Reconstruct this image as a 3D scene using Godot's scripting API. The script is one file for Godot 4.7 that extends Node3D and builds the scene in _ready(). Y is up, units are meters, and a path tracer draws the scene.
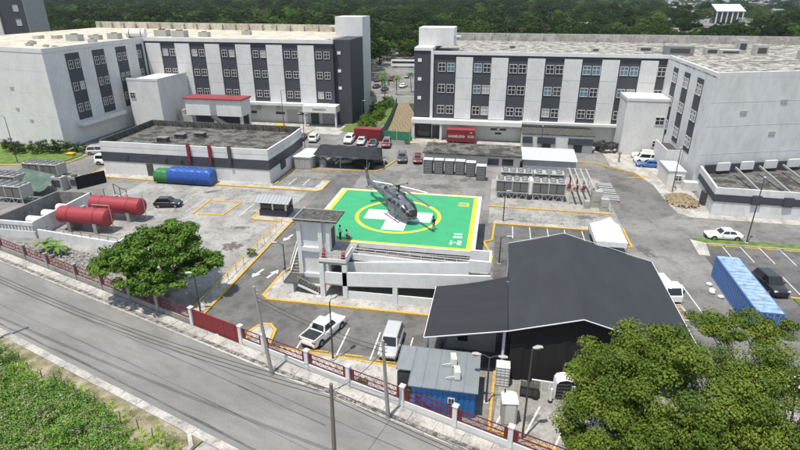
extends Node3D
# Aerial view of a hospital yard with a helipad. X runs along the site grid, D runs away from the viewer (z = -D), metres.

var M := {}
var T := {}
var used := {}
var cache := {}
var rng := RandomNumberGenerator.new()

static func V(x: float, y: float, d: float) -> Vector3:
	return Vector3(x, y, -d)


class B:
	var v := PackedVector3Array()
	var n := PackedVector3Array()
	var c := PackedColorArray()
	var col := Color(1, 1, 1)

	func tri(p: Vector3, q: Vector3, r: Vector3, np: Vector3, nq: Vector3, nr: Vector3) -> void:
		if (r - p).cross(q - p).dot(np + nq + nr) >= 0.0:
			v.append(p); v.append(q); v.append(r)
			n.append(np); n.append(nq); n.append(nr)
		else:
			v.append(p); v.append(r); v.append(q)
			n.append(np); n.append(nr); n.append(nq)
		c.append(col); c.append(col); c.append(col)

	func flat(p: Vector3, q: Vector3, r: Vector3, toward: Vector3) -> void:
		var m := (r - p).cross(q - p).normalized()
		if m.dot(toward) < 0.0:
			m = -m
		tri(p, q, r, m, m, m)

	func quad(p: Vector3, q: Vector3, r: Vector3, s: Vector3, toward: Vector3) -> void:
		var m := (r - p).cross(s - q).normalized()
		if m.dot(toward) < 0.0:
			m = -m
		tri(p, q, r, m, m, m)
		tri(p, r, s, m, m, m)

	func box(at: Vector3, size: Vector3, turn := Basis.IDENTITY) -> void:
		var h := size / 2.0
		for ax in 3:
			var u := (ax + 1) % 3
			var w := (ax + 2) % 3
			for sg in [-1.0, 1.0]:
				var m := Vector3.ZERO
				m[ax] = sg
				var q: Array[Vector3] = []
				for k in [[-1, -1], [1, -1], [1, 1], [-1, 1]]:
					var p := Vector3.ZERO
					p[ax] = h[ax] * sg
					p[u] = h[u] * k[0]
					p[w] = h[w] * k[1]
					q.append(at + turn * p)
				quad(q[0], q[1], q[2], q[3], turn * m)

	# box between X, y and D limits
	func blk(x0: float, x1: float, y0: float, y1: float, d0: float, d1: float) -> void:
		box(Vector3((x0 + x1) / 2, (y0 + y1) / 2, -(d0 + d1) / 2), Vector3(absf(x1 - x0), absf(y1 - y0), absf(d1 - d0)))

	# box from p to q with a square section
	func bar(p: Vector3, q: Vector3, wide: float, high: float) -> void:
		var f := q - p
		var l := f.length()
		f /= l
		var up := Vector3.UP if absf(f.y) < 0.98 else Vector3.RIGHT
		var s := f.cross(up).normalized()
		box((p + q) / 2, Vector3(l, high, wide), Basis(f, s.cross(f), s))

	func prism(pts: Array, y0: float, y1: float) -> void:
		var poly := PackedVector2Array()
		for p in pts:
			poly.append(Vector2(p[0], -p[1]))
		var idx := Geometry2D.triangulate_polygon(poly)
		for k in range(0, idx.size(), 3):
			for e in [[y1, Vector3.UP], [y0, Vector3.DOWN]]:
				var q: Array[Vector3] = []
				for j in 3:
					var w: Vector2 = poly[idx[k + j]]
					q.append(Vector3(w.x, e[0], w.y))
				flat(q[0], q[1], q[2], e[1])
		var area := 0.0
		for k in poly.size():
			var p2: Vector2 = poly[k]
			var q2: Vector2 = poly[(k + 1) % poly.size()]
			area += p2.x * q2.y - q2.x * p2.y
		for k in poly.size():
			var p2: Vector2 = poly[k]
			var q2: Vector2 = poly[(k + 1) % poly.size()]
			var e2 := q2 - p2
			var o := Vector3(e2.y, 0, -e2.x) * signf(area)
			quad(Vector3(p2.x, y0, p2.y), Vector3(q2.x, y0, q2.y), Vector3(q2.x, y1, q2.y), Vector3(p2.x, y1, p2.y), o)

	func sheet(pts: Array, y: float) -> void:
		var poly := PackedVector2Array()
		for p in pts:
			poly.append(Vector2(p[0], -p[1]))
		var idx := Geometry2D.triangulate_polygon(poly)
		for k in range(0, idx.size(), 3):
			var q: Array[Vector3] = []
			for j in 3:
				var w: Vector2 = poly[idx[k + j]]
				q.append(Vector3(w.x, y, w.y))
			flat(q[0], q[1], q[2], Vector3.UP)

	# wall or kerb along a path of [X, D] points
	func wall(pts: Array, wide: float, y0: float, y1: float) -> void:
		for k in pts.size() - 1:
			var p: Array = pts[k]
			var q: Array = pts[k + 1]
			var f := Vector2(q[0] - p[0], q[1] - p[1]).normalized() * wide / 2
			box(Vector3((p[0] + q[0]) / 2, (y0 + y1) / 2 + 0.001 * (k % 2), -(p[1] + q[1]) / 2), Vector3(Vector2(q[0] - p[0], q[1] - p[1]).length() + wide * 0.98, y1 - y0, wide), Basis(Vector3.UP, atan2(f.y, f.x)))

	func ring(at: Vector3, ax: Vector3, r: float, seg: int) -> Array:
		var up := Vector3.UP if absf(ax.y) < 0.9 else Vector3.RIGHT
		var s := ax.cross(up).normalized()
		var u := s.cross(ax)
		var o := []
		for k in seg:
			var t := TAU * k / seg
			o.append([at + (s * cos(t) + u * sin(t)) * r, s * cos(t) + u * sin(t)])
		return o

	func cyl(p: Vector3, q: Vector3, r0: float, r1: float, seg := 10, caps := true) -> void:
		var ax := (q - p).normalized()
		var a := ring(p, ax, r0, seg)
		var e := ring(q, ax, r1, seg)
		for k in seg:
			var j := (k + 1) % seg
			tri(a[k][0], a[j][0], e[j][0], a[k][1], a[j][1], e[j][1])
			tri(a[k][0], e[j][0], e[k][0], a[k][1], e[j][1], e[k][1])
			if caps:
				flat(p, a[k][0], a[j][0], -ax)
				flat(q, e[k][0], e[j][0], ax)

	func tube(pts: Array, r0: float, r1: float, seg := 6) -> void:
		for k in pts.size() - 1:
			var a := lerpf(r0, r1, float(k) / (pts.size() - 1))
			var e := lerpf(r0, r1, float(k + 1) / (pts.size() - 1))
			cyl(pts[k], pts[k + 1], a, e, seg, k == 0 or k == pts.size() - 2)

	func ball(at: Vector3, r: Vector3, seg := 10, rows := 6) -> void:
		for i in rows:
			var p0 := PI * i / rows - PI / 2
			var p1 := PI * (i + 1) / rows - PI / 2
			for k in seg:
				var t0 := TAU * k / seg
				var t1 := TAU * (k + 1) / seg
				var u := [Vector3(cos(p0) * cos(t0), sin(p0), cos(p0) * sin(t0)), Vector3(cos(p0) * cos(t1), sin(p0), cos(p0) * sin(t1)), Vector3(cos(p1) * cos(t1), sin(p1), cos(p1) * sin(t1)), Vector3(cos(p1) * cos(t0), sin(p1), cos(p1) * sin(t0))]
				if i > 0:
					tri(at + u[0] * r, at + u[1] * r, at + u[2] * r, u[0], u[1], u[2])
				else:
					tri(at + u[0] * r, at + u[3] * r, at + u[2] * r, u[0], u[3], u[2])
				if i > 0 and i < rows - 1:
					tri(at + u[0] * r, at + u[2] * r, at + u[3] * r, u[0], u[2], u[3])

	# rings of equal length, smooth; closed rings, capped ends
	func loft(rings: Array, caps := true, closed := true) -> void:
		var rows := rings.size()
		var m: int = rings[0].size()
		var mid := []
		for r in rings:
			var s := Vector3.ZERO
			for p in r:
				s += p
			mid.append(s / m)
		var nn := []
		for i in rows:
			var row := []
			for k in m:
				var a: Vector3 = rings[maxi(i - 1, 0)][k]
				var e: Vector3 = rings[mini(i + 1, rows - 1)][k]
				var kb := (k - 1 + m) % m if closed else maxi(k - 1, 0)
				var kf := (k + 1) % m if closed else mini(k + 1, m - 1)
				var g: Vector3 = rings[i][kb]
				var h: Vector3 = rings[i][kf]
				var w := (e - a).cross(h - g).normalized()
				if w.dot(rings[i][k] - mid[i]) < 0.0:
					w = -w
				row.append(w)
			nn.append(row)
		for i in rows - 1:
			for k in (m if closed else m - 1):
				var j := (k + 1) % m
				tri(rings[i][k], rings[i][j], rings[i + 1][j], nn[i][k], nn[i][j], nn[i + 1][j])
				tri(rings[i][k], rings[i + 1][j], rings[i + 1][k], nn[i][k], nn[i + 1][j], nn[i + 1][k])
		if caps:
			for e in [0, rows - 1]:
				var o: Vector3 = mid[e] - mid[1 if e == 0 else rows - 2]
				for k in m:
					flat(mid[e], rings[e][k], rings[e][(k + 1) % m], o)

	func mesh() -> ArrayMesh:
		var a := []
		a.resize(Mesh.ARRAY_MAX)
		a[Mesh.ARRAY_VERTEX] = v
		a[Mesh.ARRAY_NORMAL] = n
		a[Mesh.ARRAY_COLOR] = c
		var o := ArrayMesh.new()
		o.add_surface_from_arrays(Mesh.PRIMITIVE_TRIANGLES, a)
		return o


func numbered(called: String) -> String:
	used[called] = used.get(called, 0) + 1
	return called if used[called] == 1 else "%s_%03d" % [called, used[called] - 1]


func tag(o: Node, label: String, category: String, group := "") -> void:
	o.set_meta("label", label)
	o.set_meta("category", category)
	if group:
		o.set_meta("group", group)


# one named mesh; shape is a builder or a ready mesh
func obj(called: String, shape, m, parent: Node = self, at := Vector3.ZERO, turn := 0.0) -> MeshInstance3D:
	var o := MeshInstance3D.new()
	o.mesh = shape.mesh() if shape is B else shape
	o.material_override = M[m] if m is String else m
	o.name = numbered(called) if parent == self else called
	o.position = at
	o.rotation.y = turn
	parent.add_child(o, true)
	return o


func thing(called: String, label: String, category: String, at := Vector3.ZERO, turn := 0.0, group := "") -> Node3D:
	var o := Node3D.new()
	o.name = numbered(called)
	o.position = at
	o.rotation.y = turn
	add_child(o, true)
	tag(o, label, category, group)
	return o


func struct(called: String, shape, m, label := "") -> MeshInstance3D:
	var o := obj(called, shape, m)
	o.set_meta("kind", "structure")
	if label:
		o.set_meta("label", label)
	return o


func single(called: String, shape, m, label: String, category: String, group := "", at := Vector3.ZERO, turn := 0.0) -> MeshInstance3D:
	var o := obj(called, shape, m, self, at, turn)
	tag(o, label, category, group)
	return o


func copy(o: Node3D, at: Vector3, turn: float, label := "", base := "") -> Node3D:
	var c: Node3D = o.duplicate()
	c.name = numbered(base if base else String(o.name))
	add_child(c, true)
	c.position = at
	c.rotation.y = turn
	if label:
		c.set_meta("label", label)
	return c


# ---------- textures and materials
func noise_bytes(size: int, freq: float, sd: int, kind := 0) -> PackedByteArray:
	var f := FastNoiseLite.new()
	f.seed = sd
	f.noise_type = FastNoiseLite.TYPE_CELLULAR if kind == 1 else FastNoiseLite.TYPE_SIMPLEX_SMOOTH
	f.frequency = freq
	f.fractal_octaves = 4
	var im := f.get_seamless_image(size, size)
	im.convert(Image.FORMAT_L8)
	return im.get_data()


# product of grey layers; a layer is [frequency, low value, high value, edge a, edge b]: smoothstep(a, b) of the noise goes from low to high
func layered(key: String, size: int, layers: Array, sd: int) -> void:
	var total := PackedFloat32Array()
	total.resize(size * size)
	total.fill(1.0)
	for l in layers:
		sd += 7
		var d := noise_bytes(size, l[0], sd)
		var lut := PackedFloat32Array()
		for k in 256:
			lut.append(lerpf(l[1], l[2], smoothstep(l[3], l[4], k / 255.0)))
		for k in d.size():
			total[k] *= lut[d[k]]
	var out := PackedByteArray()
	out.resize(size * size)
	for k in out.size():
		out[k] = int(clampf(total[k], 0.0, 1.0) * 255.0)
	T[key] = ImageTexture.create_from_image(Image.create_from_data(size, size, false, Image.FORMAT_L8, out))


# colours picked along a ramp by noise
func ramped(key: String, size: int, freq: float, sd: int, cols: Array, speck := 0.0) -> void:
	var d := noise_bytes(size, freq, sd)
	var e := noise_bytes(size, 0.35, sd + 3)
	var out := PackedByteArray()
	out.resize(size * size * 3)
	for k in d.size():
		var t := clampf((d[k] / 255.0 + speck * (e[k] / 255.0 - 0.5)) * (cols.size() - 1), 0.0, cols.size() - 1.001)
		var q: Color = cols[int(t)].lerp(cols[int(t) + 1], t - int(t)).linear_to_srgb()
		out[k * 3] = int(clampf(q.r, 0, 1) * 255)
		out[k * 3 + 1] = int(clampf(q.g, 0, 1) * 255)
		out[k * 3 + 2] = int(clampf(q.b, 0, 1) * 255)
	T[key] = ImageTexture.create_from_image(Image.create_from_data(size, size, false, Image.FORMAT_RGB8, out))


func mat(key: String, c: Color, rough := 0.85, tex := "", scale := Vector3(0.1, 0.1, 0.1), metal := 0.0) -> StandardMaterial3D:
	var m := StandardMaterial3D.new()
	m.resource_name = key
	m.albedo_color = c.linear_to_srgb()
	m.roughness = rough
	m.metallic = metal
	if tex:
		m.albedo_texture = T[tex]
		m.uv1_triplanar = true
		m.uv1_world_triplanar = true
		m.uv1_scale = scale
	M[key] = m
	return m


# irregular blot with a ragged outline, see-through outside it
func stain(key: String, c: Color, sd: int) -> void:
	var d := noise_bytes(256, 0.02, sd)
	var e := noise_bytes(256, 0.12, sd + 1)
	var im := Image.create(256, 256, false, Image.FORMAT_RGBA8)
	var q := c.linear_to_srgb()
	for y in 256:
		for x in 256:
			var u := Vector2(x - 127.5, y - 127.5).length() / 127.5
			var f := d[y * 256 + x] / 255.0 * 0.9 + e[y * 256 + x] / 255.0 * 0.5 - u * 1.05
			im.set_pixel(x, y, Color(q.r, q.g, q.b, clampf((f - 0.12) * 5.0, 0.0, 0.62)))
	var m := StandardMaterial3D.new()
	m.resource_name = key
	m.albedo_texture = ImageTexture.create_from_image(im)
	m.transparency = BaseMaterial3D.TRANSPARENCY_ALPHA
	m.roughness = 0.8
	M[key] = m


func blot(x: float, d: float, w: float, l: float, turn: float, m: String) -> void:
	var pm := PlaneMesh.new()
	pm.size = Vector2(w, l)
	var o := struct("ground_stain", pm, m)
	o.position = V(x, 0.013, d)
	o.rotation.y = turn


func leafy(key: String, c: Color, back := 0.35) -> void:
	var m := mat(key, c, 0.6)
	m.vertex_color_use_as_albedo = true
	m.backlight_enabled = true
	m.backlight = Color(back, back, back * 0.5)
	m.metallic_specular = 0.25


func grey(g: float) -> Color:
	return Color(g, g, g)


func make_materials() -> void:
	layered("asphalt", 1024, [[0.003, 0.84, 1.0, 0.2, 0.8], [0.014, 0.88, 1.0, 0.2, 0.5], [0.05, 0.93, 1.0, 0.2, 0.7], [0.3, 0.88, 1.0, 0.2, 0.8]], 11)
	layered("concrete", 1024, [[0.005, 0.88, 1.0, 0.25, 0.7], [0.015, 0.86, 1.0, 0.2, 0.45], [0.05, 0.92, 1.0, 0.25, 0.7], [0.3, 0.92, 1.0, 0.2, 0.8]], 31)
	layered("street", 1024, [[0.006, 0.9, 1.0, 0.2, 0.8], [0.02, 0.95, 1.0, 0.2, 0.7], [0.3, 0.9, 1.0, 0.2, 0.8]], 211)
	layered("wall", 512, [[0.01, 0.965, 1.0, 0.2, 0.7], [0.05, 0.97, 1.0, 0.2, 0.6], [0.3, 0.965, 1.0, 0.2, 0.8]], 51)
	layered("streak", 512, [[0.006, 0.95, 1.0, 0.22, 0.6], [0.03, 0.95, 1.0, 0.25, 0.6]], 71)
	layered("dirty", 1024, [[0.006, 0.62, 1.0, 0.25, 0.65], [0.02, 0.7, 1.0, 0.2, 0.55], [0.08, 0.7, 1.0, 0.2, 0.6], [0.3, 0.8, 1.0, 0.2, 0.8]], 91)
	layered("fabric", 512, [[0.008, 0.901, 1, 0.2, 0.8], [0.25, 0.917, 1, 0.2, 0.8]], 111)
	layered("fine", 256, [[0.3, 0.890, 1, 0.1, 0.9], [0.03, 0.945, 1, 0.2, 0.8]], 131)
	ramped("soil", 512, 0.012, 151, [Color(0.08, 0.09, 0.035), Color(0.17, 0.15, 0.085), Color(0.30, 0.26, 0.19), Color(0.42, 0.38, 0.31)], 0.9)
	ramped("lawn", 512, 0.012, 171, [Color(0.04, 0.09, 0.015), Color(0.09, 0.15, 0.025), Color(0.16, 0.2, 0.05)], 0.7)
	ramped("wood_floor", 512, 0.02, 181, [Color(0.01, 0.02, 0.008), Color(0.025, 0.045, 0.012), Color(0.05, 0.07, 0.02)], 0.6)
	ramped("camo", 256, 0.02, 191, [Color(0.028, 0.034, 0.045), Color(0.085, 0.10, 0.12), Color(0.17, 0.19, 0.215)], 0.1)
	ramped("rust", 512, 0.012, 201, [Color(0.20, 0.08, 0.04), Color(0.25, 0.34, 0.5), Color(0.30, 0.46, 0.68), Color(0.36, 0.52, 0.72), Color(0.5, 0.62, 0.78)], 0.3)

	mat("asphalt", Color(0.245, 0.242, 0.238), 0.9, "asphalt", Vector3.ONE * 0.022)
	mat("asphalt_mid", Color(0.175, 0.173, 0.17), 0.9, "asphalt", Vector3.ONE * 0.027)
	mat("asphalt_dark", Color(0.145, 0.145, 0.15), 0.9, "asphalt", Vector3.ONE * 0.031)
	mat("asphalt_street", Color(0.225, 0.223, 0.22), 0.88, "street", Vector3(0.014, 0.05, 0.05)).uv1_world_triplanar = false
	mat("concrete", Color(0.345, 0.338, 0.325), 0.9, "concrete", Vector3.ONE * 0.037)
	mat("concrete_pale", Color(0.47, 0.455, 0.43), 0.9, "concrete", Vector3.ONE * 0.06)
	mat("concrete_grey", Color(0.235, 0.232, 0.225), 0.9, "concrete", Vector3.ONE * 0.045)
	mat("soil", Color(0.9, 0.9, 0.9), 0.95, "soil", Vector3.ONE * 0.09)
	mat("lawn", Color(1, 1, 1), 0.95, "lawn", Vector3.ONE * 0.11)
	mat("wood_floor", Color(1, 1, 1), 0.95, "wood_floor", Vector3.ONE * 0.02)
	mat("sand", Color(0.50, 0.40, 0.25), 0.95, "dirty", Vector3.ONE * 0.3)
	mat("rubble", Color(0.42, 0.40, 0.375), 0.95, "dirty", Vector3.ONE * 0.25)
	mat("white_wall", Color(0.62, 0.625, 0.63), 0.8, "wall", Vector3(0.06, 0.03, 0.06))
	mat("white_stained", Color(0.60, 0.61, 0.622), 0.8, "streak", Vector3(0.05, 0.02, 0.05))
	mat("light_grey_wall", Color(0.60, 0.60, 0.58), 0.8, "wall", Vector3(0.1, 0.05, 0.1))
	mat("grey_metal_wall", Color(0.30, 0.31, 0.325), 0.6, "wall", Vector3(0.2, 0.1, 0.2))
	mat("navy_wall", Color(0.05, 0.053, 0.068), 0.7, "wall", Vector3(0.08, 0.04, 0.08))
	mat("ramp_paint", Color(0.66, 0.675, 0.685), 0.75, "wall", Vector3(0.15, 0.07, 0.15))
	mat("roof_cream", Color(0.60, 0.555, 0.46), 0.85, "concrete", Vector3.ONE * 0.035)
	mat("roof_dirty", Color(0.60, 0.575, 0.53), 0.9, "dirty", Vector3.ONE * 0.06)
	mat("roof_grey", Color(0.20, 0.195, 0.185), 0.9, "dirty", Vector3.ONE * 0.05)
	mat("parapet_dirty", Color(0.16, 0.155, 0.145), 0.9, "dirty", Vector3(0.3, 0.1, 0.3))
	mat("white_paint", Color(0.8, 0.8, 0.78), 0.7, "fine", Vector3.ONE * 0.5)
	mat("worn_white", Color(0.72, 0.72, 0.70), 0.85, "concrete", Vector3.ONE * 0.5)
	mat("frame_white", Color(0.58, 0.58, 0.57), 0.6)
	mat("yellow_paint", Color(0.68, 0.42, 0.035), 0.75, "fine", Vector3.ONE * 0.6)
	mat("worn_yellow", Color(0.70, 0.43, 0.07), 0.85, "concrete", Vector3.ONE * 0.4)
	mat("pad_green", Color(0.035, 0.33, 0.145), 0.6, "wall", Vector3.ONE * 0.08)
	mat("pad_yellow", Color(0.78, 0.55, 0.03), 0.6, "wall", Vector3.ONE * 0.2)
	mat("pad_white", Color(0.82, 0.82, 0.82), 0.6, "wall", Vector3.ONE * 0.2)
	mat("red_roof", Color(0.26, 0.04, 0.05), 0.6, "wall", Vector3.ONE * 0.2)
	mat("red_metal", Color(0.20, 0.016, 0.022), 0.55, "wall", Vector3.ONE * 0.3)
	mat("fence_red", Color(0.12, 0.010, 0.020), 0.55)
	mat("red_tank", Color(0.29, 0.030, 0.042), 0.5, "wall", Vector3.ONE * 0.3)
	mat("blue_metal", Color(0.03, 0.16, 0.44), 0.5, "wall", Vector3.ONE * 0.3)
	mat("blue_container", Color(0.075, 0.17, 0.40), 0.55, "streak", Vector3(0.4, 0.12, 0.4))
	mat("container_roof", Color(0.75, 0.75, 0.75), 0.6, "rust", Vector3.ONE * 0.17)
	mat("zinc", Color(0.42, 0.44, 0.45), 0.45, "streak", Vector3(0.5, 0.1, 0.1), 0.5)
	mat("zinc_dull", Color(0.22, 0.245, 0.26), 0.6, "wall", Vector3(0.3, 0.3, 0.1), 0.3)
	mat("sheet_roof", Color(0.50, 0.54, 0.58), 0.5, "wall", Vector3(0.3, 0.3, 0.1))
	mat("steel", Color(0.45, 0.45, 0.44), 0.5, "fine", Vector3.ONE * 0.7, 0.4)
	mat("steel_dark", Color(0.07, 0.07, 0.072), 0.6, "fine", Vector3.ONE * 0.7)
	mat("machine", Color(0.38, 0.375, 0.36), 0.6, "wall", Vector3.ONE * 0.4)
	mat("machine_dark", Color(0.065, 0.065, 0.067), 0.7, "fine", Vector3.ONE * 1.0)
	mat("coil", Color(0.15, 0.15, 0.152), 0.7, "fine", Vector3.ONE)
	stain("oil_stain", Color(0.10, 0.085, 0.07), 261)
	stain("damp_stain", Color(0.12, 0.12, 0.118), 271)
	mat("canopy", Color(0.026, 0.030, 0.037), 0.7, "fabric", Vector3(0.12, 0.12, 0.03))
	mat("canopy_low", Color(0.019, 0.022, 0.028), 0.8, "fabric", Vector3(0.03, 0.12, 0.2))
	mat("black_mesh", Color(0.012, 0.012, 0.014), 0.95, "fine", Vector3.ONE)
	mat("black_plastic", Color(0.016, 0.016, 0.018), 0.35, "fabric", Vector3.ONE * 0.3)
	mat("blue_tarp", Color(0.026, 0.11, 0.46), 0.42, "concrete", Vector3.ONE * 0.3)
	mat("green_tarp", Color(0.035, 0.20, 0.05), 0.5, "fabric", Vector3.ONE * 0.3)
	mat("teal_tarp", Color(0.065, 0.12, 0.095), 0.6, "fabric", Vector3.ONE * 0.3)
	mat("green_net", Color(0.03, 0.22, 0.13), 0.7, "fabric", Vector3.ONE * 0.4)
	mat("white_fabric", Color(0.8, 0.8, 0.82), 0.7, "wall", Vector3.ONE * 0.3)
	mat("wood_pole", Color(0.16, 0.14, 0.12), 0.9, "streak", Vector3(2.0, 0.2, 2.0))
	mat("concrete_pole", Color(0.30, 0.29, 0.27), 0.9, "streak", Vector3(2.0, 0.2, 2.0))
	mat("bark", Color(0.15, 0.12, 0.085), 0.95, "streak", Vector3(1.0, 0.3, 1.0))
	mat("bark_pale", Color(0.24, 0.215, 0.18), 0.95, "streak", Vector3(1.0, 0.3, 1.0))
	mat("rubber", grey(0.012), 0.8)
	mat("rim", grey(0.35), 0.35, "", Vector3.ONE, 0.7)
	mat("plastic_black", grey(0.02), 0.5)
	mat("glass", Color(0.012, 0.015, 0.018), 0.06).metallic_specular = 0.6
	mat("pane_dark", Color(0.025, 0.03, 0.038), 0.08).metallic_specular = 0.6
	mat("pane_blue", Color(0.10, 0.18, 0.25), 0.12).metallic_specular = 0.6
	mat("pane_curtain", Color(0.36, 0.36, 0.36), 0.25)
	mat("lamp_glass", grey(0.7), 0.2)
	mat("red_lens", Color(0.3, 0.01, 0.01), 0.2)
	mat("cable", grey(0.015), 0.6)
	mat("paint_orange", Color(0.7, 0.16, 0.02), 0.5)
	mat("lavender", Color(0.50, 0.48, 0.62), 0.6)
	mat("heli_camo", Color(1, 1, 1), 0.45, "camo", Vector3.ONE * 0.28)
	mat("heli_black", grey(0.012), 0.4)
	mat("heli_blade", Color(0.10, 0.11, 0.115), 0.5)
	var sk := mat("body", Color(1, 1, 1), 0.8)
	sk.vertex_color_use_as_albedo = true
	for p in [["car_white", Color(0.78, 0.78, 0.77)], ["car_silver", Color(0.40, 0.41, 0.42)], ["car_black", Color(0.010, 0.010, 0.012)], ["car_dark", Color(0.035, 0.04, 0.05)], ["car_red", Color(0.13, 0.012, 0.02)], ["car_blue", Color(0.03, 0.12, 0.38)], ["car_grey", Color(0.16, 0.165, 0.17)], ["car_beige", Color(0.42, 0.42, 0.38)]]:
		var m := mat(p[0], p[1], 0.35)
		m.clearcoat_enabled = true
		m.clearcoat = 0.7
		m.clearcoat_roughness = 0.08
	leafy("leaf", Color(1, 1, 1))
	leafy("leaf_far", Color(1, 1, 1), 0.2)
	leafy("leaf_far_dim", Color(0.55, 0.55, 0.55), 0.2)
	leafy("leaf_far_mid", Color(0.8, 0.8, 0.75), 0.2)


const ORD := ["first", "second", "third", "fourth", "fifth", "sixth", "seventh", "eighth", "ninth", "tenth", "eleventh", "twelfth", "thirteenth", "fourteenth", "fifteenth", "sixteenth"]


# ---------- builders of repeated things
func make_car(kind: String, paint: String, label: String, x: float, d: float, heading: float, group := "", y := 0.0) -> Node3D:
	var category := "car"
	var called := "parked_car"
	if kind == "pickup":
		category = "pickup"
		called = "pickup_truck"
	elif kind == "van" or kind == "minibus":
		category = "van"
		called = "parked_van"
	var t := thing(called, label, category, V(x, y, d), deg_to_rad(heading), group)
	#        L    W     H    belt  hood  front base/top, rear top/base
	var S = {
		"sedan": [4.55, 1.78, 1.42, 0.90, 0.86, 0.85, 0.18, -0.95, -1.60],
		"hatch": [4.05, 1.72, 1.50, 0.95, 0.92, 0.95, 0.30, -1.35, -1.80],
		"suv": [4.60, 1.88, 1.76, 1.08, 1.04, 1.05, 0.45, -1.75, -2.10],
		"van": [4.60, 1.80, 1.78, 1.02, 0.96, 1.45, 0.70, -1.80, -2.15],
		"minibus": [5.00, 1.85, 2.00, 1.15, 1.10, 2.05, 1.45, -2.20, -2.40],
		"pickup": [5.25, 1.86, 1.78, 1.06, 1.04, 1.10, 0.50, -0.72, -0.98]}[kind]
	var L: float = S[0]
	var hw: float = S[1] / 2
	var H: float = S[2]
	var belt: float = S[3]
	var hood: float = S[4]
	var key := "car_" + kind
	if not cache.has(key):
		var part := {}
		var b := B.new()
		var rear := belt - (0.0 if kind in ["suv", "van", "minibus", "hatch", "pickup"] else 0.02)
		# station: x, top height, half width, bottom
		var st := [[L / 2, hood - 0.30, hw * 0.78, 0.42], [L / 2 - 0.10, hood - 0.16, hw * 0.90, 0.26], [L / 2 - 0.45, hood - 0.06, hw * 0.98, 0.22], [S[5] + 0.1, hood, hw, 0.22], [S[5] - 0.4, belt, hw, 0.22], [0.0, belt, hw, 0.22], [S[8] + 0.3, belt, hw, 0.22], [-L / 2 + 0.35, rear, hw * 0.98, 0.24], [-L / 2 + 0.07, rear - 0.08, hw * 0.92, 0.30], [-L / 2, rear - 0.25, hw * 0.84, 0.42]]
		var rings := []
		for s in st:
			var tp: float = s[1]
			var w: float = s[2]
			var lo: float = s[3]
			var half := [[w * 0.90, lo], [w * 0.985, lo + 0.12], [w, lo + (tp - lo) * 0.5], [w * 0.975, tp - 0.14], [w * 0.90, tp - 0.025], [w * 0.5, tp + 0.02]]
			var r := []
			for q in half:
				r.append(Vector3(s[0], q[1], q[0]))
			for k in range(half.size() - 1, -1, -1):
				r.append(Vector3(s[0], half[k][1], -half[k][0]))
			rings.append(r)
		b.loft(rings)
		# cabin: base ring, shoulder ring and crowned roof
		var wb := hw * 0.90
		var wt := hw * 0.74
		var yt := H - 0.05
		var base := [Vector3(S[5], hood - 0.02, wb), Vector3(S[5], hood - 0.02, -wb), Vector3(S[8], belt - 0.02, -wb), Vector3(S[8], belt - 0.02, wb)]
		var top := [Vector3(S[6], yt, wt), Vector3(S[6], yt, -wt), Vector3(S[7], yt, -wt), Vector3(S[7], yt, wt)]
		var mid := Vector3((S[6] + S[7]) / 2, 0.6, 0)
		var crown := []
		for p in top:
			crown.append(Vector3(mid.x + (p.x - mid.x) * 0.86, H, p.z * 0.82))
		for k in 4:
			var j := (k + 1) % 4
			var o: Vector3 = (base[k] + base[j] + top[k]) / 3 - mid
			b.quad(base[k], base[j], top[j], top[k], o)
			b.quad(top[k], top[j], crown[j], crown[k], o + Vector3.UP * 4)
		b.quad(crown[0], crown[1], crown[2], crown[3], Vector3.UP)
		part.body = b.mesh()
		# glass panes a little proud of the cabin faces
		var panes := []
		for k in 4:
			var j := (k + 1) % 4
			var p: Vector3 = base[k]
			var q: Vector3 = base[j]
			var e: Vector3 = top[j]
			var f: Vector3 = top[k]
			var o := (e - p).cross(f - q).normalized()
			if o.dot((p + e) / 2 - mid) < 0:
				o = -o
			var cuts := [[0.07, 0.93]] if k % 2 == 0 else ([[0.06, 0.5], [0.54, 0.95]] if kind != "pickup" else [[0.06, 0.52], [0.56, 0.94]])
			for cut in cuts:
				var g := B.new()
				var uv := func(u: float, w: float) -> Vector3: return p.lerp(q, u).lerp(f.lerp(e, u), w) + o * 0.012
				g.quad(uv.call(cut[0], 0.16), uv.call(cut[1], 0.16), uv.call(cut[1], 0.9), uv.call(cut[0], 0.9), o)
				panes.append([["windscreen", "side_window", "rear_window", "side_window"][k], g.mesh()])
		part.panes = panes
		var wy := 0.32 if kind in ["sedan", "hatch", "van"] else 0.36
		b = B.new()
		b.cyl(Vector3(0, 0, -0.11), Vector3(0, 0, 0.11), wy, wy, 16)
		part.tyre = b.mesh()
		b = B.new()
		b.cyl(Vector3(0, 0, -0.115), Vector3(0, 0, 0.115), wy * 0.62, wy * 0.58, 12)
		part.rim = b.mesh()
		b = B.new()
		b.cyl(Vector3(0, 0, -0.1), Vector3(0, 0, 0.10), wy + 0.07, wy + 0.07, 16)
		part.arch = b.mesh()
		b = B.new()
		b.box(Vector3.ZERO, Vector3(0.16, 0.15, 0.32))
		part.lamp = b.mesh()
		b = B.new()
		b.box(Vector3.ZERO, Vector3(0.12, 0.14, 0.16))
		part.mirror = b.mesh()
		b = B.new()
		b.box(Vector3(L / 2 - 0.02, 0.42, 0), Vector3(0.12, 0.16, hw * 1.4))
		b.box(Vector3(-L / 2 + 0.02, 0.45, 0), Vector3(0.12, 0.14, hw * 1.4))
		part.bumper = b.mesh()
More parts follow.
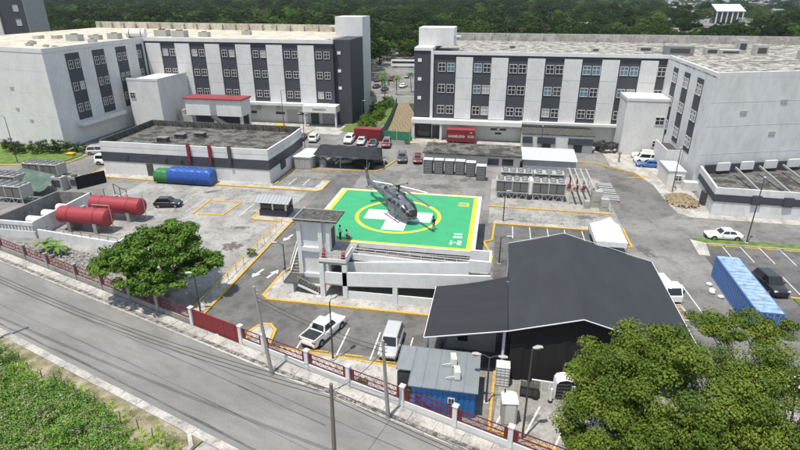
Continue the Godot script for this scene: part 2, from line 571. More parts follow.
		if kind == "pickup":
			b = B.new()
			b.box(Vector3(-1.8, 1.06, 0), Vector3(1.5, 0.06, hw * 1.7))
			part.bed = b.mesh()
			b = B.new()
			for s in [-1.0, 1.0]:
				b.box(Vector3(-1.82, 1.11, s * hw * 0.92), Vector3(1.6, 0.2, 0.07))
			b.box(Vector3(-2.55, 1.10, 0), Vector3(0.08, 0.17, hw * 1.6))
			part.rail = b.mesh()
		part.wy = wy
		cache[key] = part
	var c: Dictionary = cache[key]
	obj("body", c.body, paint, t)
	for p in c.panes:
		obj(p[0], p[1], "glass", t)
	for sx in [-1.0, 1.0]:
		for sz in [-1.0, 1.0]:
			var at := Vector3(sx * L * 0.305 + (0.08 if sx > 0 else -0.02), c.wy, sz * (hw - 0.095))
			obj("wheel_arch", c.arch, "plastic_black", t, at + Vector3(0, 0.02, 0))
			var w := obj("wheel", c.tyre, "rubber", t, at + Vector3(0, 0, sz * 0.01))
			obj("rim", c.rim, "rim", w)
	for sz in [-1.0, 1.0]:
		obj("headlight", c.lamp, "lamp_glass", t, Vector3(L / 2 - 0.14, hood - 0.22, sz * hw * 0.72))
		obj("tail_light", c.lamp, "red_lens", t, Vector3(-L / 2 + 0.09, belt - 0.2, sz * hw * 0.76))
		obj("mirror", c.mirror, paint, t, Vector3(S[5] - 0.35, belt + 0.06, sz * (hw + 0.07)))
	obj("bumper", c.bumper, "plastic_black", t)
	if kind == "pickup":
		obj("cargo_bed", c.bed, "plastic_black", t)
		obj("bed_rail", c.rail, paint, t)
	return t


# window frame with crossbars; the pane is its child
func window(parent: Node, at: Vector3, turn: float, w: float, h: float, pane: String) -> void:
	var key := "win_%.2f_%.2f" % [w, h]
	if not cache.has(key):
		var b := B.new()
		b.box(Vector3(0, h / 2 - 0.045, 0.04), Vector3(w, 0.09, 0.12))
		b.box(Vector3(0, -h / 2 + 0.045, 0.04), Vector3(w, 0.09, 0.12))
		for s in [-1.0, 1.0]:
			b.box(Vector3(s * (w / 2 - 0.04), 0, 0.04), Vector3(0.08, h - 0.18, 0.12))
		b.box(Vector3(0, 0.1, 0.035), Vector3(w - 0.16, 0.08, 0.08))
		b.box(Vector3(0, 0.14 + (h / 2 - 0.09 - 0.14) / 2, 0.03), Vector3(0.08, h / 2 - 0.23, 0.06))
		b.box(Vector3(0, 0.06 - (h / 2 - 0.09 + 0.06) / 2, 0.03), Vector3(0.08, h / 2 - 0.03, 0.06))
		var g := B.new()
		g.box(Vector3(0, 0, 0.01), Vector3(w - 0.14, h - 0.16, 0.03))
		cache[key] = [b.mesh(), g.mesh()]
	var o := obj("window", cache[key][0], "frame_white", parent, at, turn)
	obj("pane", cache[key][1], pane, o)


var blue_share := 0.0
func pane_pick() -> String:
	var r := rng.randf()
	return "pane_blue" if r < blue_share else ("pane_curtain" if r > 0.9 else "pane_dark")


# street lamp: tapered pole, arm and head; local +x is where the arm points
func street_lamp(label: String, x: float, d: float, h: float, arm: float, turn: float, y := 0.0, double := false) -> void:
	var t := thing("street_lamp", label, "lamp post", V(x, y, d), deg_to_rad(turn))
	var b := B.new()
	b.cyl(Vector3.ZERO, Vector3(0, h, 0), 0.09, 0.055, 8)
	obj("pole", b, "steel_dark", t)
	b = B.new()
	b.box(Vector3(0, 0.06, 0), Vector3(0.4, 0.12, 0.4))
	obj("base_plate", b, "concrete_pale", t)
	for s in ([1.0, -1.0] if double else [1.0]):
		if arm > 0.25:
			b = B.new()
			b.tube([Vector3(0, h - 0.1, 0), Vector3(s * arm * 0.5, h + 0.12, 0), Vector3(s * arm, h + 0.15, 0)], 0.04, 0.035, 6)
			obj("arm", b, "steel_dark", t)
		b = B.new()
		var hx: float = s * (arm + 0.25)
		b.loft([[Vector3(hx - 0.35 * s, h + 0.12, -0.08), Vector3(hx - 0.35 * s, h + 0.2, -0.06), Vector3(hx - 0.35 * s, h + 0.2, 0.06), Vector3(hx - 0.35 * s, h + 0.12, 0.08)], [Vector3(hx, h + 0.08, -0.2), Vector3(hx, h + 0.26, -0.14), Vector3(hx, h + 0.26, 0.14), Vector3(hx, h + 0.08, 0.2)], [Vector3(hx + 0.35 * s, h + 0.1, -0.14), Vector3(hx + 0.35 * s, h + 0.2, -0.1), Vector3(hx + 0.35 * s, h + 0.2, 0.1), Vector3(hx + 0.35 * s, h + 0.1, 0.14)]])
		obj("lamp_head", b, "machine", t)


# ---------- plants
# a clump of leaves of unit size, kept for reuse; copies are turned, scaled and joined
func clump(count: int, size: float, flatten: float, tint: Color, key: String) -> Array:
	if not cache.has(key):
		var b := B.new()
		for k in count:
			var u := Vector3(rng.randfn(), rng.randfn(), rng.randfn()).normalized() * pow(rng.randf(), 0.4)
			var p := u * Vector3(1, flatten, 1)
			var m := (u + Vector3(rng.randfn() * 0.55, 0.4 + rng.randf() * 0.5, rng.randfn() * 0.55)).normalized()
			var s := m.cross(Vector3(rng.randfn(), rng.randfn(), rng.randfn())).normalized()
			var w := m.cross(s)
			var l := size * rng.randf_range(0.65, 1.3)
			var q := tint * rng.randf_range(0.7, 1.3)
			b.col = Color(q.r, q.g, q.b)
			var a := p + s * l * 0.5
			var e := p - s * l * 0.5
			var f := p + w * l * 0.3 + m * l * 0.08
			var g := p - w * l * 0.3 + m * l * 0.08
			b.tri(a, f, e, m, m, m)
			b.tri(a, e, g, m, m, m)
		cache[key] = [b.v, b.n, b.c]
	return cache[key]


func add_clump(b: B, at: Vector3, r: float, count: int, size: float, cols: Array, flatten := 0.55) -> void:
	var tint: Color = cols[rng.randi() % cols.size()]
	var k := rng.randi() % 4
	var c := clump(count, size / r, flatten, tint, "clump_%d_%.3f_%s_%d" % [count, snappedf(size / r, 0.04), tint.to_html(), k])
	var turn := Basis(Vector3.UP, rng.randf() * TAU) * Basis(Vector3.RIGHT, rng.randf_range(-0.35, 0.35))
	b.v.append_array(Transform3D(turn.scaled(Vector3.ONE * r), at) * (c[0] as PackedVector3Array))
	b.n.append_array(Transform3D(turn, Vector3.ZERO) * (c[1] as PackedVector3Array))
	b.c.append_array(c[2])


# clumps over an ellipsoid shell and some inside; returns the clump centres
func crown(b: B, at: Vector3, r: Vector3, clumps: int, cr: float, per: int, size: float, cols: Array, low := -0.35) -> Array:
	var out := []
	for k in clumps:
		var u := Vector3(rng.randfn(), rng.randfn(), rng.randfn()).normalized()
		if u.y < low:
			u.y = low + rng.randf() * 0.3
		u *= lerpf(0.5, 1.0, pow(rng.randf(), 0.45)) * rng.randf_range(0.86, 1.1)
		var p := at + u * r
		out.append(p)
		add_clump(b, p, cr * rng.randf_range(0.7, 1.3), per, size, cols)
	return out


func limbs(b: B, root: Vector3, fork: Vector3, ends: Array, r: float, many: int) -> void:
	b.tube([root, root.lerp(fork, 0.5) + Vector3(rng.randfn() * 0.1, 0, rng.randfn() * 0.1), fork], r * 1.25, r * 0.85, 9)
	for k in many:
		var e: Vector3 = ends[rng.randi() % ends.size()]
		var mid := fork.lerp(e, 0.5) + Vector3(rng.randfn() * 0.25, 0.25 + rng.randfn() * 0.2, rng.randfn() * 0.25)
		b.tube([fork, fork.lerp(mid, 0.55) + Vector3(0, 0.1, 0), mid, e], r * rng.randf_range(0.35, 0.6), r * 0.07, 6)


func tree_shape(seedling: int, h: float, wide: float, clumps: int, per: int, cr: float, size: float, cols: Array, lobes := 5) -> Array:
	rng.seed = seedling
	var b := B.new()
	var ends := []
	var base := h * 0.42
	for k in lobes:
		var a := TAU * k / lobes + rng.randf() * 0.8
		var off := wide * 0.25 * (0.4 + rng.randf() * 0.9)
		var c := Vector3(cos(a) * off, base + (h - base) * rng.randf_range(0.35, 0.72), sin(a) * off)
		ends += crown(b, c, Vector3(wide * 0.3, (h - base) * 0.38, wide * 0.3) * rng.randf_range(0.8, 1.2), clumps / lobes, cr, per, size, cols)
	var w := B.new()
	limbs(w, Vector3.ZERO, Vector3(0, base * 0.8, 0), ends, wide * 0.028, 9)
	return [w.mesh(), b.mesh()]


# dense dome of overlapping lobes whose clumps cover the upper shell
func dome_shape(seedling: int, h: float, wide: float, lobes: int, per_lobe: int, cr: float, per: int, size: float, cols: Array) -> Array:
	rng.seed = seedling
	var b := B.new()
	var ends := []
	for k in lobes:
		var a := TAU * k / maxf(1.0, lobes - 1) + rng.randf() * 0.7
		var off := 0.0 if k == 0 else wide * rng.randf_range(0.22, 0.36)
		var lr := wide * (0.32 if k == 0 else rng.randf_range(0.17, 0.27))
		var c := Vector3(cos(a) * off, h * (0.72 if k == 0 else rng.randf_range(0.48, 0.66)), sin(a) * off)
		for j in per_lobe:
			var u := Vector3(rng.randfn(), rng.randfn(), rng.randfn()).normalized()
			u.y = absf(u.y) if rng.randf() < 0.85 else u.y
			var p := c + u * lr * Vector3(1, h * 0.27 / lr if lr > h * 0.27 else 1.0, 1) * rng.randf_range(0.88, 1.06)
			ends.append(p)
			add_clump(b, p, cr * rng.randf_range(0.75, 1.3), per, size, [cols[(k + j % 2) % cols.size()]])
	var w := B.new()
	limbs(w, Vector3.ZERO, Vector3(0, h * 0.36, 0), ends, wide * 0.026, 9)
	return [w.mesh(), b.mesh()]


func palm_shape(seedling: int, h: float, fr: float, cols: Array) -> Array:
	rng.seed = seedling
	var w := B.new()
	w.tube([Vector3.ZERO, Vector3(0.2, h * 0.5, 0.1), Vector3(0.35, h, 0.1)], 0.2, 0.13, 7)
	var b := B.new()
	var top := Vector3(0.35, h, 0.1)
	for k in 16:
		var a := TAU * k / 16 + rng.randf() * 0.3
		var el := rng.randf_range(-0.3, 0.9)
		var dir := Vector3(cos(a), 0, sin(a))
		var p := top
		b.col = cols[rng.randi() % cols.size()] * rng.randf_range(0.8, 1.2)
		var side := Vector3(-sin(a), 0, cos(a))
		for s in 5:
			var q := p + (dir * cos(el) + Vector3.UP * sin(el)) * fr / 5.0
			var wd := fr * 0.16 * sin(PI * (s + 0.7) / 5.7)
			b.tri(p, q, q + side * wd - Vector3.UP * wd * 0.5, Vector3.UP, Vector3.UP, Vector3.UP)
			b.tri(p, q, q - side * wd - Vector3.UP * wd * 0.5, Vector3.UP, Vector3.UP, Vector3.UP)
			p = q
			el -= 0.42
	return [w.mesh(), b.mesh()]


func plant(called: String, label: String, category: String, shape: Array, x: float, d: float, turn := 0.0, scale := 1.0, group := "", y := 0.0, bark := "bark", leaf := "leaf") -> Node3D:
	var t := thing(called, label, category, V(x, y, d), turn, group)
	obj("trunk", shape[0], bark, t)
	obj("crown", shape[1], leaf, t)
	t.scale = Vector3.ONE * scale
	return t


# ---------- people: joints to a smooth skin over tapered bones, meshed as surface nets
func person_mesh(bones: Array, cell: float) -> ArrayMesh:
	var lo := Vector3(9, 9, 9)
	var hi := -lo
	for e in bones:
		for j in 2:
			var r: float = e[2 + j] + cell * 2.5
			lo = lo.min(e[j] - Vector3.ONE * r)
			hi = hi.max(e[j] + Vector3.ONE * r)
	var nx := int((hi.x - lo.x) / cell) + 2
	var ny := int((hi.y - lo.y) / cell) + 2
	var nz := int((hi.z - lo.z) / cell) + 2
	var f := PackedFloat32Array()
	f.resize(nx * ny * nz)
	var at := 0
	for z in nz:
		for y in ny:
			for x in nx:
				f[at] = skin(bones, lo + Vector3(x, y, z) * cell)[0]
				at += 1
	var ids := {}
	var pts: Array[Vector3] = []
	for z in nz - 1:
		for y in ny - 1:
			for x in nx - 1:
				var s := Vector3.ZERO
				var k := 0
				for e in [[0, 0, 0, 1, 0, 0], [0, 1, 0, 1, 1, 0], [0, 0, 1, 1, 0, 1], [0, 1, 1, 1, 1, 1], [0, 0, 0, 0, 1, 0], [1, 0, 0, 1, 1, 0], [0, 0, 1, 0, 1, 1], [1, 0, 1, 1, 1, 1], [0, 0, 0, 0, 0, 1], [1, 0, 0, 1, 0, 1], [0, 1, 0, 0, 1, 1], [1, 1, 0, 1, 1, 1]]:
					var a := f[(x + e[0]) + (y + e[1]) * nx + (z + e[2]) * nx * ny]
					var b := f[(x + e[3]) + (y + e[4]) * nx + (z + e[5]) * nx * ny]
					if (a < 0) != (b < 0):
						s += Vector3(e[0], e[1], e[2]).lerp(Vector3(e[3], e[4], e[5]), a / (a - b))
						k += 1
				if k:
					ids[x + y * nx + z * nx * ny] = pts.size()
					pts.append(lo + (Vector3(x, y, z) + s / k) * cell)
	var nrm: Array[Vector3] = []
	var cls: Array[Color] = []
	for p in pts:
		var h := cell * 0.5
		nrm.append(Vector3(skin(bones, p + Vector3(h, 0, 0))[0] - skin(bones, p - Vector3(h, 0, 0))[0], skin(bones, p + Vector3(0, h, 0))[0] - skin(bones, p - Vector3(0, h, 0))[0], skin(bones, p + Vector3(0, 0, h))[0] - skin(bones, p - Vector3(0, 0, h))[0]).normalized())
		cls.append(bones[skin(bones, p)[1]][4])
	var b := B.new()
	var step := [1, nx, nx * ny]
	for z in range(1, nz - 1):
		for y in range(1, ny - 1):
			for x in range(1, nx - 1):
				var i := x + y * nx + z * nx * ny
				for ax in 3:
					if (f[i] < 0) != (f[i + step[ax]] < 0):
						var u: int = step[(ax + 1) % 3]
						var w: int = step[(ax + 2) % 3]
						var q := [ids.get(i - u - w, -1), ids.get(i - w, -1), ids.get(i, -1), ids.get(i - u, -1)]
						if q.min() >= 0:
							b.col = cls[q[0]]
							b.tri(pts[q[0]], pts[q[1]], pts[q[2]], nrm[q[0]], nrm[q[1]], nrm[q[2]])
							b.tri(pts[q[0]], pts[q[2]], pts[q[3]], nrm[q[0]], nrm[q[2]], nrm[q[3]])
	return b.mesh()


func skin(bones: Array, p: Vector3) -> Array:
	var d := 9.0
	var best := 9.0
	var id := 0
	for k in bones.size():
		var e: Array = bones[k]
		var ab: Vector3 = e[1] - e[0]
		var t := clampf((p - e[0]).dot(ab) / ab.length_squared(), 0.0, 1.0)
		var g: float = (p - (e[0] + ab * t)).length() - lerpf(e[2], e[3], t)
		if g < best:
			best = g
			id = k
		var h := clampf(0.5 + 0.5 * (d - g) / 0.035, 0.0, 1.0)
		d = lerpf(d, g, h) - 0.035 * h * (1.0 - h)
	return [d, id]


# pose: stand, crouch; colours for shirt, trousers, skin, hair
func person(label: String, pose: String, x: float, y: float, d: float, turn: float, shirt: Color, trousers: Color, hair := Color(0.01, 0.008, 0.006)) -> void:
	var flesh := Color(0.22, 0.12, 0.075)
	var shoe := Color(0.02, 0.02, 0.02)
	var P := {}
	if pose == "stand":
		P = {hip = Vector3(0, 0.92, 0), chest = Vector3(0.02, 1.32, 0), neck = Vector3(0.03, 1.47, 0), head = Vector3(0.06, 1.62, 0), kl = Vector3(0.04, 0.5, -0.11), kr = Vector3(0.0, 0.5, 0.11), al = Vector3(0.02, 0.08, -0.12), ar = Vector3(-0.06, 0.08, 0.12), el = Vector3(-0.02, 1.12, -0.27), er = Vector3(0.04, 1.1, 0.27), hl = Vector3(0.14, 0.9, -0.25), hr = Vector3(0.2, 0.95, 0.22)}
	else:
		P = {hip = Vector3(-0.2, 0.42, 0), chest = Vector3(0.12, 0.72, 0), neck = Vector3(0.22, 0.84, 0), head = Vector3(0.32, 0.95, 0), kl = Vector3(0.24, 0.48, -0.15), kr = Vector3(0.2, 0.42, 0.16), al = Vector3(0.0, 0.08, -0.14), ar = Vector3(-0.02, 0.08, 0.15), el = Vector3(0.26, 0.5, -0.27), er = Vector3(0.28, 0.5, 0.26), hl = Vector3(0.46, 0.32, -0.12), hr = Vector3(0.48, 0.34, 0.1)}
	var bones := []
	bones.append([P.hip, P.chest, 0.14, 0.155, shirt])
	bones.append([P.chest + Vector3(0, 0.03, -0.13), P.chest + Vector3(0, 0.03, 0.13), 0.085, 0.085, shirt])
	bones.append([P.hip + Vector3(0, -0.03, -0.07), P.hip + Vector3(0, -0.03, 0.07), 0.125, 0.125, trousers])
	bones.append([P.neck, P.head, 0.055, 0.06, flesh])
	bones.append([P.head, P.head + Vector3(0.01, 0.05, 0), 0.095, 0.1, flesh])
	bones.append([P.head + Vector3(-0.025, 0.07, 0), P.head + Vector3(-0.03, 0.03, 0), 0.105, 0.1, hair])
	bones.append([P.head + Vector3(0.09, -0.01, 0), P.head + Vector3(0.112, -0.015, 0), 0.02, 0.016, flesh])
	for s in [["l", -1.0], ["r", 1.0]]:
		var k: Vector3 = P["k" + s[0]]
		var a: Vector3 = P["a" + s[0]]
		var e: Vector3 = P["e" + s[0]]
		var h: Vector3 = P["h" + s[0]]
		bones.append([P.hip + Vector3(0, -0.05, s[1] * 0.09), k, 0.1, 0.068, trousers])
		bones.append([k, a, 0.066, 0.045, trousers])
		bones.append([a + Vector3(-0.03, -0.03, 0), a + Vector3(0.15, -0.04, 0), 0.045, 0.038, shoe])
		bones.append([P.chest + Vector3(0, 0.04, s[1] * 0.19), e, 0.062, 0.047, shirt])
		bones.append([e, h, 0.044, 0.032, flesh])
		var f: Vector3 = (h - e).normalized()
		bones.append([h, h + f * 0.07, 0.036, 0.034, flesh])
		for q in 4:
			bones.append([h + f * 0.07 + Vector3(0, 0.012 * (q - 1.5), 0.02 * (q - 1.5)), h + f * (0.135 + 0.012 * (1.0 - absf(q - 1.2))) + Vector3(0.01, 0.012 * (q - 1.5), 0.024 * (q - 1.5)), 0.012, 0.009, flesh])
		bones.append([h + f * 0.02, h + f * 0.06 + Vector3(0.05, 0.01, 0), 0.014, 0.011, flesh])
	var m := person_mesh(bones, 0.03)
	single("person", m, "body", label, "person", "", V(x, y, d), deg_to_rad(turn))


func _ready() -> void:
	# ---- camera, sky, sun, exposure
	var cam := Camera3D.new()
	cam.name = "camera"
	cam.position = Vector3(0, 30, 0)
	cam.rotation_degrees = Vector3(-23.3, 10.5, 0)
	cam.fov = 45.7
	cam.near = 0.5
	cam.far = 9000.0
	add_child(cam)
	var env := Environment.new()
	env.background_mode = Environment.BG_SKY
	var sm := ProceduralSkyMaterial.new()
	sm.sky_top_color = Color(0.54, 0.60, 0.67)
	sm.sky_horizon_color = Color(0.86, 0.865, 0.86)
	sm.sky_curve = 0.14
	sm.ground_horizon_color = Color(0.5, 0.54, 0.55)
	sm.ground_bottom_color = Color(0.2, 0.22, 0.2)
	sm.sky_energy_multiplier = 1.15
	var sky := Sky.new()
	sky.sky_material = sm
	env.sky = sky
	env.tonemap_mode = Environment.TONE_MAPPER_LINEAR
	env.tonemap_exposure = 1.5
	env.sdfgi_enabled = true
	env.ssao_enabled = true
	env.ssil_enabled = true
	env.fog_enabled = true
	env.fog_density = 0.00005
	env.fog_light_color = Color(0.72, 0.79, 0.86)
	var we := WorldEnvironment.new()
	we.name = "world_environment"
	we.environment = env
	add_child(we)
	var sun := DirectionalLight3D.new()
	sun.name = "sun"
	sun.light_energy = 1.22
	sun.light_color = Color(1.0, 0.965, 0.91)
	sun.light_angular_distance = 0.5
	sun.shadow_enabled = true
	add_child(sun)
	var el := deg_to_rad(73.0)
	sun.look_at_from_position(Vector3.ZERO, Vector3(0.53 * cos(el), -sin(el), -0.848 * cos(el)))

	rng.seed = 5
	make_materials()
	ground()
	left_building()
	right_building()
	band_building()
	middle_buildings()
	helipad()
	ramp()
	canopy()
	fence()
	left_yard()
	chillers()
	right_side()
	small_things()
	vehicles()
	helicopter()
	plants()
	background()
	wires()
	people()


# street frame: s along the street, o across it
const SC := 0.9489
const SS := 0.3156
func st(s: float, o: float) -> Array:
	return [SC * s + SS * o, -SS * s + SC * o]


func strip(s0: float, s1: float, o0: float, o1: float) -> Array:
	return [st(s0, o0), st(s1, o0), st(s1, o1), st(s0, o1)]


func rect(x0: float, x1: float, d0: float, d1: float) -> Array:
	return [[x0, d0], [x1, d0], [x1, d1], [x0, d1]]


func paint(called: String, rects: Array, m: String, y := 0.02) -> void:
	for r in rects:
		var b := B.new()
		b.sheet(rect(r[0], r[1], r[2], r[3]), y)
		struct(called, b, m)


func kerb(path: Array, m := "worn_yellow", h := 0.16, w := 0.26) -> void:
	var b := B.new()
	b.wall(path, w, 0.0, h)
	struct("yellow_kerb" if m == "worn_yellow" else "kerb", b, m)


# a row of slabs along the street, each a piece of its own
func slabs(called: String, label: String, piece: String, s0: float, step: float, n: int, o0: float, o1: float, h: float) -> void:
	var t := Node3D.new()
	t.name = numbered(called)
	t.rotation.y = -0.3212
	t.set_meta("kind", "structure")
	t.set_meta("label", label)
	add_child(t, true)
	var b := B.new()
	b.box(Vector3.ZERO, Vector3(step - 0.03, h + 0.1, o1 - o0))
	var m := b.mesh()
	for k in n:
		obj(piece, m, "concrete_pale", t, Vector3(s0 + (k + 0.5) * step, (h - 0.1) / 2 + 0.009 * ((k * 7) % 3), -(o0 + o1) / 2), 0.004 * ((k * 5) % 3 - 1))


func ground() -> void:
	var b := B.new()
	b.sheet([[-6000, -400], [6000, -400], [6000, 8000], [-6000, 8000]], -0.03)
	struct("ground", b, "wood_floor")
	# paved yard of the hospital, up to the fence line
	b = B.new()
	b.sheet([st(-150, 29.0), st(75, 29.0), [85, 135], [-24, 135], [-40, 135], [-150, 135]], 0.0)
	struct("yard_pavement", b, "asphalt")
	# street and its two pavements
	b = B.new()
	b.sheet(rect(-160, 80, 19.6, 27.3), -0.01)
	struct("street", b, "asphalt_street").rotation.y = -0.3212
	rng.seed = 18
	for o in [[22.1, 0.09, -160.0, 80.0], [24.6, 0.12, -160.0, -20.0], [25.4, 0.08, -70.0, 80.0], [20.1, 0.22, -160.0, 80.0]]:
		b = B.new()
		var left := []
		var right := []
		for k in 81:
			var s: float = lerpf(o[2], o[3], k / 80.0)
			var w: float = o[0] + 0.12 * sin(s * 0.13) + rng.randf_range(-0.03, 0.03)
			left.append(st(s, w))
			right.append(st(s, w + o[1] * rng.randf_range(0.5, 1.3)))
		for k in 80:
			b.quad(V(left[k][0], -0.004, left[k][1]), V(left[k + 1][0], -0.004, left[k + 1][1]), V(right[k + 1][0], -0.004, right[k + 1][1]), V(right[k][0], -0.004, right[k][1]), Vector3.UP)
		struct("tar_seam", b, "asphalt_dark")
	slabs("pavement", "pale concrete pavement between the fence and the street", "slab", -94.0, 2.2, 60, 27.95, 28.98, 0.12)
	slabs("kerb", "pale kerb on the far side of the street", "kerb_stone", -94.0, 2.45, 54, 27.3, 27.5, 0.14)
	slabs("pavement", "narrow concrete pavement along the weedy lot", "slab", -66.0, 2.1, 23, 18.95, 19.62, 0.1)
	b = B.new()
	b.sheet(strip(-150, 70, 27.5, 27.95), 0.08)
	struct("drain_strip", b, "rubble")
	# rounded corner into the side street
	b = B.new()
	var arc := [st(-30.0, 19.2), st(-28.4, 19.0), st(-27.3, 18.2), st(-26.9, 17.0), st(-26.9, 10.0)]
	b.wall(arc, 0.3, -0.02, 0.13)
	struct("kerb", b, "concrete_pale")
	b = B.new()
	b.sheet(strip(-26.9, 60, 0, 19.6), -0.014)
	struct("side_street", b, "concrete", "pale side street at the bottom of the picture")
	b = B.new()
	b.sheet(strip(-90, -27.0, -10, 19.0), 0.02)
	struct("vacant_lot", b, "soil")

	# darker resurfaced asphalt
	b = B.new()
	b.sheet([[-28.1, 42], [-28.1, 90], [-23.7, 90], [-23.7, 53], [-23.9, 46], [1.2, 45.9], [1.2, 38.8], [-18.6, 38.3], [-24, 38.2]], 0.003)
	struct("lane_asphalt", b, "asphalt_mid", "darker asphalt of the lane and front bays")
	b = B.new()
	b.sheet([[19.4, 80], [20.4, 103.4], [25.0, 99.6], [26.7, 93.0], [26.8, 85.4], [27.2, 80.1], [23.6, 77.2]], 0.003)
	struct("lane_asphalt", b, "asphalt_mid", "darker asphalt of the lane beside the right block")
	# concrete areas of the yard
	b = B.new()
	b.sheet([[-60, 79.5], [-60, 57], st(-52, 29.3), st(-40, 29.3), [-30.2, 44.5], [-30.2, 79.5]], 0.006)
	struct("concrete_yard", b, "concrete", "pale stained concrete yard beside the red tanks")
	b = B.new()
	b.sheet(rect(-0.4, 18.2, 71.6, 95), 0.006)
	struct("concrete_yard", b, "concrete", "pale concrete around the chillers")
	b = B.new()
	b.sheet(rect(-16.5, -1.4, 70, 96), 0.006)
	struct("concrete_yard", b, "concrete_grey", "grey concrete slab behind the helipad")
	b = B.new()
	b.sheet([[1.8, 38.6], [24, 38.6], st(22, 29.4), st(-8.6, 29.4)], 0.006)
	struct("concrete_yard", b, "concrete", "pale parking ground in front of the black canopy")
	b = B.new()
	b.sheet(rect(0.6, 14.5, 55, 71.2), 0.005)
	struct("parking_lot", b, "asphalt_dark", "dark parking bays behind the black canopy")
	b = B.new()
	b.sheet(rect(26.6, 62, 48, 69.6), 0.005)
	struct("parking_lot", b, "asphalt_dark", "dark parking lot around the blue container")
	b = B.new()
	b.sheet(rect(-62, -36.4, 118.3, 127.5), 0.006)
	struct("forecourt", b, "concrete_pale", "bright forecourt before the left hospital entrance")
	b = B.new()
	b.sheet(rect(-19, 24, 113.6, 119.4), 0.006)
	struct("forecourt", b, "concrete_pale", "bright forecourt before the right hospital wing")
	b = B.new()
	b.sheet(rect(-36.5, -28.6, 80.2, 89.5), 0.007)
	struct("parking_lot", b, "concrete_grey", "two grey bays beside the navy banded building")
	# the lane on the right: pavement behind the curved kerb
	b = B.new()
	b.prism([[21.5, 103.6], [25.1, 99.9], [26.8, 93.1], [26.9, 85.5], [27.3, 80.2], [28.6, 78.9], [31.6, 78.6], [62, 78.2], [62, 80], [32.3, 80.4], [32.3, 119], [21.5, 119]], 0.0, 0.12)
	struct("pavement", b, "concrete_pale", "pale pavement curving round the right hospital block")

	# islands
	b = B.new()
	b.prism([[-23.6, 46.6], [-22.9, 46.1], [1.2, 46.1], [1.2, 51.8], [-1.0, 52.4], [-22.9, 52.6], [-23.5, 51.8]], 0.0, 0.13)
	struct("ramp_pavement", b, "concrete_pale")
	kerb([[1.2, 45.98], [-22.9, 45.98], [-23.75, 46.7], [-23.6, 52.0], [-22.7, 54.5]])
	b = B.new()
	b.prism(rect(-29.75, -28.35, 41.2, 66.3), 0.0, 0.13)
	struct("lane_island", b, "concrete_pale")
	kerb([[-28.2, 41.0], [-28.2, 66.4]])
	kerb([[-29.9, 42.0], [-29.9, 66.4]])
	b = B.new()
	b.prism([[-34.3, 67.0], [-33.7, 66.6], [-28.3, 66.6], [-28.0, 67.0], [-28.0, 71.6], [-34.3, 71.6]], 0.0, 0.13)
	struct("booth_island", b, "concrete_pale")
	kerb([[-34.4, 71.6], [-34.4, 66.9], [-33.8, 66.45], [-28.2, 66.45], [-27.9, 67.0], [-27.9, 71.6], [-28.4, 72.4]])
	b = B.new()
	b.prism([[-72.0, 81.4], [-71.5, 80.2], [-47, 79.9], [-36, 79.9], [-28.9, 79.9], [-28.4, 80.6], [-28.4, 85.0], [-29.6, 85.0], [-29.8, 81.2], [-36.3, 81.0], [-37.3, 81.0], [-37.3, 82.0], [-70, 82.0], [-71.8, 88], [-73, 88]], 0.0, 0.12)
	struct("building_pavement", b, "concrete_pale")
	kerb([[-73.1, 88.0], [-72.2, 81.3], [-71.5, 80.1], [-47, 79.75], [-28.9, 79.75], [-28.25, 80.5], [-28.25, 85.1], [-29.7, 85.1]])
	kerb([[-37.1, 82.0], [-37.1, 91.4]])
	kerb([[-42.7, 66.9], [-39.2, 67.4], [-38.9, 72.8]], "worn_yellow", 0.1)
	kerb([[-43.9, 67.0], [-44.2, 72.6], [-39.0, 72.9]], "worn_yellow", 0.1)
	kerb([[-0.4, 78.1], [17.4, 78.0]])
	kerb([[-0.6, 64.8], [0.3, 65.6], [0.5, 71.3], [14.4, 71.3]])
	kerb([[0.9, 71.9], [14.6, 71.8]], "concrete_pale", 0.13, 0.9)
	kerb([[0.2, 56.4], [0.4, 60.5], [-0.8, 64.8]])
	kerb([[16.2, 72.9], [18.1, 72.5], [18.1, 66.6], [17.0, 66.5]])
	kerb([[20.2, 103.8], [25.2, 99.7], [26.0, 97.0], [23.4, 96.5]])
	kerb([[26.1, 98.8], [26.9, 97.2]])
	kerb([[-62, 118.2], [-50.4, 118.1]])
	kerb([[-47.6, 117.4], [-44.2, 118.2], [-43.9, 121.2]])
	kerb([[-18.8, 113.4], [-14.2, 114.9], [-13.8, 118.2]])
	kerb([[6.0, 108.6], [20.2, 104.4]])
	kerb([[-24.2, 92.0], [-21.6, 92.2], [-20.6, 94.0], [-19.4, 99.8]])
	kerb([[-24.2, 92.0], [-34.0, 91.4]])
	kerb([[-94, 83.0], [-83.0, 84.6], [-81.6, 86.5], [-81.7, 92.0]])
	kerb([[-5.2, 96.9], [-1.4, 96.8]], "worn_yellow", 0.12, 0.7)
	# right lot: grass strip, kerb and wheel stops
	b = B.new()
	b.prism([[26.4, 70.7], [27.0, 71.2], [62, 71.2], [62, 69.75], [28.0, 69.75]], 0.0, 0.12)
	struct("grass_strip", b, "lawn", "narrow grass strip between the lane and the parking lot")
	b = B.new()
	b.prism([[26.2, 70.6], [27.9, 69.7], [27.2, 65.7], [25.9, 65.8]], 0.0, 0.13)
	struct("traffic_island", b, "concrete_pale")
	kerb([[28.0, 69.62], [62, 69.6]], "concrete_pale", 0.14, 0.2)
	b = B.new()
	b.prism(rect(32.5, 62, 54.6, 56.4), 0.0, 0.12)
	struct("grass_strip", b, "lawn", "grass strip behind the black car")
	kerb([[32.4, 56.5], [62, 56.5]], "worn_yellow", 0.15)
	# left lawn
	b = B.new()
	b.prism([[-120, 84.2], [-94, 84.2], [-83.4, 86.0], [-82.6, 91.5], [-84.8, 95.0], [-120, 99]], 0.0, 0.12)
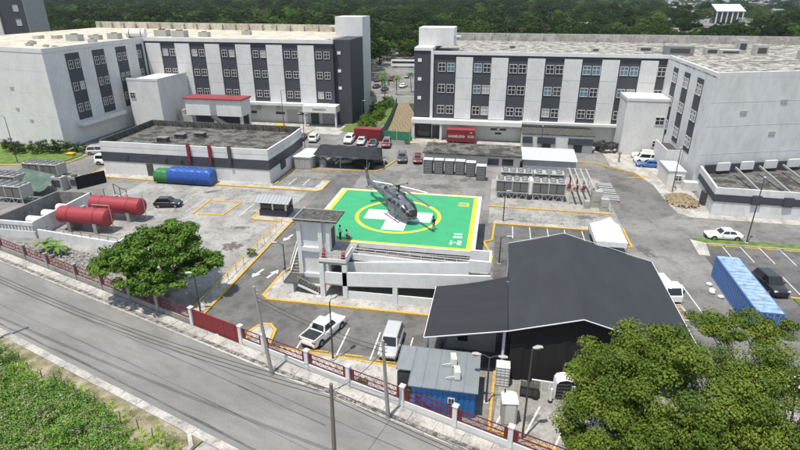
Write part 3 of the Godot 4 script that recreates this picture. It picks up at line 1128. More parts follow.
	struct("lawn", b, "lawn", "green lawn beneath the end wall of the left block")
	b = B.new()
	b.prism([[-37.2, 122.2], [-32.4, 121.4], [-27.6, 134], [-30.5, 160], [-37.6, 160]], 0.0, 0.12)
	struct("lawn", b, "lawn", "sunny lawn between the two hospital wings")
	b = B.new()
	b.sheet([[-25.4, 116.4], [-19.6, 115.8], [-20, 135], [-27.0, 160], [-30.4, 160], [-27.2, 134]], 0.01)
	struct("dirt_path", b, "sand")
	b = B.new()
	b.sheet([[-75, 160], [60, 160], [120, 330], [-140, 330]], -0.01)
	struct("back_lot", b, "asphalt", "car park behind the hospital wings")
	# rubble by the fence, sand by the right block
	b = B.new()
	b.sheet([[-58, 53.9], [-46, 51.8], st(-45, 29.4), st(-70, 29.4), [-63, 53.5]], 0.01)
	struct("rubble_patch", b, "rubble")
	for q in [[-32.9, 57.6, 4.6, 4.6, 0.3, "oil_stain"], [-34.5, 63.5, 4.0, 1.6, 0.2, "damp_stain"], [13.6, 76.2, 5.0, 2.6, 0.0, "damp_stain"], [-46.0, 76.5, 5.0, 2.0, 0.6, "damp_stain"], [-9.0, 86.0, 7.0, 4.0, 0.1, "damp_stain"], [-5.0, 90.5, 6.0, 2.5, 1.0, "damp_stain"], [-14.0, 43.0, 3.5, 3.0, 0.8, "damp_stain"], [-6.0, 42.0, 3.0, 2.2, 0.2, "damp_stain"], [21.5, 91.0, 4.0, 7.0, 0.2, "damp_stain"], [19.5, 66.0, 3.0, 6.0, 0.3, "damp_stain"], [4.2, 33.2, 2.6, 1.8, 0.5, "damp_stain"], [6.6, 31.6, 1.6, 1.2, 0.0, "oil_stain"], [-42, 84, 8, 3, 0.1, "damp_stain"]]:
		blot(q[0], q[1], q[2], q[3], q[4], q[5])
	# painted parking lines
	paint("parking_line", [[-12.98, -12.84, 38.1, 42.4], [-9.84, -9.7, 38.0, 42.3], [-16.9, -16.76, 38.4, 42.6], [-6.6, -6.46, 37.9, 42.0]], "worn_white")
	paint("parking_line", [[2.95, 3.07, 66.8, 70.9], [5.3, 5.42, 66.8, 70.9], [7.7, 7.82, 66.8, 70.9], [10.0, 10.12, 66.8, 70.9], [12.35, 12.47, 66.8, 70.9]], "worn_white")
	paint("parking_line", [[29.68, 29.8, 65.0, 69.5], [31.9, 32.02, 65.0, 69.5], [34.2, 34.32, 65.0, 69.5], [36.55, 36.67, 65.0, 69.5], [38.9, 39.02, 65.0, 69.5], [33.6, 33.72, 56.8, 61.5], [36.0, 36.12, 56.8, 61.5]], "worn_white")
	paint("parking_line", [[-34.78, -34.62, 82.2, 86.0], [-32.3, -32.14, 82.2, 86.0], [-36.75, -36.6, 67.4, 72.6], [-45.4, -45.3, 67.5, 73.0], [-47.9, -47.8, 67.5, 73.5]], "worn_white", 0.024)
	for q in [[[1.95, 33.5], [1.2, 31.4]], [[4.87, 34.7], [3.6, 31.4]], [[7.02, 34.0], [5.6, 30.4]], [[9.3, 33.5], [8.0, 30.0]], [[21.6, 57.6], [22.2, 49.0]]]:
		var m := B.new()
		var f := Vector2(q[1][0] - q[0][0], q[1][1] - q[0][1]).normalized() * 0.07
		m.sheet([[q[0][0] - f.y, q[0][1] + f.x], [q[1][0] - f.y, q[1][1] + f.x], [q[1][0] + f.y, q[1][1] - f.x], [q[0][0] + f.y, q[0][1] - f.x]], 0.02)
		struct("parking_line", m, "worn_white")
	# wheel stops, yellow
	var stops := [[-14.6, 38.3], [-11.35, 38.2], [-8.3, 37.9], [28.9, 69.1], [30.9, 69.1], [33.2, 69.1], [35.5, 69.1], [37.8, 69.1], [40.2, 69.1]]
	for q in stops:
		b = B.new()
		b.box(V(q[0], 0.07, q[1]), Vector3(1.7, 0.13, 0.16))
		struct("wheel_stop", b, "worn_yellow")
	b = B.new()
	b.wall([[0.95, 31.4], [1.25, 38.6]], 0.2, 0.0, 0.15)
	struct("painted_line", b, "worn_yellow")
	b = B.new()
	b.wall([[1.0, 31.4], [5.35, 30.4], [8.2, 29.6]], 0.16, 0.0, 0.14)
	struct("yellow_kerb", b, "worn_yellow")
	b = B.new()
	b.wall([[-18.6, 38.2], [-6.4, 37.3]], 0.2, 0.0, 0.14)
	struct("yellow_kerb", b, "worn_yellow")
	b = B.new()
	b.prism([[-18.4, 38.1], [-6.5, 37.2], [-6.5, 34.3], st(-17, 29.4), st(-28.6, 29.4)], 0.0, 0.1)
	struct("planting_verge", b, "concrete_pale")
	b = B.new()
	b.prism([[-21.6, 38.0], [-22.1, 40.0], [-21.6, 41.3], [-20.8, 41.4], [-20.0, 40.6], [-19.7, 38.6], [-19.3, 37.2]], 0.0, 0.13)
	struct("lane_island", b, "concrete_pale")
	kerb([[-21.7, 38.0], [-22.25, 40.0], [-21.65, 41.45], [-20.75, 41.55], [-19.85, 40.7], [-19.5, 38.5]])
	# floor arrows in the lane
	for q in [[-26.5, 51.4, -1.0], [-24.7, 51.5, 1.0], [-26.7, 61.5, -1.0], [-24.9, 40.0, 1.0]]:
		var m := B.new()
		var a := PackedVector2Array([Vector2(-0.15, -1.0), Vector2(0.15, -1.0), Vector2(0.15, 0.2), Vector2(0.5, 0.2), Vector2(0, 1.1), Vector2(-0.5, 0.2), Vector2(-0.15, 0.2)])
		var pts := []
		for p in a:
			pts.append([q[0] + p.x + p.y * 0.25 * q[2], q[1] + p.y * q[2]])
		m.sheet(pts, 0.02)
		struct("floor_arrow", m, "white_paint")


# ---------- hospital wings
func parapet(t: Node, pts: Array, y0: float, y1: float, m: String, wide := 0.35) -> void:
	var b := B.new()
	b.wall(pts, wide, y0, y1)
	obj("parapet", b, m, t)


func facade_front(t: Node, d: float, piers: Array, wins: Array, rows: Array, ww: float, wh: float, top: float, low: float, storey: Array) -> void:
	for p in piers:
		for k in storey.size() - 1:
			var b := B.new()
			b.blk(p[0], p[1], storey[k] + 0.02, storey[k + 1] - 0.02, d - 0.28, d - 0.0)
			obj("wall_panel", b, "white_wall", t)
	for x in wins:
		for y in rows:
			window(t, V(x, y - wh / 2, d - 0.02), 0, ww, wh, pane_pick())


func facade_side(t: Node, x: float, face: float, stripes: Array, rows: Array, ww: float, wh: float, top: float, low: float) -> void:
	for s in stripes:
		var b := B.new()
		b.blk(x, x + face * 0.06, low, top, s[0], s[1])
		obj("navy_panel", b, "navy_wall", t)
		var q: float = (s[1] - s[0]) / 4
		for e in [s[0] + q * 1.02, s[1] - q * 1.02]:
			if s[1] - s[0] < 2.5 and e > s[0] + q * 1.5:
				continue
			for y in rows:
				window(t, V(x + face * 0.05, y - wh / 2, e), face * PI / 2, ww, wh, pane_pick())


func left_building() -> void:
	rng.seed = 21
	blue_share = 0.0
	var t := thing("hospital_wing", "left white and navy hospital wing with cream roof and east wall of navy stripes", "building")
	var foot := [[-140, 107], [-90, 95.9], [-90, 128.5], [-40.2, 128.5], [-40.2, 167], [-140, 176]]
	var b := B.new()
	b.prism([[-140, 107], [-90, 95.9], [-90, 128.5], [-90, 172], [-140, 176]], 0.0, 19.5)
	obj("wall", b, "white_wall", t)
	b = B.new()
	b.blk(-89.98, -40.2, 5.2, 19.4, 128.5, 166.9)
	obj("wall", b, "navy_wall", t)
	b = B.new()
	b.blk(-89.97, -40.1, 0, 5.2, 128.45, 166.8)
	obj("wall", b, "light_grey_wall", t)
	b = B.new()
	b.prism(foot, 19.5, 19.6)
	obj("roof", b, "roof_cream", t)
	b = B.new()
	b.wall([[-140, 107.1], [-90.05, 96.05], [-90.05, 128.4]], 0.4, 19.4, 20.25)
	obj("parapet", b, "white_wall", t)
	b = B.new()
	b.blk(-89.85, -40.0, 19.35, 20.2, 128.2, 128.62)
	obj("cornice", b, "white_wall", t)
	b = B.new()
	b.wall([[-40.4, 128.7], [-40.4, 166.8]], 0.4, 19.6, 20.3)
	obj("parapet", b, "roof_cream", t)
	b = B.new()
	b.wall([[-40.4, 166.8], [-90, 171.2], [-140, 175.8]], 0.4, 19.6, 21.6)
	for k in 21:
		var u := k / 20.0
		var x := lerpf(-42.5, -138, u)
		var d := lerpf(166.9, 175.5, u)
		b.box(V(x, 20.5, d - 0.55), Vector3(0.35, 1.75, 0.8))
	obj("back_parapet", b, "roof_cream", t)
	for k in 4:
		b = B.new()
		b.blk(-119 + k * 4.2 - 0.9, -119 + k * 4.2 + 0.9, 19.6, 20.4, 126 + k * 1.5, 128 + k * 1.5)
		obj("roof_curb", b, "roof_cream", t)
	var piers := [[-89.4, -85.4], [-81.35, -77.4], [-73.2, -69.3], [-65.0, -61.07], [-57.0, -52.9], [-48.9, -44.85]]
	var wins := []
	for x in [-85.4, -77.4, -69.3, -61.07, -52.9, -44.85]:
		wins += [x + 1.15, x + 3.1]
	facade_front(t, 128.5, piers, wins, [17.5, 12.75, 7.95], 1.4, 1.65, 18.9, 5.3, [5.3, 9.6, 14.2, 18.9])
	facade_side(t, -90.0, 1.0, [[101.6, 105.6], [109.6, 113.5], [117.4, 121.2], [125.2, 127.6]], [17.35, 12.8, 8.3], 1.3, 1.75, 18.75, 4.9)
	# ledge over the ground floor, doors and vents
	b = B.new()
	b.blk(-66, -41.5, 4.6, 5.25, 126.6, 128.4)
	obj("ledge", b, "white_wall", t)
	b = B.new()
	b.blk(-89.95, -88.0, 3.9, 4.7, 100.4, 114.4)
	obj("canopy_slab", b, "white_wall", t)
	for x in [-63.6, -56.0, -50.0]:
		b = B.new()
		b.blk(x, x + 2.4, 2.1, 2.7, 128.36, 128.5)
		obj("vent", b, "machine_dark", t)
	for x in [-60.8, -55.6]:
		b = B.new()
		b.blk(x, x + 0.9, 3.2, 4.1, 127.8, 128.4)
		obj("air_conditioner", b, "machine", t)
	for x in [-53.0, -47.5]:
		b = B.new()
		b.blk(x, x + 3.0, 0.05, 3.3, 128.38, 128.5)
		obj("roller_door", b, "machine", t)
	# end wall vents
	for q in [[-102, 11.6], [-102, 7.2], [-98.5, 5.0]]:
		b = B.new()
		var dd: float = 107 + (q[0] + 140) * (95.9 - 107) / 50.0
		b.box(V(q[0], q[1] + 0.3, dd - 0.02), Vector3(1.1, 0.6, 0.14), Basis(Vector3.UP, -0.2184))
		obj("vent", b, "machine", t)
	for y in [6.6, 11.2, 15.8]:
		b = B.new()
		b.wall([[-139.9, 106.98], [-90.05, 95.91]], 0.03, y, y + 0.05)
		obj("joint_strip", b, "light_grey_wall", t)
	# stair tower at the east end
	b = B.new()
	b.blk(-41.4, -36.2, 0, 20.2, 129.6, 142.0)
	obj("stair_tower", b, "navy_wall", t)
	b = B.new()
	b.blk(-43.4, -36.15, 0, 24.9, 142.0, 150.5)
	obj("stair_tower", b, "white_wall", t, Vector3.ZERO)
	b = B.new()
	b.blk(-41.9, -41.2, 0.2, 20.5, 129.0, 129.8)
	obj("corner_column", b, "white_wall", t)
	b = B.new()
	b.blk(-45.4, -43.4, 22.4, 22.6, 143, 145)
	obj("door_canopy", b, "white_wall", t)
	for y in [17.2, 13.0, 8.9]:
		b = B.new()
		b.blk(-39.4, -38.6, y - 0.35, y + 0.35, 129.5, 129.62)
		obj("small_window", b, "lamp_glass", t)
	# entrance porch
	b = B.new()
	b.blk(-47.4, -38.9, 3.6, 5.2, 124.6, 128.3)
	obj("porch_roof", b, "white_wall", t)
	for x in [-47.2, -39.3]:
		b = B.new()
		b.blk(x, x + 0.35, 0.0, 3.6, 124.9, 125.3)
		obj("porch_column", b, "white_wall", t)
	b = B.new()
	b.blk(-46.6, -44.6, 0.05, 2.9, 128.3, 128.42)
	obj("door", b, "machine_dark", t)
	b = B.new()
	b.blk(-43.6, -39.8, 0.05, 3.2, 128.3, 128.42)
	obj("roller_door", b, "grey_metal_wall", t)
	lettering("EMERGENCIA", t, V(-43.1, 4.4, 124.57), 0.0, 0.42, "steel_dark")
	# roof plant
	var rp := [[-104, 122, 2.2], [-102, 127, 1.6], [-99, 130, 2.0], [-96, 118, 1.2], [-92.5, 141, 2.4], [-86, 139, 2.4], [-80, 141, 1.8], [-107, 112, 1.0], [-104, 108, 0.9], [-98, 106, 0.7], [-94, 104, 0.7], [-72, 150, 1.6]]
	for q in rp:
		var r := thing("roof_unit", "", "", V(q[0], 19.6, q[1]))
		b = B.new()
		b.box(Vector3(0, q[2] * 0.35, 0), Vector3(q[2] * 1.5, q[2] * 0.7, q[2]))
		obj("casing", b, "machine", r)
		b = B.new()
		b.cyl(Vector3(0, q[2] * 0.7, 0), Vector3(0, q[2] * 0.78, 0), q[2] * 0.38, q[2] * 0.38, 12)
		obj("fan", b, "machine_dark", r)
		tag(r, "small pale machine on the cream roof of the left wing", "roof machine", "machines on the left roof")
	var w := thing("water_tank", "white horizontal tank with dark straps on the left cream roof", "tank", V(-95.5, 19.6, 134), 0.2)
	b = B.new()
	b.cyl(Vector3(-2.4, 1.2, 0), Vector3(2.4, 1.2, 0), 1.1, 1.1, 14)
	obj("tank_body", b, "white_paint", w)
	b = B.new()
	for x in [-1.5, 1.5]:
		b.cyl(Vector3(x - 0.1, 1.2, 0), Vector3(x + 0.1, 1.2, 0), 1.13, 1.13, 14, false)
		b.box(Vector3(x, 0.2, 0), Vector3(0.3, 0.4, 1.8))
	obj("strap", b, "machine_dark", w)

	# upper annexes in front of the main wall
	var a := thing("annex", "plain white three-storey annex box in the left hospital corner", "building")
	b = B.new()
	b.blk(-87.2, -79.2, 0, 11.5, 115.5, 128.0)
	obj("wall", b, "white_wall", a)
	b = B.new()
	b.wall([[-87.1, 115.6], [-79.3, 115.6], [-79.3, 127.8]], 0.3, 11.5, 12.0)
	obj("parapet", b, "white_wall", a)
	window(a, V(-86.2, 8.0, 115.46), 0, 1.3, 1.5, "pane_dark")
	b = B.new()
	b.blk(-78.6, -75.2, 0, 2.6, 121, 123)
	b.blk(-78.2, -77.0, 2.6, 3.8, 121.2, 122.6)
	single("gas_plant", b, "machine", "clutter of grey pipes and cylinders at the foot of the white annex", "machine")
	a = thing("pavilion", "white pavilion with flat red roof raised on stilts", "building")
	b = B.new()
	b.blk(-72.6, -58.6, 4.0, 7.7, 115, 119.9)
	obj("wall", b, "white_wall", a)
	b = B.new()
	b.prism([[-72.9, 114.7], [-58.3, 114.7], [-58.3, 120.2], [-72.9, 120.2]], 7.7, 8.0)
	obj("roof", b, "red_roof", a)
	for x in [-72.2, -66, -59.4]:
		for d in [115.4, 119.2]:
			b = B.new()
			b.blk(x, x + 0.6, 0, 4.0, d, d + 0.6)
			obj("column", b, "white_wall", a)
	b = B.new()
	b.blk(-72.4, -58.8, 0.0, 3.9, 118.4, 118.8)
	obj("back_wall", b, "navy_wall", a)
	b = B.new()
	b.blk(-66.4, -64.9, 4.1, 6.9, 114.9, 115)
	obj("door", b, "grey_metal_wall", a)
	b = B.new()
	b.bar(V(-65.6, 4.0, 114.2), V(-57.6, 0.2, 112.8), 1.3, 0.25)
	b.bar(V(-65.6, 5.0, 113.6), V(-57.6, 1.2, 112.2), 0.06, 0.06)
	obj("stair", b, "steel_dark", a)


func right_building() -> void:
	rng.seed = 33
	blue_share = 0.34
	var t := thing("hospital_wing", "right white and navy hospital wing with weathered grey roof", "building")
	var D := 119.5
	var foot := [[-15.0, D], [32.6, D], [32.6, 92.2], [75, 107.5], [75, 158], [-15, 158]]
	var b := B.new()
	b.prism([[32.6, D + 0.05], [32.6, 92.2], [75, 107.5], [75, 158], [32.6, 158]], 0, 18.2)
	obj("wall", b, "white_stained", t)
	b = B.new()
	b.blk(-15.0, 32.6, 4.6, 18.4, D, 157.9)
	obj("wall", b, "navy_wall", t)
	b = B.new()
	b.blk(-14.9, 32.5, 0, 4.6, D + 0.06, 157.8)
	obj("wall", b, "light_grey_wall", t)
	b = B.new()
	b.prism(foot, 18.2, 18.45)
	obj("roof", b, "roof_dirty", t)
	b = B.new()
	b.blk(-15.0, 32.9, 18.3, 19.0, D - 0.3, D + 0.15)
	obj("cornice", b, "white_wall", t)
	b = B.new()
	b.wall([[32.85, D - 0.2], [32.85, 92.5], [75, 107.7]], 0.4, 18.1, 19.0)
	obj("parapet", b, "white_stained", t)
	b = B.new()
	b.wall([[-15, 157.8], [75, 157.8]], 0.4, 18.4, 20.4)
	for k in 20:
		b.box(V(-13 + k * 4.6, 19.3, 157.2), Vector3(0.35, 1.75, 0.9))
	obj("back_parapet", b, "concrete_pale", t)
	var piers := [[-9.84, -6.26], [-2.34, 1.16], [5.15, 8.72], [12.58, 16.12], [20.05, 23.46], [27.56, 30.9]]
	var wins := []
	for x in [-14.5, -6.26, 1.16, 8.72, 16.12, 23.46]:
		wins += [x + 1.12, x + 3.02]
	wins[0] = -12.9
	wins[1] = -10.95
	wins.append(31.8)
	facade_front(t, D, piers, wins, [16.55, 12.05, 7.45], 1.6, 1.8, 17.9, 4.7, [4.7, 9.0, 13.5, 17.85])
	facade_side(t, 32.6, -1.0, [[111.4, 114.4], [104.2, 107.4], [97.0, 100.2]], [16.4, 12.0, 7.5], 1.15, 1.8, 17.3, 4.8)
	# stair head at the west end
	b = B.new()
	b.blk(-19.0, -15.0, 0, 19.0, 119.8, 131)
	obj("stair_tower", b, "navy_wall", t)
	b = B.new()
	b.blk(-19.0, -15.0, 19.0, 19.6, 119.6, 131)
	obj("parapet", b, "white_wall", t)
	b = B.new()
	b.blk(-18.8, -11.0, 19.6, 23.4, 124.5, 132)
	obj("lift_house", b, "white_wall", t)
	b = B.new()
	b.blk(-15.3, -14.7, 4.6, 19.0, 119.1, 119.8)
	obj("corner_column", b, "white_wall", t)
	b = B.new()
	b.blk(-11.0, -9.6, 21.4, 21.6, 126, 128)
	obj("door_canopy", b, "white_wall", t)
	for y in [17.0, 13.0, 8.9]:
		b = B.new()
		b.blk(-18.2, -17.4, y - 0.35, y + 0.35, 119.7, 119.82)
		obj("small_window", b, "lamp_glass", t)
	# ground floor: ledge, doors, vents
	b = B.new()
	b.blk(-19.2, 5.0, 3.7, 4.6, 117.3, D)
	obj("ledge", b, "white_wall", t)
	b = B.new()
	b.blk(4.5, 33, 4.2, 4.7, 118.4, D)
	obj("ledge", b, "white_wall", t)
	for x in [-19.0, -12.8]:
		b = B.new()
		b.blk(x, x + 0.5, 0, 3.7, 117.5, 118)
		obj("porch_column", b, "white_wall", t)
	b = B.new()
	b.blk(-14.7, -13.0, 0.05, 2.9, D - 0.02, D + 0.1)
	obj("door", b, "machine_dark", t)
	b = B.new()
	b.blk(-18.2, -15.4, 0.05, 2.8, 119.72, 119.8)
	obj("window_band", b, "pane_dark", t)
	for q in [[-1.6, 2.3], [0.4, 2.3], [-0.6, 1.4]]:
		b = B.new()
		b.blk(q[0], q[0] + 1.4, q[1], q[1] + 0.45, D - 0.02, D + 0.06)
		obj("vent", b, "machine_dark", t)
	for x in [-0.6, 1.3, 3.2]:
		b = B.new()
		b.blk(x, x + 0.9, 3.0, 3.7, D - 0.6, D)
		obj("air_conditioner", b, "machine", t)
	for y in [6.0, 10.6, 14.4]:
		b = B.new()
		b.wall([[32.65, 92.215], [75, 107.495]], 0.03, y, y + 0.05)
		obj("joint_strip", b, "light_grey_wall", t)
	for q in [[45, 14.0], [44.4, 8.8], [38.5, 12.4]]:
		b = B.new()
		var dd: float = 92.2 + (q[0] - 32.6) * 15.3 / 42.4
		b.box(V(q[0], q[1] + 0.3, dd - 0.02), Vector3(1.2, 0.6, 0.14), Basis(Vector3.UP, 0.3463))
		obj("vent", b, "machine", t)
	# roof plant
	for q in [[36, 126, 5.5, 1.8, 2.6, "long grey metal plant room on the right roof"], [43, 128, 2.6, 1.4, 2.0, "pale machine right beside the long grey plant room on the roof"], [47.5, 131, 4.5, 0.8, 3.0, "low wide pale machine amid the right roof"], [52, 127, 2.4, 2.2, 2.2, "cubic pale machine with dark grille on the right roof"], [58, 122, 1.8, 1.6, 1.8, "rightmost pale machine on the weathered right roof"], [51, 134, 1.8, 2.6, 1.8, "tallest pale machine on the weathered right roof"], [31, 133, 3.0, 1.0, 1.6, "low pale machine left of the long grey plant room"], [20, 130, 1.5, 0.8, 1.4, "small pale roof box above the white corner annex"], [2, 135, 1.6, 0.7, 1.4, "leftmost small box on the weathered right roof"]]:
		var r := thing("roof_unit", "" , "roof machine", V(q[0], 18.45, q[1]), 0.0, "machines on the right roof")
		b = B.new()
		b.box(Vector3(0, q[3] / 2, 0), Vector3(q[2], q[3], q[4]))
		obj("casing", b, "machine" if q[2] != 5.5 else "zinc_dull", r)
		b = B.new()
		b.box(Vector3(0, q[3] * 0.5, q[4] / 2 + 0.01), Vector3(q[2] * 0.7, q[3] * 0.5, 0.04))
		obj("grille", b, "machine_dark", r)
		r.set_meta("label", q[5])
	b = B.new()
	b.bar(V(29, 18.8, 124), V(40, 18.8, 131), 0.2, 0.2)
	b.bar(V(33, 19.0, 140), V(60, 19.0, 136), 0.25, 0.25)
	b.bar(V(40, 18.8, 110), V(66, 18.8, 119), 0.2, 0.2)
	single("roof_pipe", b, "steel", "long pipes lying across the weathered right roof", "pipe")
	# white corner box
	var a := thing("annex", "plain white annex box with two small windows at the right inner corner", "building")
	b = B.new()
	b.blk(24.6, 32.4, 0, 11.0, 112.2, D - 0.35)
	obj("wall", b, "white_wall", a)
	b = B.new()
	b.blk(24.5, 32.5, 11.0, 11.5, 112.1, D - 0.3)
	obj("parapet", b, "white_wall", a)
	window(a, V(31.2, 7.2, 112.16), 0, 1.7, 1.6, "pane_dark")
	window(a, V(31.2, 2.6, 112.16), 0, 1.3, 1.3, "pane_dark")
	# long low block with dark awnings
	a = thing("low_block", "long low white block with grey roof and navy awnings before the right wing", "building")
	b = B.new()
	b.blk(5.1, 19.4, 0, 3.4, 112.4, 119.0)
	obj("wall", b, "white_wall", a)
	b = B.new()
	b.blk(5.0, 19.5, 3.4, 3.6, 112.3, 119.2)
	obj("roof", b, "parapet_dirty", a)
	for x in [5.2, 8.2, 14.4, 18.0]:
		b = B.new()
		b.blk(x, x + (2.0 if x < 6 else (3.6 if x < 17 else 1.3)), 1.7, 3.0, 111.9, 112.42)
		obj("awning", b, "navy_wall", a)
	for x in [9.3, 15.6]:
		b = B.new()
		b.blk(x, x + 1.7, 0.02, 1.9, 112.3, 112.43)
		obj("door", b, "machine_dark", a)
	# two-storey dock on the right, open trough roof and piers
	a = thing("loading_dock", "low white and navy loading dock against the right hospital block", "building")
	b = B.new()
	b.prism([[31.9, 80.6], [75, 79.0], [75, 107], [33.2, 92.0]], 0, 3.0)
	obj("wall", b, "white_stained", a)
	b = B.new()
	b.prism([[32.2, 81.6], [75, 80.0], [75, 106.8], [33.4, 91.8]], 3.0, 3.06)
	obj("roof", b, "roof_grey", a)
	b = B.new()
	b.wall([[75, 79.15], [32.0, 80.75], [33.2, 91.6]], 0.3, 3.0, 4.3)
	obj("parapet", b, "white_stained", a)
	b = B.new()
	b.wall([[75, 78.95], [31.86, 80.56], [33.1, 91.6]], 0.1, 2.2, 3.3)
	obj("navy_band", b, "navy_wall", a)
	b = B.new()
	b.wall([[33.7, 91.3], [75, 106.2]], 0.2, 3.0, 4.6)
	obj("navy_wall", b, "navy_wall", a)
	for k in 8:
		var x := 36.6 + k * 4.1
		var dd := 91.3 + (x - 33.7) * 14.9 / 41.3
		b = B.new()
		b.box(V(x, 4.3, dd - 0.4), Vector3(2.2, 1.3, 0.4), Basis(Vector3.UP, 0.35))
		obj("duct_box", b, "white_wall", a)
		b = B.new()
		b.bar(V(x + 1.6, 4.4, dd - 1.0), V(x + 1.6, 3.6, 80.4), 0.22, 0.3)
		obj("roof_beam", b, "grey_metal_wall", a)
		b = B.new()
		b.blk(x + 0.2, x + 1.4, 2.1, 3.5, 78.9 - 0.0375 * (x - 31.9) + 1.35, 81.2)
		obj("hatch", b, "navy_wall", a)
	b = B.new()
	b.blk(31.8, 32.4, 0.05, 2.2, 84.2, 85.6)
	obj("door", b, "machine_dark", a)
	# small lean-to beside the striped wall
	a = thing("lean_to", "small flat roofed white lean-to below the striped right wall", "building")
	b = B.new()
	b.blk(29.8, 32.5, 0.1, 4.0, 99.6, 107.5)
	obj("wall", b, "white_wall", a)
	b = B.new()
	b.blk(30.1, 32.4, 4.0, 4.1, 99.9, 107.4)
	obj("roof", b, "parapet_dirty", a)
	b = B.new()
	b.wall([[32.4, 99.7], [29.9, 99.7], [29.9, 107.4]], 0.2, 4.0, 4.7)
	obj("parapet", b, "white_wall", a)
	# prefab cabin
	a = thing("prefab_cabin", "white prefab cabin with a small window beside the right block", "cabin")
	b = B.new()
	b.blk(28.8, 31.4, 0.15, 2.8, 92.6, 98.8)
	obj("wall", b, "white_paint", a)
	b = B.new()
	b.blk(28.7, 31.5, 2.8, 2.95, 92.5, 98.9)
	obj("roof", b, "sheet_roof", a)
	window(a, V(30.4, 1.7, 92.56), 0, 1.1, 1.0, "pane_dark")
	for k in 9:
		b = B.new()
		b.blk(28.77, 28.81, 0.2, 2.75, 93.0 + k * 0.65, 93.06 + k * 0.65)
		obj("rib", b, "machine", a)
	b = B.new()
	b.blk(31.0, 33.5, 0.12, 1.6, 90.9, 92.2)
	single("low_wall", b, "white_wall", "low white wall in front of the prefab cabin", "wall")


func lettering(what: String, parent: Node, at: Vector3, turn: float, size: float, m: String, tilt := 0.0, called := "lettering") -> void:
	var f := SystemFont.new()
	f.font_names = PackedStringArray(["Droid Sans"])
	var tm := TextMesh.new()
	tm.text = what
	tm.font = f
	tm.font_size = 32
	tm.pixel_size = size / 24.0
	tm.depth = 0.03
	var o := MeshInstance3D.new()
	o.mesh = tm
	o.material_override = M[m]
	o.name = called
	o.position = at
	o.rotation = Vector3(tilt, turn, 0)
	parent.add_child(o, true)


func band_building() -> void:
	var t := thing("banded_building", "low flat roofed white building with a broad navy band", "building")
	var b := B.new()
	var pts := [[-69.8, 82.0], [-37.9, 82.0], [-37.7, 92.6], [-38.0, 98.5], [-70.6, 99]]
	b.prism(pts, 0, 5.1)
	obj("wall", b, "white_wall", t)
	b = B.new()
	b.prism(pts, 5.1, 5.14)
	obj("roof", b, "roof_grey", t)
	b = B.new()
	b.wall([[-69.65, 82.15], [-38.05, 82.15], [-37.85, 92.6], [-38.15, 98.35]], 0.3, 5.1, 6.05)
	obj("parapet", b, "white_wall", t)
	b = B.new()
	b.wall([[-69.65, 82.3], [-70.45, 98.85], [-38.3, 98.35]], 0.3, 5.1, 6.3)
	obj("parapet", b, "parapet_dirty", t)
	b = B.new()
	b.wall([[-69.83, 81.97], [-37.87, 81.97], [-37.67, 92.6], [-37.95, 98.5]], 0.1, 2.5, 4.2)
	obj("navy_band", b, "navy_wall", t)
	for q in [[-52.6, "red_metal"], [-48.6, "red_metal"], [-45.0, "steel_dark"]]:
		b = B.new()
		b.blk(q[0], q[0] + 0.45, 3.4, 6.5, 81.5, 81.92)
		obj("drain_pipe", b, q[1], t)
	b = B.new()
	b.blk(-61.2, -60.0, 0.1, 2.4, 81.9, 82.02)
	obj("door", b, "machine_dark", t)
	b = B.new()
	b.blk(-37.72, -37.6, 1.2, 3.0, 86.6, 88.6)
	obj("dark_window", b, "navy_wall", t)
	for x in [-57.4, -54.4, -65]:
		b = B.new()
		b.blk(x, x + 0.5, 3.3, 3.7, 81.75, 81.93)
		obj("wall_lamp", b, "machine_dark", t)
	for q in [[-58.8, 90.0], [-55.6, 91.5], [-60.5, 87.0]]:
		var r := thing("roof_hatch", ("middle one" if q[1] == 90.0 else ("rearmost" if q[1] > 91.0 else "leftmost")) + " of three dark boxes on the banded building's roof", "roof hatch", V(q[0], 5.14, q[1]), 0.0, "roof boxes of the banded building")
		b = B.new()
		b.box(Vector3(0, 0.4, 0), Vector3(1.9, 0.8, 1.2))
		obj("casing", b, "parapet_dirty", r)
		b = B.new()
		b.box(Vector3(0, 0.86, 0), Vector3(2.1, 0.12, 1.4))
		obj("lid", b, "concrete_grey", r)


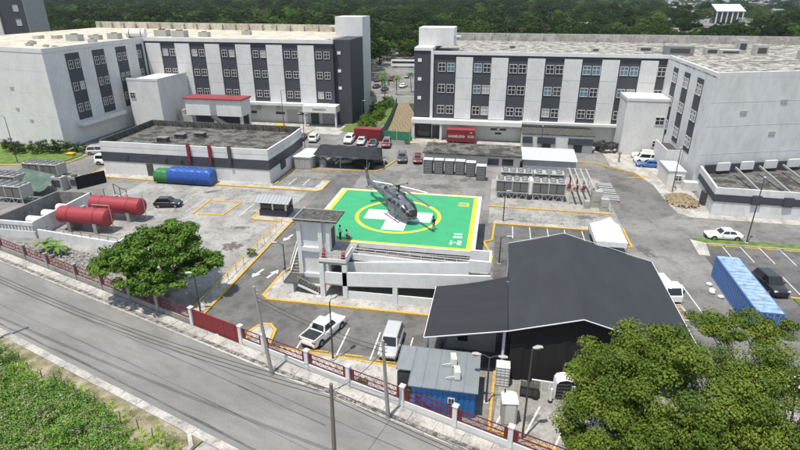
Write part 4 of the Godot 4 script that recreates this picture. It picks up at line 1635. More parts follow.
func middle_buildings() -> void:
	var b := B.new()
	# low grey roofed service block
	var t := thing("service_block", "low service block with stained dark flat roof behind the row of grey cabinets", "building")
	b.blk(-13.2, 4.4, 0, 2.9, 96.4, 103.4)
	obj("wall", b, "light_grey_wall", t)
	b = B.new()
	b.blk(-13.5, 4.6, 2.9, 3.15, 95.9, 103.6)
	obj("roof", b, "roof_grey", t)
	for x in [-1.4, 1.2]:
		b = B.new()
		b.blk(x, x + 2.0, 1.2, 2.4, 96.3, 96.42)
		obj("window_band", b, "pane_dark", t)
	# grey shed with pale sheet roof
	t = thing("sheet_shed", "grey sheet metal shed with pale pitched roof beside the service block", "shed")
	b = B.new()
	b.blk(5.0, 14.4, 0, 2.3, 97.6, 103.4)
	obj("wall", b, "grey_metal_wall", t)
	for k in 12:
		var r := B.new()
		var x0 := 4.8 + k * 0.82
		r.quad(V(x0, 2.3, 97.3), V(x0 + 0.8, 2.3, 97.3), V(x0 + 0.8 - 0.1, 3.0, 103.6), V(x0 - 0.1, 3.0, 103.6), Vector3.UP)
		r.quad(V(x0, 2.24, 97.3), V(x0 + 0.8, 2.24, 97.3), V(x0 + 0.8, 2.3, 97.3), V(x0, 2.3, 97.3), Vector3(0, 0, 1))
		obj("roof_sheet", r, "sheet_roof", t)
	# six tall cabinets
	var first: Node3D = null
	for k in 6:
		var at := V(-12.0 + k * 1.93, 0.0, 93.3 - (0.5 if k == 4 else (2.3 if k == 5 else 0.0)))
		if first == null:
			t = thing("machine_cabinet", "", "machine cabinet", at, 0.0, "grey cabinets before the service block")
			b = B.new()
			b.box(Vector3(0, 1.35, 0), Vector3(1.62, 2.5, 1.3))
			obj("casing", b, "machine_dark", t)
			b = B.new()
			b.box(Vector3(0, 2.65, 0), Vector3(1.7, 0.12, 1.4))
			obj("lid", b, "light_grey_wall", t)
			for y in 8:
				b = B.new()
				b.box(Vector3(0, 0.35 + y * 0.28, 0.66), Vector3(1.36, 0.1, 0.05))
				obj("louvre", b, "grey_metal_wall", t)
			b = B.new()
			b.box(Vector3(0, 0.05, 0), Vector3(1.7, 0.1, 1.4))
			obj("plinth", b, "concrete_grey", t)
			first = t
		else:
			t = copy(first, at, 0.0)
		t.set_meta("label", "%s tall louvred cabinet from the left in the row behind the helipad" % ORD[k])
	# guard booth
	t = thing("guard_booth", "small guard booth with ribbed zinc roof and dark lower walls", "booth")
	b = B.new()
	b.blk(-33.6, -29.4, 0.13, 1.15, 67.9, 70.6)
	obj("lower_wall", b, "navy_wall", t)
	b = B.new()
	b.blk(-33.4, -29.6, 1.15, 2.35, 68.1, 70.4)
	obj("glazing", b, "pane_dark", t)
	for x in [-33.6, -31.6, -29.6]:
		b = B.new()
		b.blk(x, x + 0.2, 1.15, 2.35, 67.9, 68.1)
		b.blk(x, x + 0.2, 1.15, 2.35, 70.4, 70.6)
		obj("post", b, "white_paint", t)
	for k in 10:
		b = B.new()
		var x0 := -34.2 + k * 0.54
		b.quad(V(x0, 2.4, 67.4), V(x0 + 0.52, 2.4, 67.4), V(x0 + 0.52, 2.95, 69.2), V(x0, 2.95, 69.2), Vector3(0, 1, 0.3))
		b.quad(V(x0, 2.4, 71.0), V(x0 + 0.52, 2.4, 71.0), V(x0 + 0.52, 2.95, 69.2), V(x0, 2.95, 69.2), Vector3(0, 1, -0.3))
		b.box(V(x0, 2.7, 68.3), Vector3(0.05, 0.06, 1.88), Basis(Vector3.RIGHT, 0.297))
		obj("roof_sheet", b, "zinc", t)
	b = B.new()
	b.blk(-34.2, -28.8, 2.33, 2.42, 67.42, 67.5)
	b.blk(-34.2, -28.8, 2.33, 2.42, 70.9, 70.98)
	obj("fascia", b, "white_paint", t)


func helipad() -> void:
	var t := thing("helipad", "green helipad deck with white cross in a yellow ring", "helipad")
	var x0 := -21.4
	var x1 := -1.5
	var d0 := 52.5
	var d1 := 69.9
	var y := 4.5
	var b := B.new()
	b.blk(x0, x1, y - 0.6, y, d0, d1)
	obj("deck", b, "ramp_paint", t)
	b = B.new()
	b.sheet(rect(x0 + 0.02, x1 - 0.02, d0 + 0.02, d1 - 0.02), y + 0.004)
	obj("white_border", b, "pad_white", t)
	b = B.new()
	b.sheet(rect(x0 + 0.42, x1 - 0.42, d0 + 0.12, d1 - 0.25), y + 0.008)
	obj("yellow_border", b, "pad_yellow", t)
	b = B.new()
	b.sheet(rect(x0 + 0.95, x1 - 0.98, d0 + 0.5, d1 - 0.6), y + 0.012)
	obj("green_field", b, "pad_green", t)
	b = B.new()
	var c := Vector2(-11.55, 61.0)
	for k in 96:
		var a0 := TAU * k / 96
		var a1 := TAU * (k + 1) / 96
		b.quad(V(c.x + cos(a0) * 5.4, y + 0.016, c.y + sin(a0) * 5.4), V(c.x + cos(a1) * 5.4, y + 0.016, c.y + sin(a1) * 5.4), V(c.x + cos(a1) * 4.95, y + 0.016, c.y + sin(a1) * 4.95), V(c.x + cos(a0) * 4.95, y + 0.016, c.y + sin(a0) * 4.95), Vector3.UP)
	obj("yellow_ring", b, "pad_yellow", t)
	b = B.new()
	b.sheet([[-15.65, 59.55], [-12.8, 59.55], [-12.8, 56.55], [-10.1, 56.55], [-10.1, 59.55], [-7.35, 59.55], [-7.35, 62.6], [-10.1, 62.6], [-10.1, 65.5], [-12.8, 65.5], [-12.8, 62.6], [-15.65, 62.6]], y + 0.016)
	obj("white_cross", b, "pad_white", t)
	# painted marks: a yellow E-like mark in the far corner, white figures in the near one
	b = B.new()
	b.sheet(rect(-4.45, -3.25, 66.9, 67.1), y + 0.016)
	b.sheet(rect(-4.45, -3.25, 66.35, 66.5), y + 0.016)
	b.sheet(rect(-4.45, -3.25, 65.8, 65.98), y + 0.016)
	b.sheet(rect(-3.25, -3.05, 65.8, 67.1), y + 0.016)
	obj("yellow_mark", b, "pad_yellow", t)
	b = B.new()
	for r in [[-4.1, -3.85, 56.6, 56.95], [-3.78, -3.55, 56.6, 56.95], [-3.48, -3.2, 56.6, 56.95], [-4.15, -3.8, 55.7, 56.15], [-3.72, -3.5, 55.7, 56.15], [-3.42, -3.15, 55.7, 56.15], [-4.45, -4.1, 53.9, 54.1], [-4.35, -4.2, 54.1, 54.9], [-4.0, -3.75, 54.3, 54.5], [-3.6, -3.1, 54.75, 54.95], [-3.3, -3.1, 54.4, 54.75], [-3.6, -3.3, 54.3, 54.45], [-3.6, -3.42, 54.0, 54.3], [-3.42, -3.1, 53.9, 54.05]]:
		b.sheet(rect(r[0], r[1], r[2], r[3]), y + 0.016)
	obj("white_mark", b, "pad_white", t)
	# edge beam and columns, dark space under the deck
	for x in [-20.9, -15.0, -9.0, -2.1]:
		for d in [53.2, 61, 69.2]:
			b = B.new()
			b.blk(x - 0.25, x + 0.25, 0, y - 0.6, d - 0.25, d + 0.25)
			obj("column", b, "ramp_paint", t)
	b = B.new()
	b.blk(x0 + 0.2, x1 - 0.2, 0, 3.4, 69.0, 69.2)
	obj("back_wall", b, "concrete_grey", t)
	for k in 12:
		b = B.new()
		var x := x0 + 0.9 + k * 1.65
		b.cyl(V(x, y, d1 - 0.12), V(x, y + 0.16, d1 - 0.12), 0.07, 0.06, 8)
		obj("edge_light", b, "yellow_paint", t)
	# louvred screen under the front edge
	for k in 5:
		b = B.new()
		b.blk(-14.4, -1.6, 2.75 + k * 0.24, 2.83 + k * 0.24, 52.3, 52.42)
		obj("slat", b, "machine", t)
	for k in 10:
		b = B.new()
		b.blk(-13.6 + k * 1.32, -13.54 + k * 1.32, 2.7, 3.9, 52.2, 52.3)
		obj("slat_post", b, "machine", t)


func ramp() -> void:
	var t := thing("ramp_block", "pale grey stair tower and double ramp in front of the helipad", "ramp")
	var m := "ramp_paint"
	var b := B.new()
	# tower with recessed panels
	b.blk(-20.6, -17.0, 0.13, 7.9, 50.15, 52.45)
	obj("tower_wall", b, m, t)
	for x in [-20.66, -18.25, -17.35]:
		b = B.new()
		b.blk(x, x + (0.45 if x < -18 else 0.4), 0.13, 7.88, 49.85, 50.16)
		obj("tower_pilaster", b, m, t)
	for y in [1.0, 4.2, 7.35]:
		b = B.new()
		b.blk(-20.21, -18.25, y, y + 0.5, 49.9, 50.16)
		obj("tower_beam", b, m, t)
	b = B.new()
	b.blk(-20.85, -16.0, 7.9, 8.05, 49.5, 52.8)
	obj("tower_roof", b, "parapet_dirty", t)
	b = B.new()
	b.wall([[-16.05, 49.6], [-20.8, 49.6], [-20.8, 52.7], [-16.05, 52.7]], 0.12, 8.05, 8.14)
	obj("roof_edge", b, "steel", t)
	b = B.new()
	b.blk(-17.02, -16.94, 4.45, 6.7, 50.7, 51.8)
	obj("door", b, "machine_dark", t)
	# landing on two front pillars
	b = B.new()
	b.blk(-17.5, -14.5, 4.1, 4.36, 47.55, 52.48)
	obj("landing", b, "concrete", t)
	for x in [-17.5, -15.0]:
		b = B.new()
		b.blk(x, x + 0.5, 0.13, 4.1, 47.5, 48.0)
		obj("pillar", b, m, t)
		b = B.new()
		b.blk(x + 0.05, x + 0.45, 0.13, 4.1, 51.6, 52.0)
		obj("pillar", b, m, t)
	b = B.new()
	b.blk(-17.0, -15.0, 1.75, 3.1, 47.6, 47.8)
	obj("parapet", b, m, t)
	b = B.new()
	b.blk(-17.4, -15.0, 1.6, 1.76, 47.6, 52)
	obj("middle_floor", b, "concrete", t)
	b = B.new()
	b.blk(-17.45, -14.55, 4.36, 4.75, 47.5, 47.62)
	b.blk(-14.6, -14.48, 4.36, 5.1, 47.62, 50.2)
	obj("landing_kerb", b, m, t)
	b = B.new()
	for x in [-17.4, -16.7, -16.0, -15.3, -14.6]:
		b.bar(V(x, 4.7, 47.56), V(x, 5.4, 47.56), 0.04, 0.04)
	b.bar(V(-17.4, 5.4, 47.56), V(-14.6, 5.4, 47.56), 0.05, 0.05)
	b.bar(V(-17.4, 5.05, 47.56), V(-14.6, 5.05, 47.56), 0.04, 0.04)
	b.bar(V(-17.4, 5.4, 47.56), V(-17.4, 5.4, 50), 0.05, 0.05)
	obj("handrail", b, "steel", t)
	# lower run behind a front parapet, rising to the right
	var slope := func(x0: float, x1: float, ya: float, yb: float, high: float, d0: float, d1: float) -> B:
		var q := B.new()
		var c := [V(x0, ya, d0), V(x1, yb, d0), V(x1, yb + high, d0), V(x0, ya + high, d0), V(x0, ya, d1), V(x1, yb, d1), V(x1, yb + high, d1), V(x0, ya + high, d1)]
		q.quad(c[0], c[1], c[2], c[3], Vector3(0, 0, 1))
		q.quad(c[4], c[5], c[6], c[7], Vector3(0, 0, -1))
		q.quad(c[3], c[2], c[6], c[7], Vector3.UP)
		q.quad(c[0], c[1], c[5], c[4], Vector3.DOWN)
		q.quad(c[0], c[3], c[7], c[4], Vector3.LEFT)
		q.quad(c[1], c[2], c[6], c[5], Vector3.RIGHT)
		return q
	obj("ramp_parapet", slope.call(-14.98, 0.3, 1.65, 2.75, 1.6, 47.5, 47.72), m, t)
	obj("ramp_floor", slope.call(-14.98, 0.3, 1.75, 2.85, 0.3, 47.72, 49.5), "concrete", t)
	obj("ramp_parapet", slope.call(-14.98, -1.9, 1.8, 3.0, 1.65, 49.5, 49.7), m, t)
	obj("ramp_floor", slope.call(-14.48, -1.9, 3.3, 2.85, 0.3, 49.85, 51.9), "concrete", t)
	obj("ramp_parapet", slope.call(-14.48, -1.9, 3.75, 3.35, 0.75, 49.7, 49.85), m, t)
	# railing of the upper run
	b = B.new()
	for k in 11:
		var x := -14.4 + k * 1.24
		var y := 4.45 - k * 0.04
		b.bar(V(x, y, 49.78), V(x, y + 0.7, 49.78), 0.05, 0.05)
	for h in [0.35, 0.7]:
		b.bar(V(-14.4, 4.45 + h, 49.78), V(-2.0, 4.05 + h, 49.78), 0.05, 0.05)
	obj("handrail", b, "white_paint", t)
	# turning platform at the right
	b = B.new()
	b.blk(-1.9, 0.3, 2.9, 3.2, 49.5, 52.2)
	obj("platform", b, "concrete", t)
	b = B.new()
	b.blk(-1.95, 0.3, 3.7, 4.95, 49.4, 49.62)
	b.blk(0.1, 0.3, 3.0, 4.95, 49.62, 52.2)
	b.blk(-1.95, 0.1, 3.7, 4.9, 52.0, 52.2)
	obj("platform_wall", b, m, t)
	# ground level: columns and low wall
	for x in [-14.98, -9.6, -4.4, -0.2]:
		b = B.new()
		b.blk(x, x + 0.5, 0.13, 1.9 + (x + 14.98) * 0.072, 47.52, 47.98)
		obj("pillar", b, m, t)
	b = B.new()
	b.blk(-14.48, 0.2, 0.13, 1.05, 47.6, 47.8)
	obj("low_wall", b, m, t)
	b = B.new()
	b.blk(-14.4, 0.2, 0.13, 2.0, 51.9, 52.1)
	obj("back_wall", b, "concrete_grey", t)
	# stairs
	b = B.new()
	b.blk(-21.7, -20.66, 0.13, 1.3, 47.75, 50.0)
	obj("stair_base", b, m, t)
	b = B.new()
	b.blk(-21.75, -20.1, 1.3, 1.4, 47.7, 49.85)
	obj("stair_landing", b, "steel_dark", t)
	for k in 8:
		b = B.new()
		b.blk(-20.1 + k * 0.29, -19.83 + k * 0.29, 1.2 - k * 0.14, 1.26 - k * 0.14, 47.75, 49.0)
		obj("step", b, "steel_dark", t)
	for k in 14:
		b = B.new()
		b.blk(-21.75, -20.75, 1.45 + k * 0.22, 1.52 + k * 0.22, 49.9 + k * 0.33, 50.18 + k * 0.33)
		obj("step", b, "steel_dark", t)
	b = B.new()
	b.prism([[-20.1, 48.95], [-17.7, 48.95], [-17.7, 49.1], [-20.1, 49.1]], 0.13, 0.6)
	b.bar(V(-21.75, 1.3, 49.9), V(-21.75, 4.4, 54.5), 0.12, 0.3)
	b.bar(V(-20.1, 1.15, 47.75), V(-17.8, 0.2, 47.75), 0.08, 0.25)
	obj("stringer", b, m, t)
	b = B.new()
	b.bar(V(-21.75, 2.3, 49.9), V(-21.75, 5.4, 54.5), 0.05, 0.05)
	b.bar(V(-21.75, 2.3, 47.8), V(-21.75, 2.3, 49.9), 0.05, 0.05)
	b.bar(V(-20.1, 2.2, 47.75), V(-17.8, 1.1, 47.75), 0.05, 0.05)
	for q in [[-21.75, 1.4, 47.8], [-21.75, 1.4, 49.9], [-20.1, 1.2, 47.75], [-17.8, 0.13, 47.75]]:
		b.bar(V(q[0], q[1], q[2]), V(q[0], q[1] + 0.95, q[2]), 0.05, 0.05)
	obj("handrail", b, "steel", t)
	# wheeled extinguishers on the landing
	for k in 2:
		var at := V([-17.05, -14.95][k], 4.36, [47.95, 48.0][k])
		var e := thing("fire_extinguisher", ["red wheeled fire extinguisher at the left corner of the ramp landing", "red wheeled fire extinguisher at the right corner of the ramp landing"][k], "fire extinguisher", at)
		b = B.new()
		b.cyl(Vector3(0, 0.16, 0), Vector3(0, 0.95, 0), 0.19, 0.19, 12)
		b.ball(Vector3(0, 0.95, 0), Vector3(0.19, 0.13, 0.19), 12, 6)
		obj("cylinder", b, "red_tank", e)
		for s in [-1.0, 1.0]:
			b = B.new()
			b.cyl(Vector3(s * 0.22, 0.16, -0.1), Vector3(s * 0.28, 0.16, -0.1), 0.16, 0.16, 12)
			obj("wheel", b, "rubber", e)
		b = B.new()
		b.tube([Vector3(-0.15, 0.3, -0.22), Vector3(-0.15, 1.2, -0.26), Vector3(0.15, 1.2, -0.26), Vector3(0.15, 0.3, -0.22)], 0.02, 0.02)
		obj("handle", b, "red_metal", e)


func canopy() -> void:
	var t := thing("event_canopy", "large black gabled canopy with lower lean-to on its left", "canopy")
	var b := B.new()
	# gable roof as taut fabric with slight sag between frames
	var d0 := 37.2
	var d1 := 53.8
	var n := 12
	for side in [[2.0, 5.2, 7.65, 6.85], [7.65, 6.85, 16.8, 4.35]]:
		b = B.new()
		for i in n:
			for j in 6:
				var q := []
				for k in [[i, j], [i + 1, j], [i + 1, j + 1], [i, j + 1]]:
					var u: float = k[1] / 6.0
					var w: float = k[0] / float(n)
					var sag: float = -0.10 * sin(PI * u) - 0.05 * absf(sin(PI * w * 4.0)) * sin(PI * clampf(u + 0.1, 0, 1))
					q.append(V(lerpf(side[0], side[2], u), lerpf(side[1], side[3], u) + sag, lerpf(d0, d1, w)))
				b.quad(q[0], q[1], q[2], q[3], Vector3.UP)
		obj("roof_fabric", b, "canopy", t)
	b = B.new()
	for i in 6:
		for j in 5:
			var q := []
			for k in [[i, j], [i + 1, j], [i + 1, j + 1], [i, j + 1]]:
				var u: float = k[1] / 5.0
				var w: float = k[0] / 6.0
				q.append(V(lerpf(-4.85, 1.98, u), lerpf(3.6, 5.05, u) - 0.16 * sin(PI * u) - 0.05 * sin(PI * w * 3.0), lerpf(d0, 45.9 + u * 0.6, w)))
			b.quad(q[0], q[1], q[2], q[3], Vector3.UP)
	obj("lean_to_fabric", b, "canopy_low", t)
	# pale rope hems
	b = B.new()
	var hem := [V(-4.85, 3.6, 37.18), V(2.0, 5.1, 37.16), V(7.65, 6.86, 37.14), V(16.8, 4.37, 37.14)]
	for k in 3:
		b.bar(hem[k], hem[k + 1], 0.05, 0.07)
	b.bar(V(-4.88, 3.6, 37.2), V(-4.88, 3.6, 45.9), 0.04, 0.05)
	b.bar(V(16.84, 4.35, 37.2), V(16.84, 4.35, 53.8), 0.04, 0.05)
	b.bar(V(2.0, 5.22, 53.84), V(7.65, 6.87, 53.84), 0.03, 0.04)
	b.bar(V(7.65, 6.87, 53.84), V(16.8, 4.37, 53.84), 0.03, 0.04)
	obj("hem", b, "white_fabric", t)
	# posts and trusses
	for q in [[-4.6, 37.6, 3.5], [1.75, 37.8, 4.9], [-4.6, 45.4, 3.5], [2.2, 53.4, 5.0], [16.4, 37.6, 4.2], [16.4, 53.4, 4.2], [16.4, 45.5, 4.2], [2.0, 45.6, 5.0]]:
		b = B.new()
		b.cyl(V(q[0], 0, q[1]), V(q[0], q[2], q[1]), 0.13, 0.13, 10)
		obj("post", b, "lavender", t)
	b = B.new()
	for d in [38.3, 41.5, 45.6, 49.6, 53.4]:
		b.bar(V(2.1, 4.9, d), V(7.65, 6.5, d), 0.1, 0.16)
		b.bar(V(7.65, 6.5, d), V(16.4, 4.15, d), 0.1, 0.16)
		b.bar(V(2.1, 4.4, d), V(16.4, 4.05, d), 0.08, 0.12)
	for d in [38.0, 45.5]:
		b.bar(V(-4.6, 3.35, d), V(1.9, 4.7, d), 0.08, 0.14)
	obj("truss", b, "steel_dark", t)
	# black mesh curtain hung across the front gable, folded at the foot
	b = B.new()
	var cols := 44
	for k in cols:
		var q := []
		for e in [0, 1]:
			var x := lerpf(2.3, 16.2, (k + e) / float(cols))
			var top := lerpf(5.0, 6.6, (x - 2.3) / 5.35) if x < 7.65 else lerpf(6.6, 4.2, (x - 7.65) / 8.6)
			var d := 37.75 + 0.09 * sin((k + e) * 1.7) + 0.05 * sin((k + e) * 0.6)
			q.append([V(x, 0.12, d - 0.15 - 0.1 * sin((k + e) * 1.1)), V(x, top, 37.7)])
		b.quad(q[0][0], q[1][0], q[1][1], q[0][1], Vector3(0, 0, 1))
	obj("curtain", b, "black_mesh", t)
	b = B.new()
	for k in 30:
		var q := []
		for e in [0, 1]:
			var d := lerpf(38.0, 53.5, (k + e) / 30.0)
			q.append([V(16.4 + 0.07 * sin((k + e) * 1.9), 0.1, d), V(16.45, 4.1, d)])
		b.quad(q[0][0], q[1][0], q[1][1], q[0][1], Vector3.RIGHT)
	obj("side_curtain", b, "black_mesh", t)
	b = B.new()
	for k in 30:
		var q := []
		for e in [0, 1]:
			var d := lerpf(38.2, 53.5, (k + e) / 30.0)
			q.append([V(2.25 + 0.07 * sin((k + e) * 1.7), 0.1, d), V(2.2, 4.9, d)])
		b.quad(q[0][0], q[1][0], q[1][1], q[0][1], Vector3.LEFT)
	obj("side_curtain", b, "black_mesh", t)
	# what stands under the lean-to
	var g := thing("site_office", "grey box office standing under the lean-to canopy", "cabin", V(-1.0, 0, 42.2))
	b = B.new()
	b.box(Vector3(0, 1.2, 0), Vector3(4.4, 2.4, 2.2))
	obj("wall", b, "machine", g)
	b = B.new()
	b.box(Vector3(-0.8, 1.3, 1.11), Vector3(0.9, 0.8, 0.04))
	obj("window", b, "pane_dark", g)


func fence() -> void:
	var t := thing("perimeter_fence", "white and dark red fence along the street with white posts", "fence", Vector3.ZERO, -0.3212)
	var o := 29.2
	var posts := [-94.0, -89.1, -84.2, -79.3, -74.3, -68.7, -63.95, -58.4, -53.7, -48.9, -44.5, -39.5, -33.0, -30.2, -25.3, -21.0, -15.9, -11.4, -7.1, -2.4, 2.3, 7.0]
	var b := B.new()
	b.box(Vector3(0, 1.0, 0), Vector3(0.36, 2.0, 0.36))
	b.box(Vector3(0, 2.04, 0), Vector3(0.46, 0.08, 0.46))
	var post := b.mesh()
	for k in posts.size():
		var s: float = posts[k]
		obj("post", post, "white_wall" if s > -41 else "concrete", t, Vector3(s, 0, -o))
		if k == posts.size() - 1:
			break
		var e: float = posts[k + 1]
		if s == -39.5:
			continue
		b = B.new()
		b.box(Vector3((s + e) / 2, 0.33, -o), Vector3(e - s - 0.36, 0.66, 0.2))
		obj("low_wall", b, "white_wall" if s > -41 else "concrete", t)
		# steel panel: rails, end plates and wavy lattice
		var l := s + 0.2
		var r := e - 0.2
		for y in [0.78, 1.28, 1.78]:
			b = B.new()
			b.box(Vector3((l + r) / 2, y, -o), Vector3(r - l, 0.07, 0.06))
			obj("rail", b, "fence_red", t)
		for x in [l + 0.16, r - 0.16]:
			b = B.new()
			b.box(Vector3(x, 1.28, -o), Vector3(0.32, 1.0, 0.05))
			obj("end_plate", b, "fence_red", t)
		b = B.new()
		var n := int((r - l - 0.7) / 0.6)
		for j in n:
			var x0 := l + 0.35 + (r - l - 0.7) * j / n
			var x1 := l + 0.35 + (r - l - 0.7) * (j + 1) / n
			b.bar(Vector3(x0, 0.8, -o), Vector3(x1, 1.28, -o), 0.02, 0.025)
			b.bar(Vector3(x0, 1.28, -o + 0.02), Vector3(x1, 0.8, -o + 0.02), 0.02, 0.025)
			b.bar(Vector3(x0, 1.28, -o), Vector3((x0 + x1) / 2, 1.76, -o), 0.02, 0.025)
			b.bar(Vector3((x0 + x1) / 2, 1.76, -o), Vector3(x1, 1.28, -o), 0.02, 0.025)
			b.bar(Vector3(x0, 0.8, -o), Vector3(x0, 1.76, -o), 0.02, 0.025)
		var q := obj("lattice", b, "fence_red", t)
		q.set_meta("kind", "stuff")
	var g := thing("sliding_gate", "solid dark red sliding gate in the street fence", "gate", Vector3.ZERO, -0.3212)
	for k in 9:
		b = B.new()
		b.box(Vector3(-39.1 + k * 0.72, 1.02, -o), Vector3(0.7, 1.6, 0.05 + 0.02 * (k % 2)))
		obj("panel", b, "red_metal", g)
	b = B.new()
	b.box(Vector3(-36.2, 1.86, -o), Vector3(6.3, 0.08, 0.1))
	b.box(Vector3(-36.2, 0.18, -o), Vector3(6.3, 0.1, 0.1))
	obj("gate_frame", b, "red_metal", g)


# ---------- left yard: tanks, walls, machines
func chiller(label: String, x: float, d: float, l: float, turn := 0.0, leg := 1.1, group := "") -> Node3D:
	var t := thing("chiller", label, "chiller", V(x, 0, d), deg_to_rad(turn), group)
	var b := B.new()
	b.box(Vector3(0, leg + 1.0, 0), Vector3(l, 1.7, 2.1))
	obj("casing", b, "machine_dark", t)
	b = B.new()
	b.box(Vector3(0, leg + 1.92, 0), Vector3(l + 0.1, 0.16, 2.3))
	b.box(Vector3(0, leg + 0.08, 0), Vector3(l + 0.1, 0.16, 2.3))
	for x2 in [-l / 2, 0.0, l / 2]:
		b.box(Vector3(x2, leg + 1.0, 0), Vector3(0.16, 1.68, 2.28))
	obj("frame", b, "machine", t)
	var n := int(l / 1.25)
	for k in n:
		for s in [-0.55, 0.55]:
			b = B.new()
			var c := Vector3(-l / 2 + (k + 0.5) * l / n, leg + 2.0, s)
			b.cyl(c, c + Vector3(0, 0.28, 0), 0.46, 0.48, 14, false)
			b.cyl(c + Vector3(0, 0.1, 0), c + Vector3(0, 0.14, 0), 0.44, 0.44, 14)
			obj("fan", b, "grey_metal_wall", t)
		b = B.new()
		b.box(Vector3(-l / 2 + (k + 0.5) * l / n, leg + 1.0, 1.07), Vector3(l / n - 0.16, 1.4, 0.05))
		obj("coil_panel", b, "coil", t)
	b = B.new()
	for x2 in [-l / 2 + 0.2, -l / 6, l / 6, l / 2 - 0.2]:
		for s in [-0.9, 0.9]:
			b.bar(Vector3(x2, 0, s), Vector3(x2, leg, s), 0.12, 0.12)
	for s in [-0.9, 0.9]:
		b.bar(Vector3(-l / 2, 0.06, s), Vector3(l / 2, 0.06, s), 0.1, 0.1)
	b.bar(Vector3(-l / 2 + 0.2, 0.06, -0.9), Vector3(-l / 2 + 0.2, 0.06, 0.9), 0.1, 0.09)
	if leg > 0.6:
		for k in 4:
			var xa := -l / 2 + 0.2 + k * (l - 0.4) / 4
			b.bar(Vector3(xa, 0.1, 0.92), Vector3(xa + (l - 0.4) / 8, leg, 0.92), 0.08, 0.08)
			b.bar(Vector3(xa + (l - 0.4) / 8, leg, 0.92), Vector3(xa + (l - 0.4) / 4, 0.1, 0.92), 0.08, 0.08)
	obj("stand", b, "light_grey_wall", t)
	return t


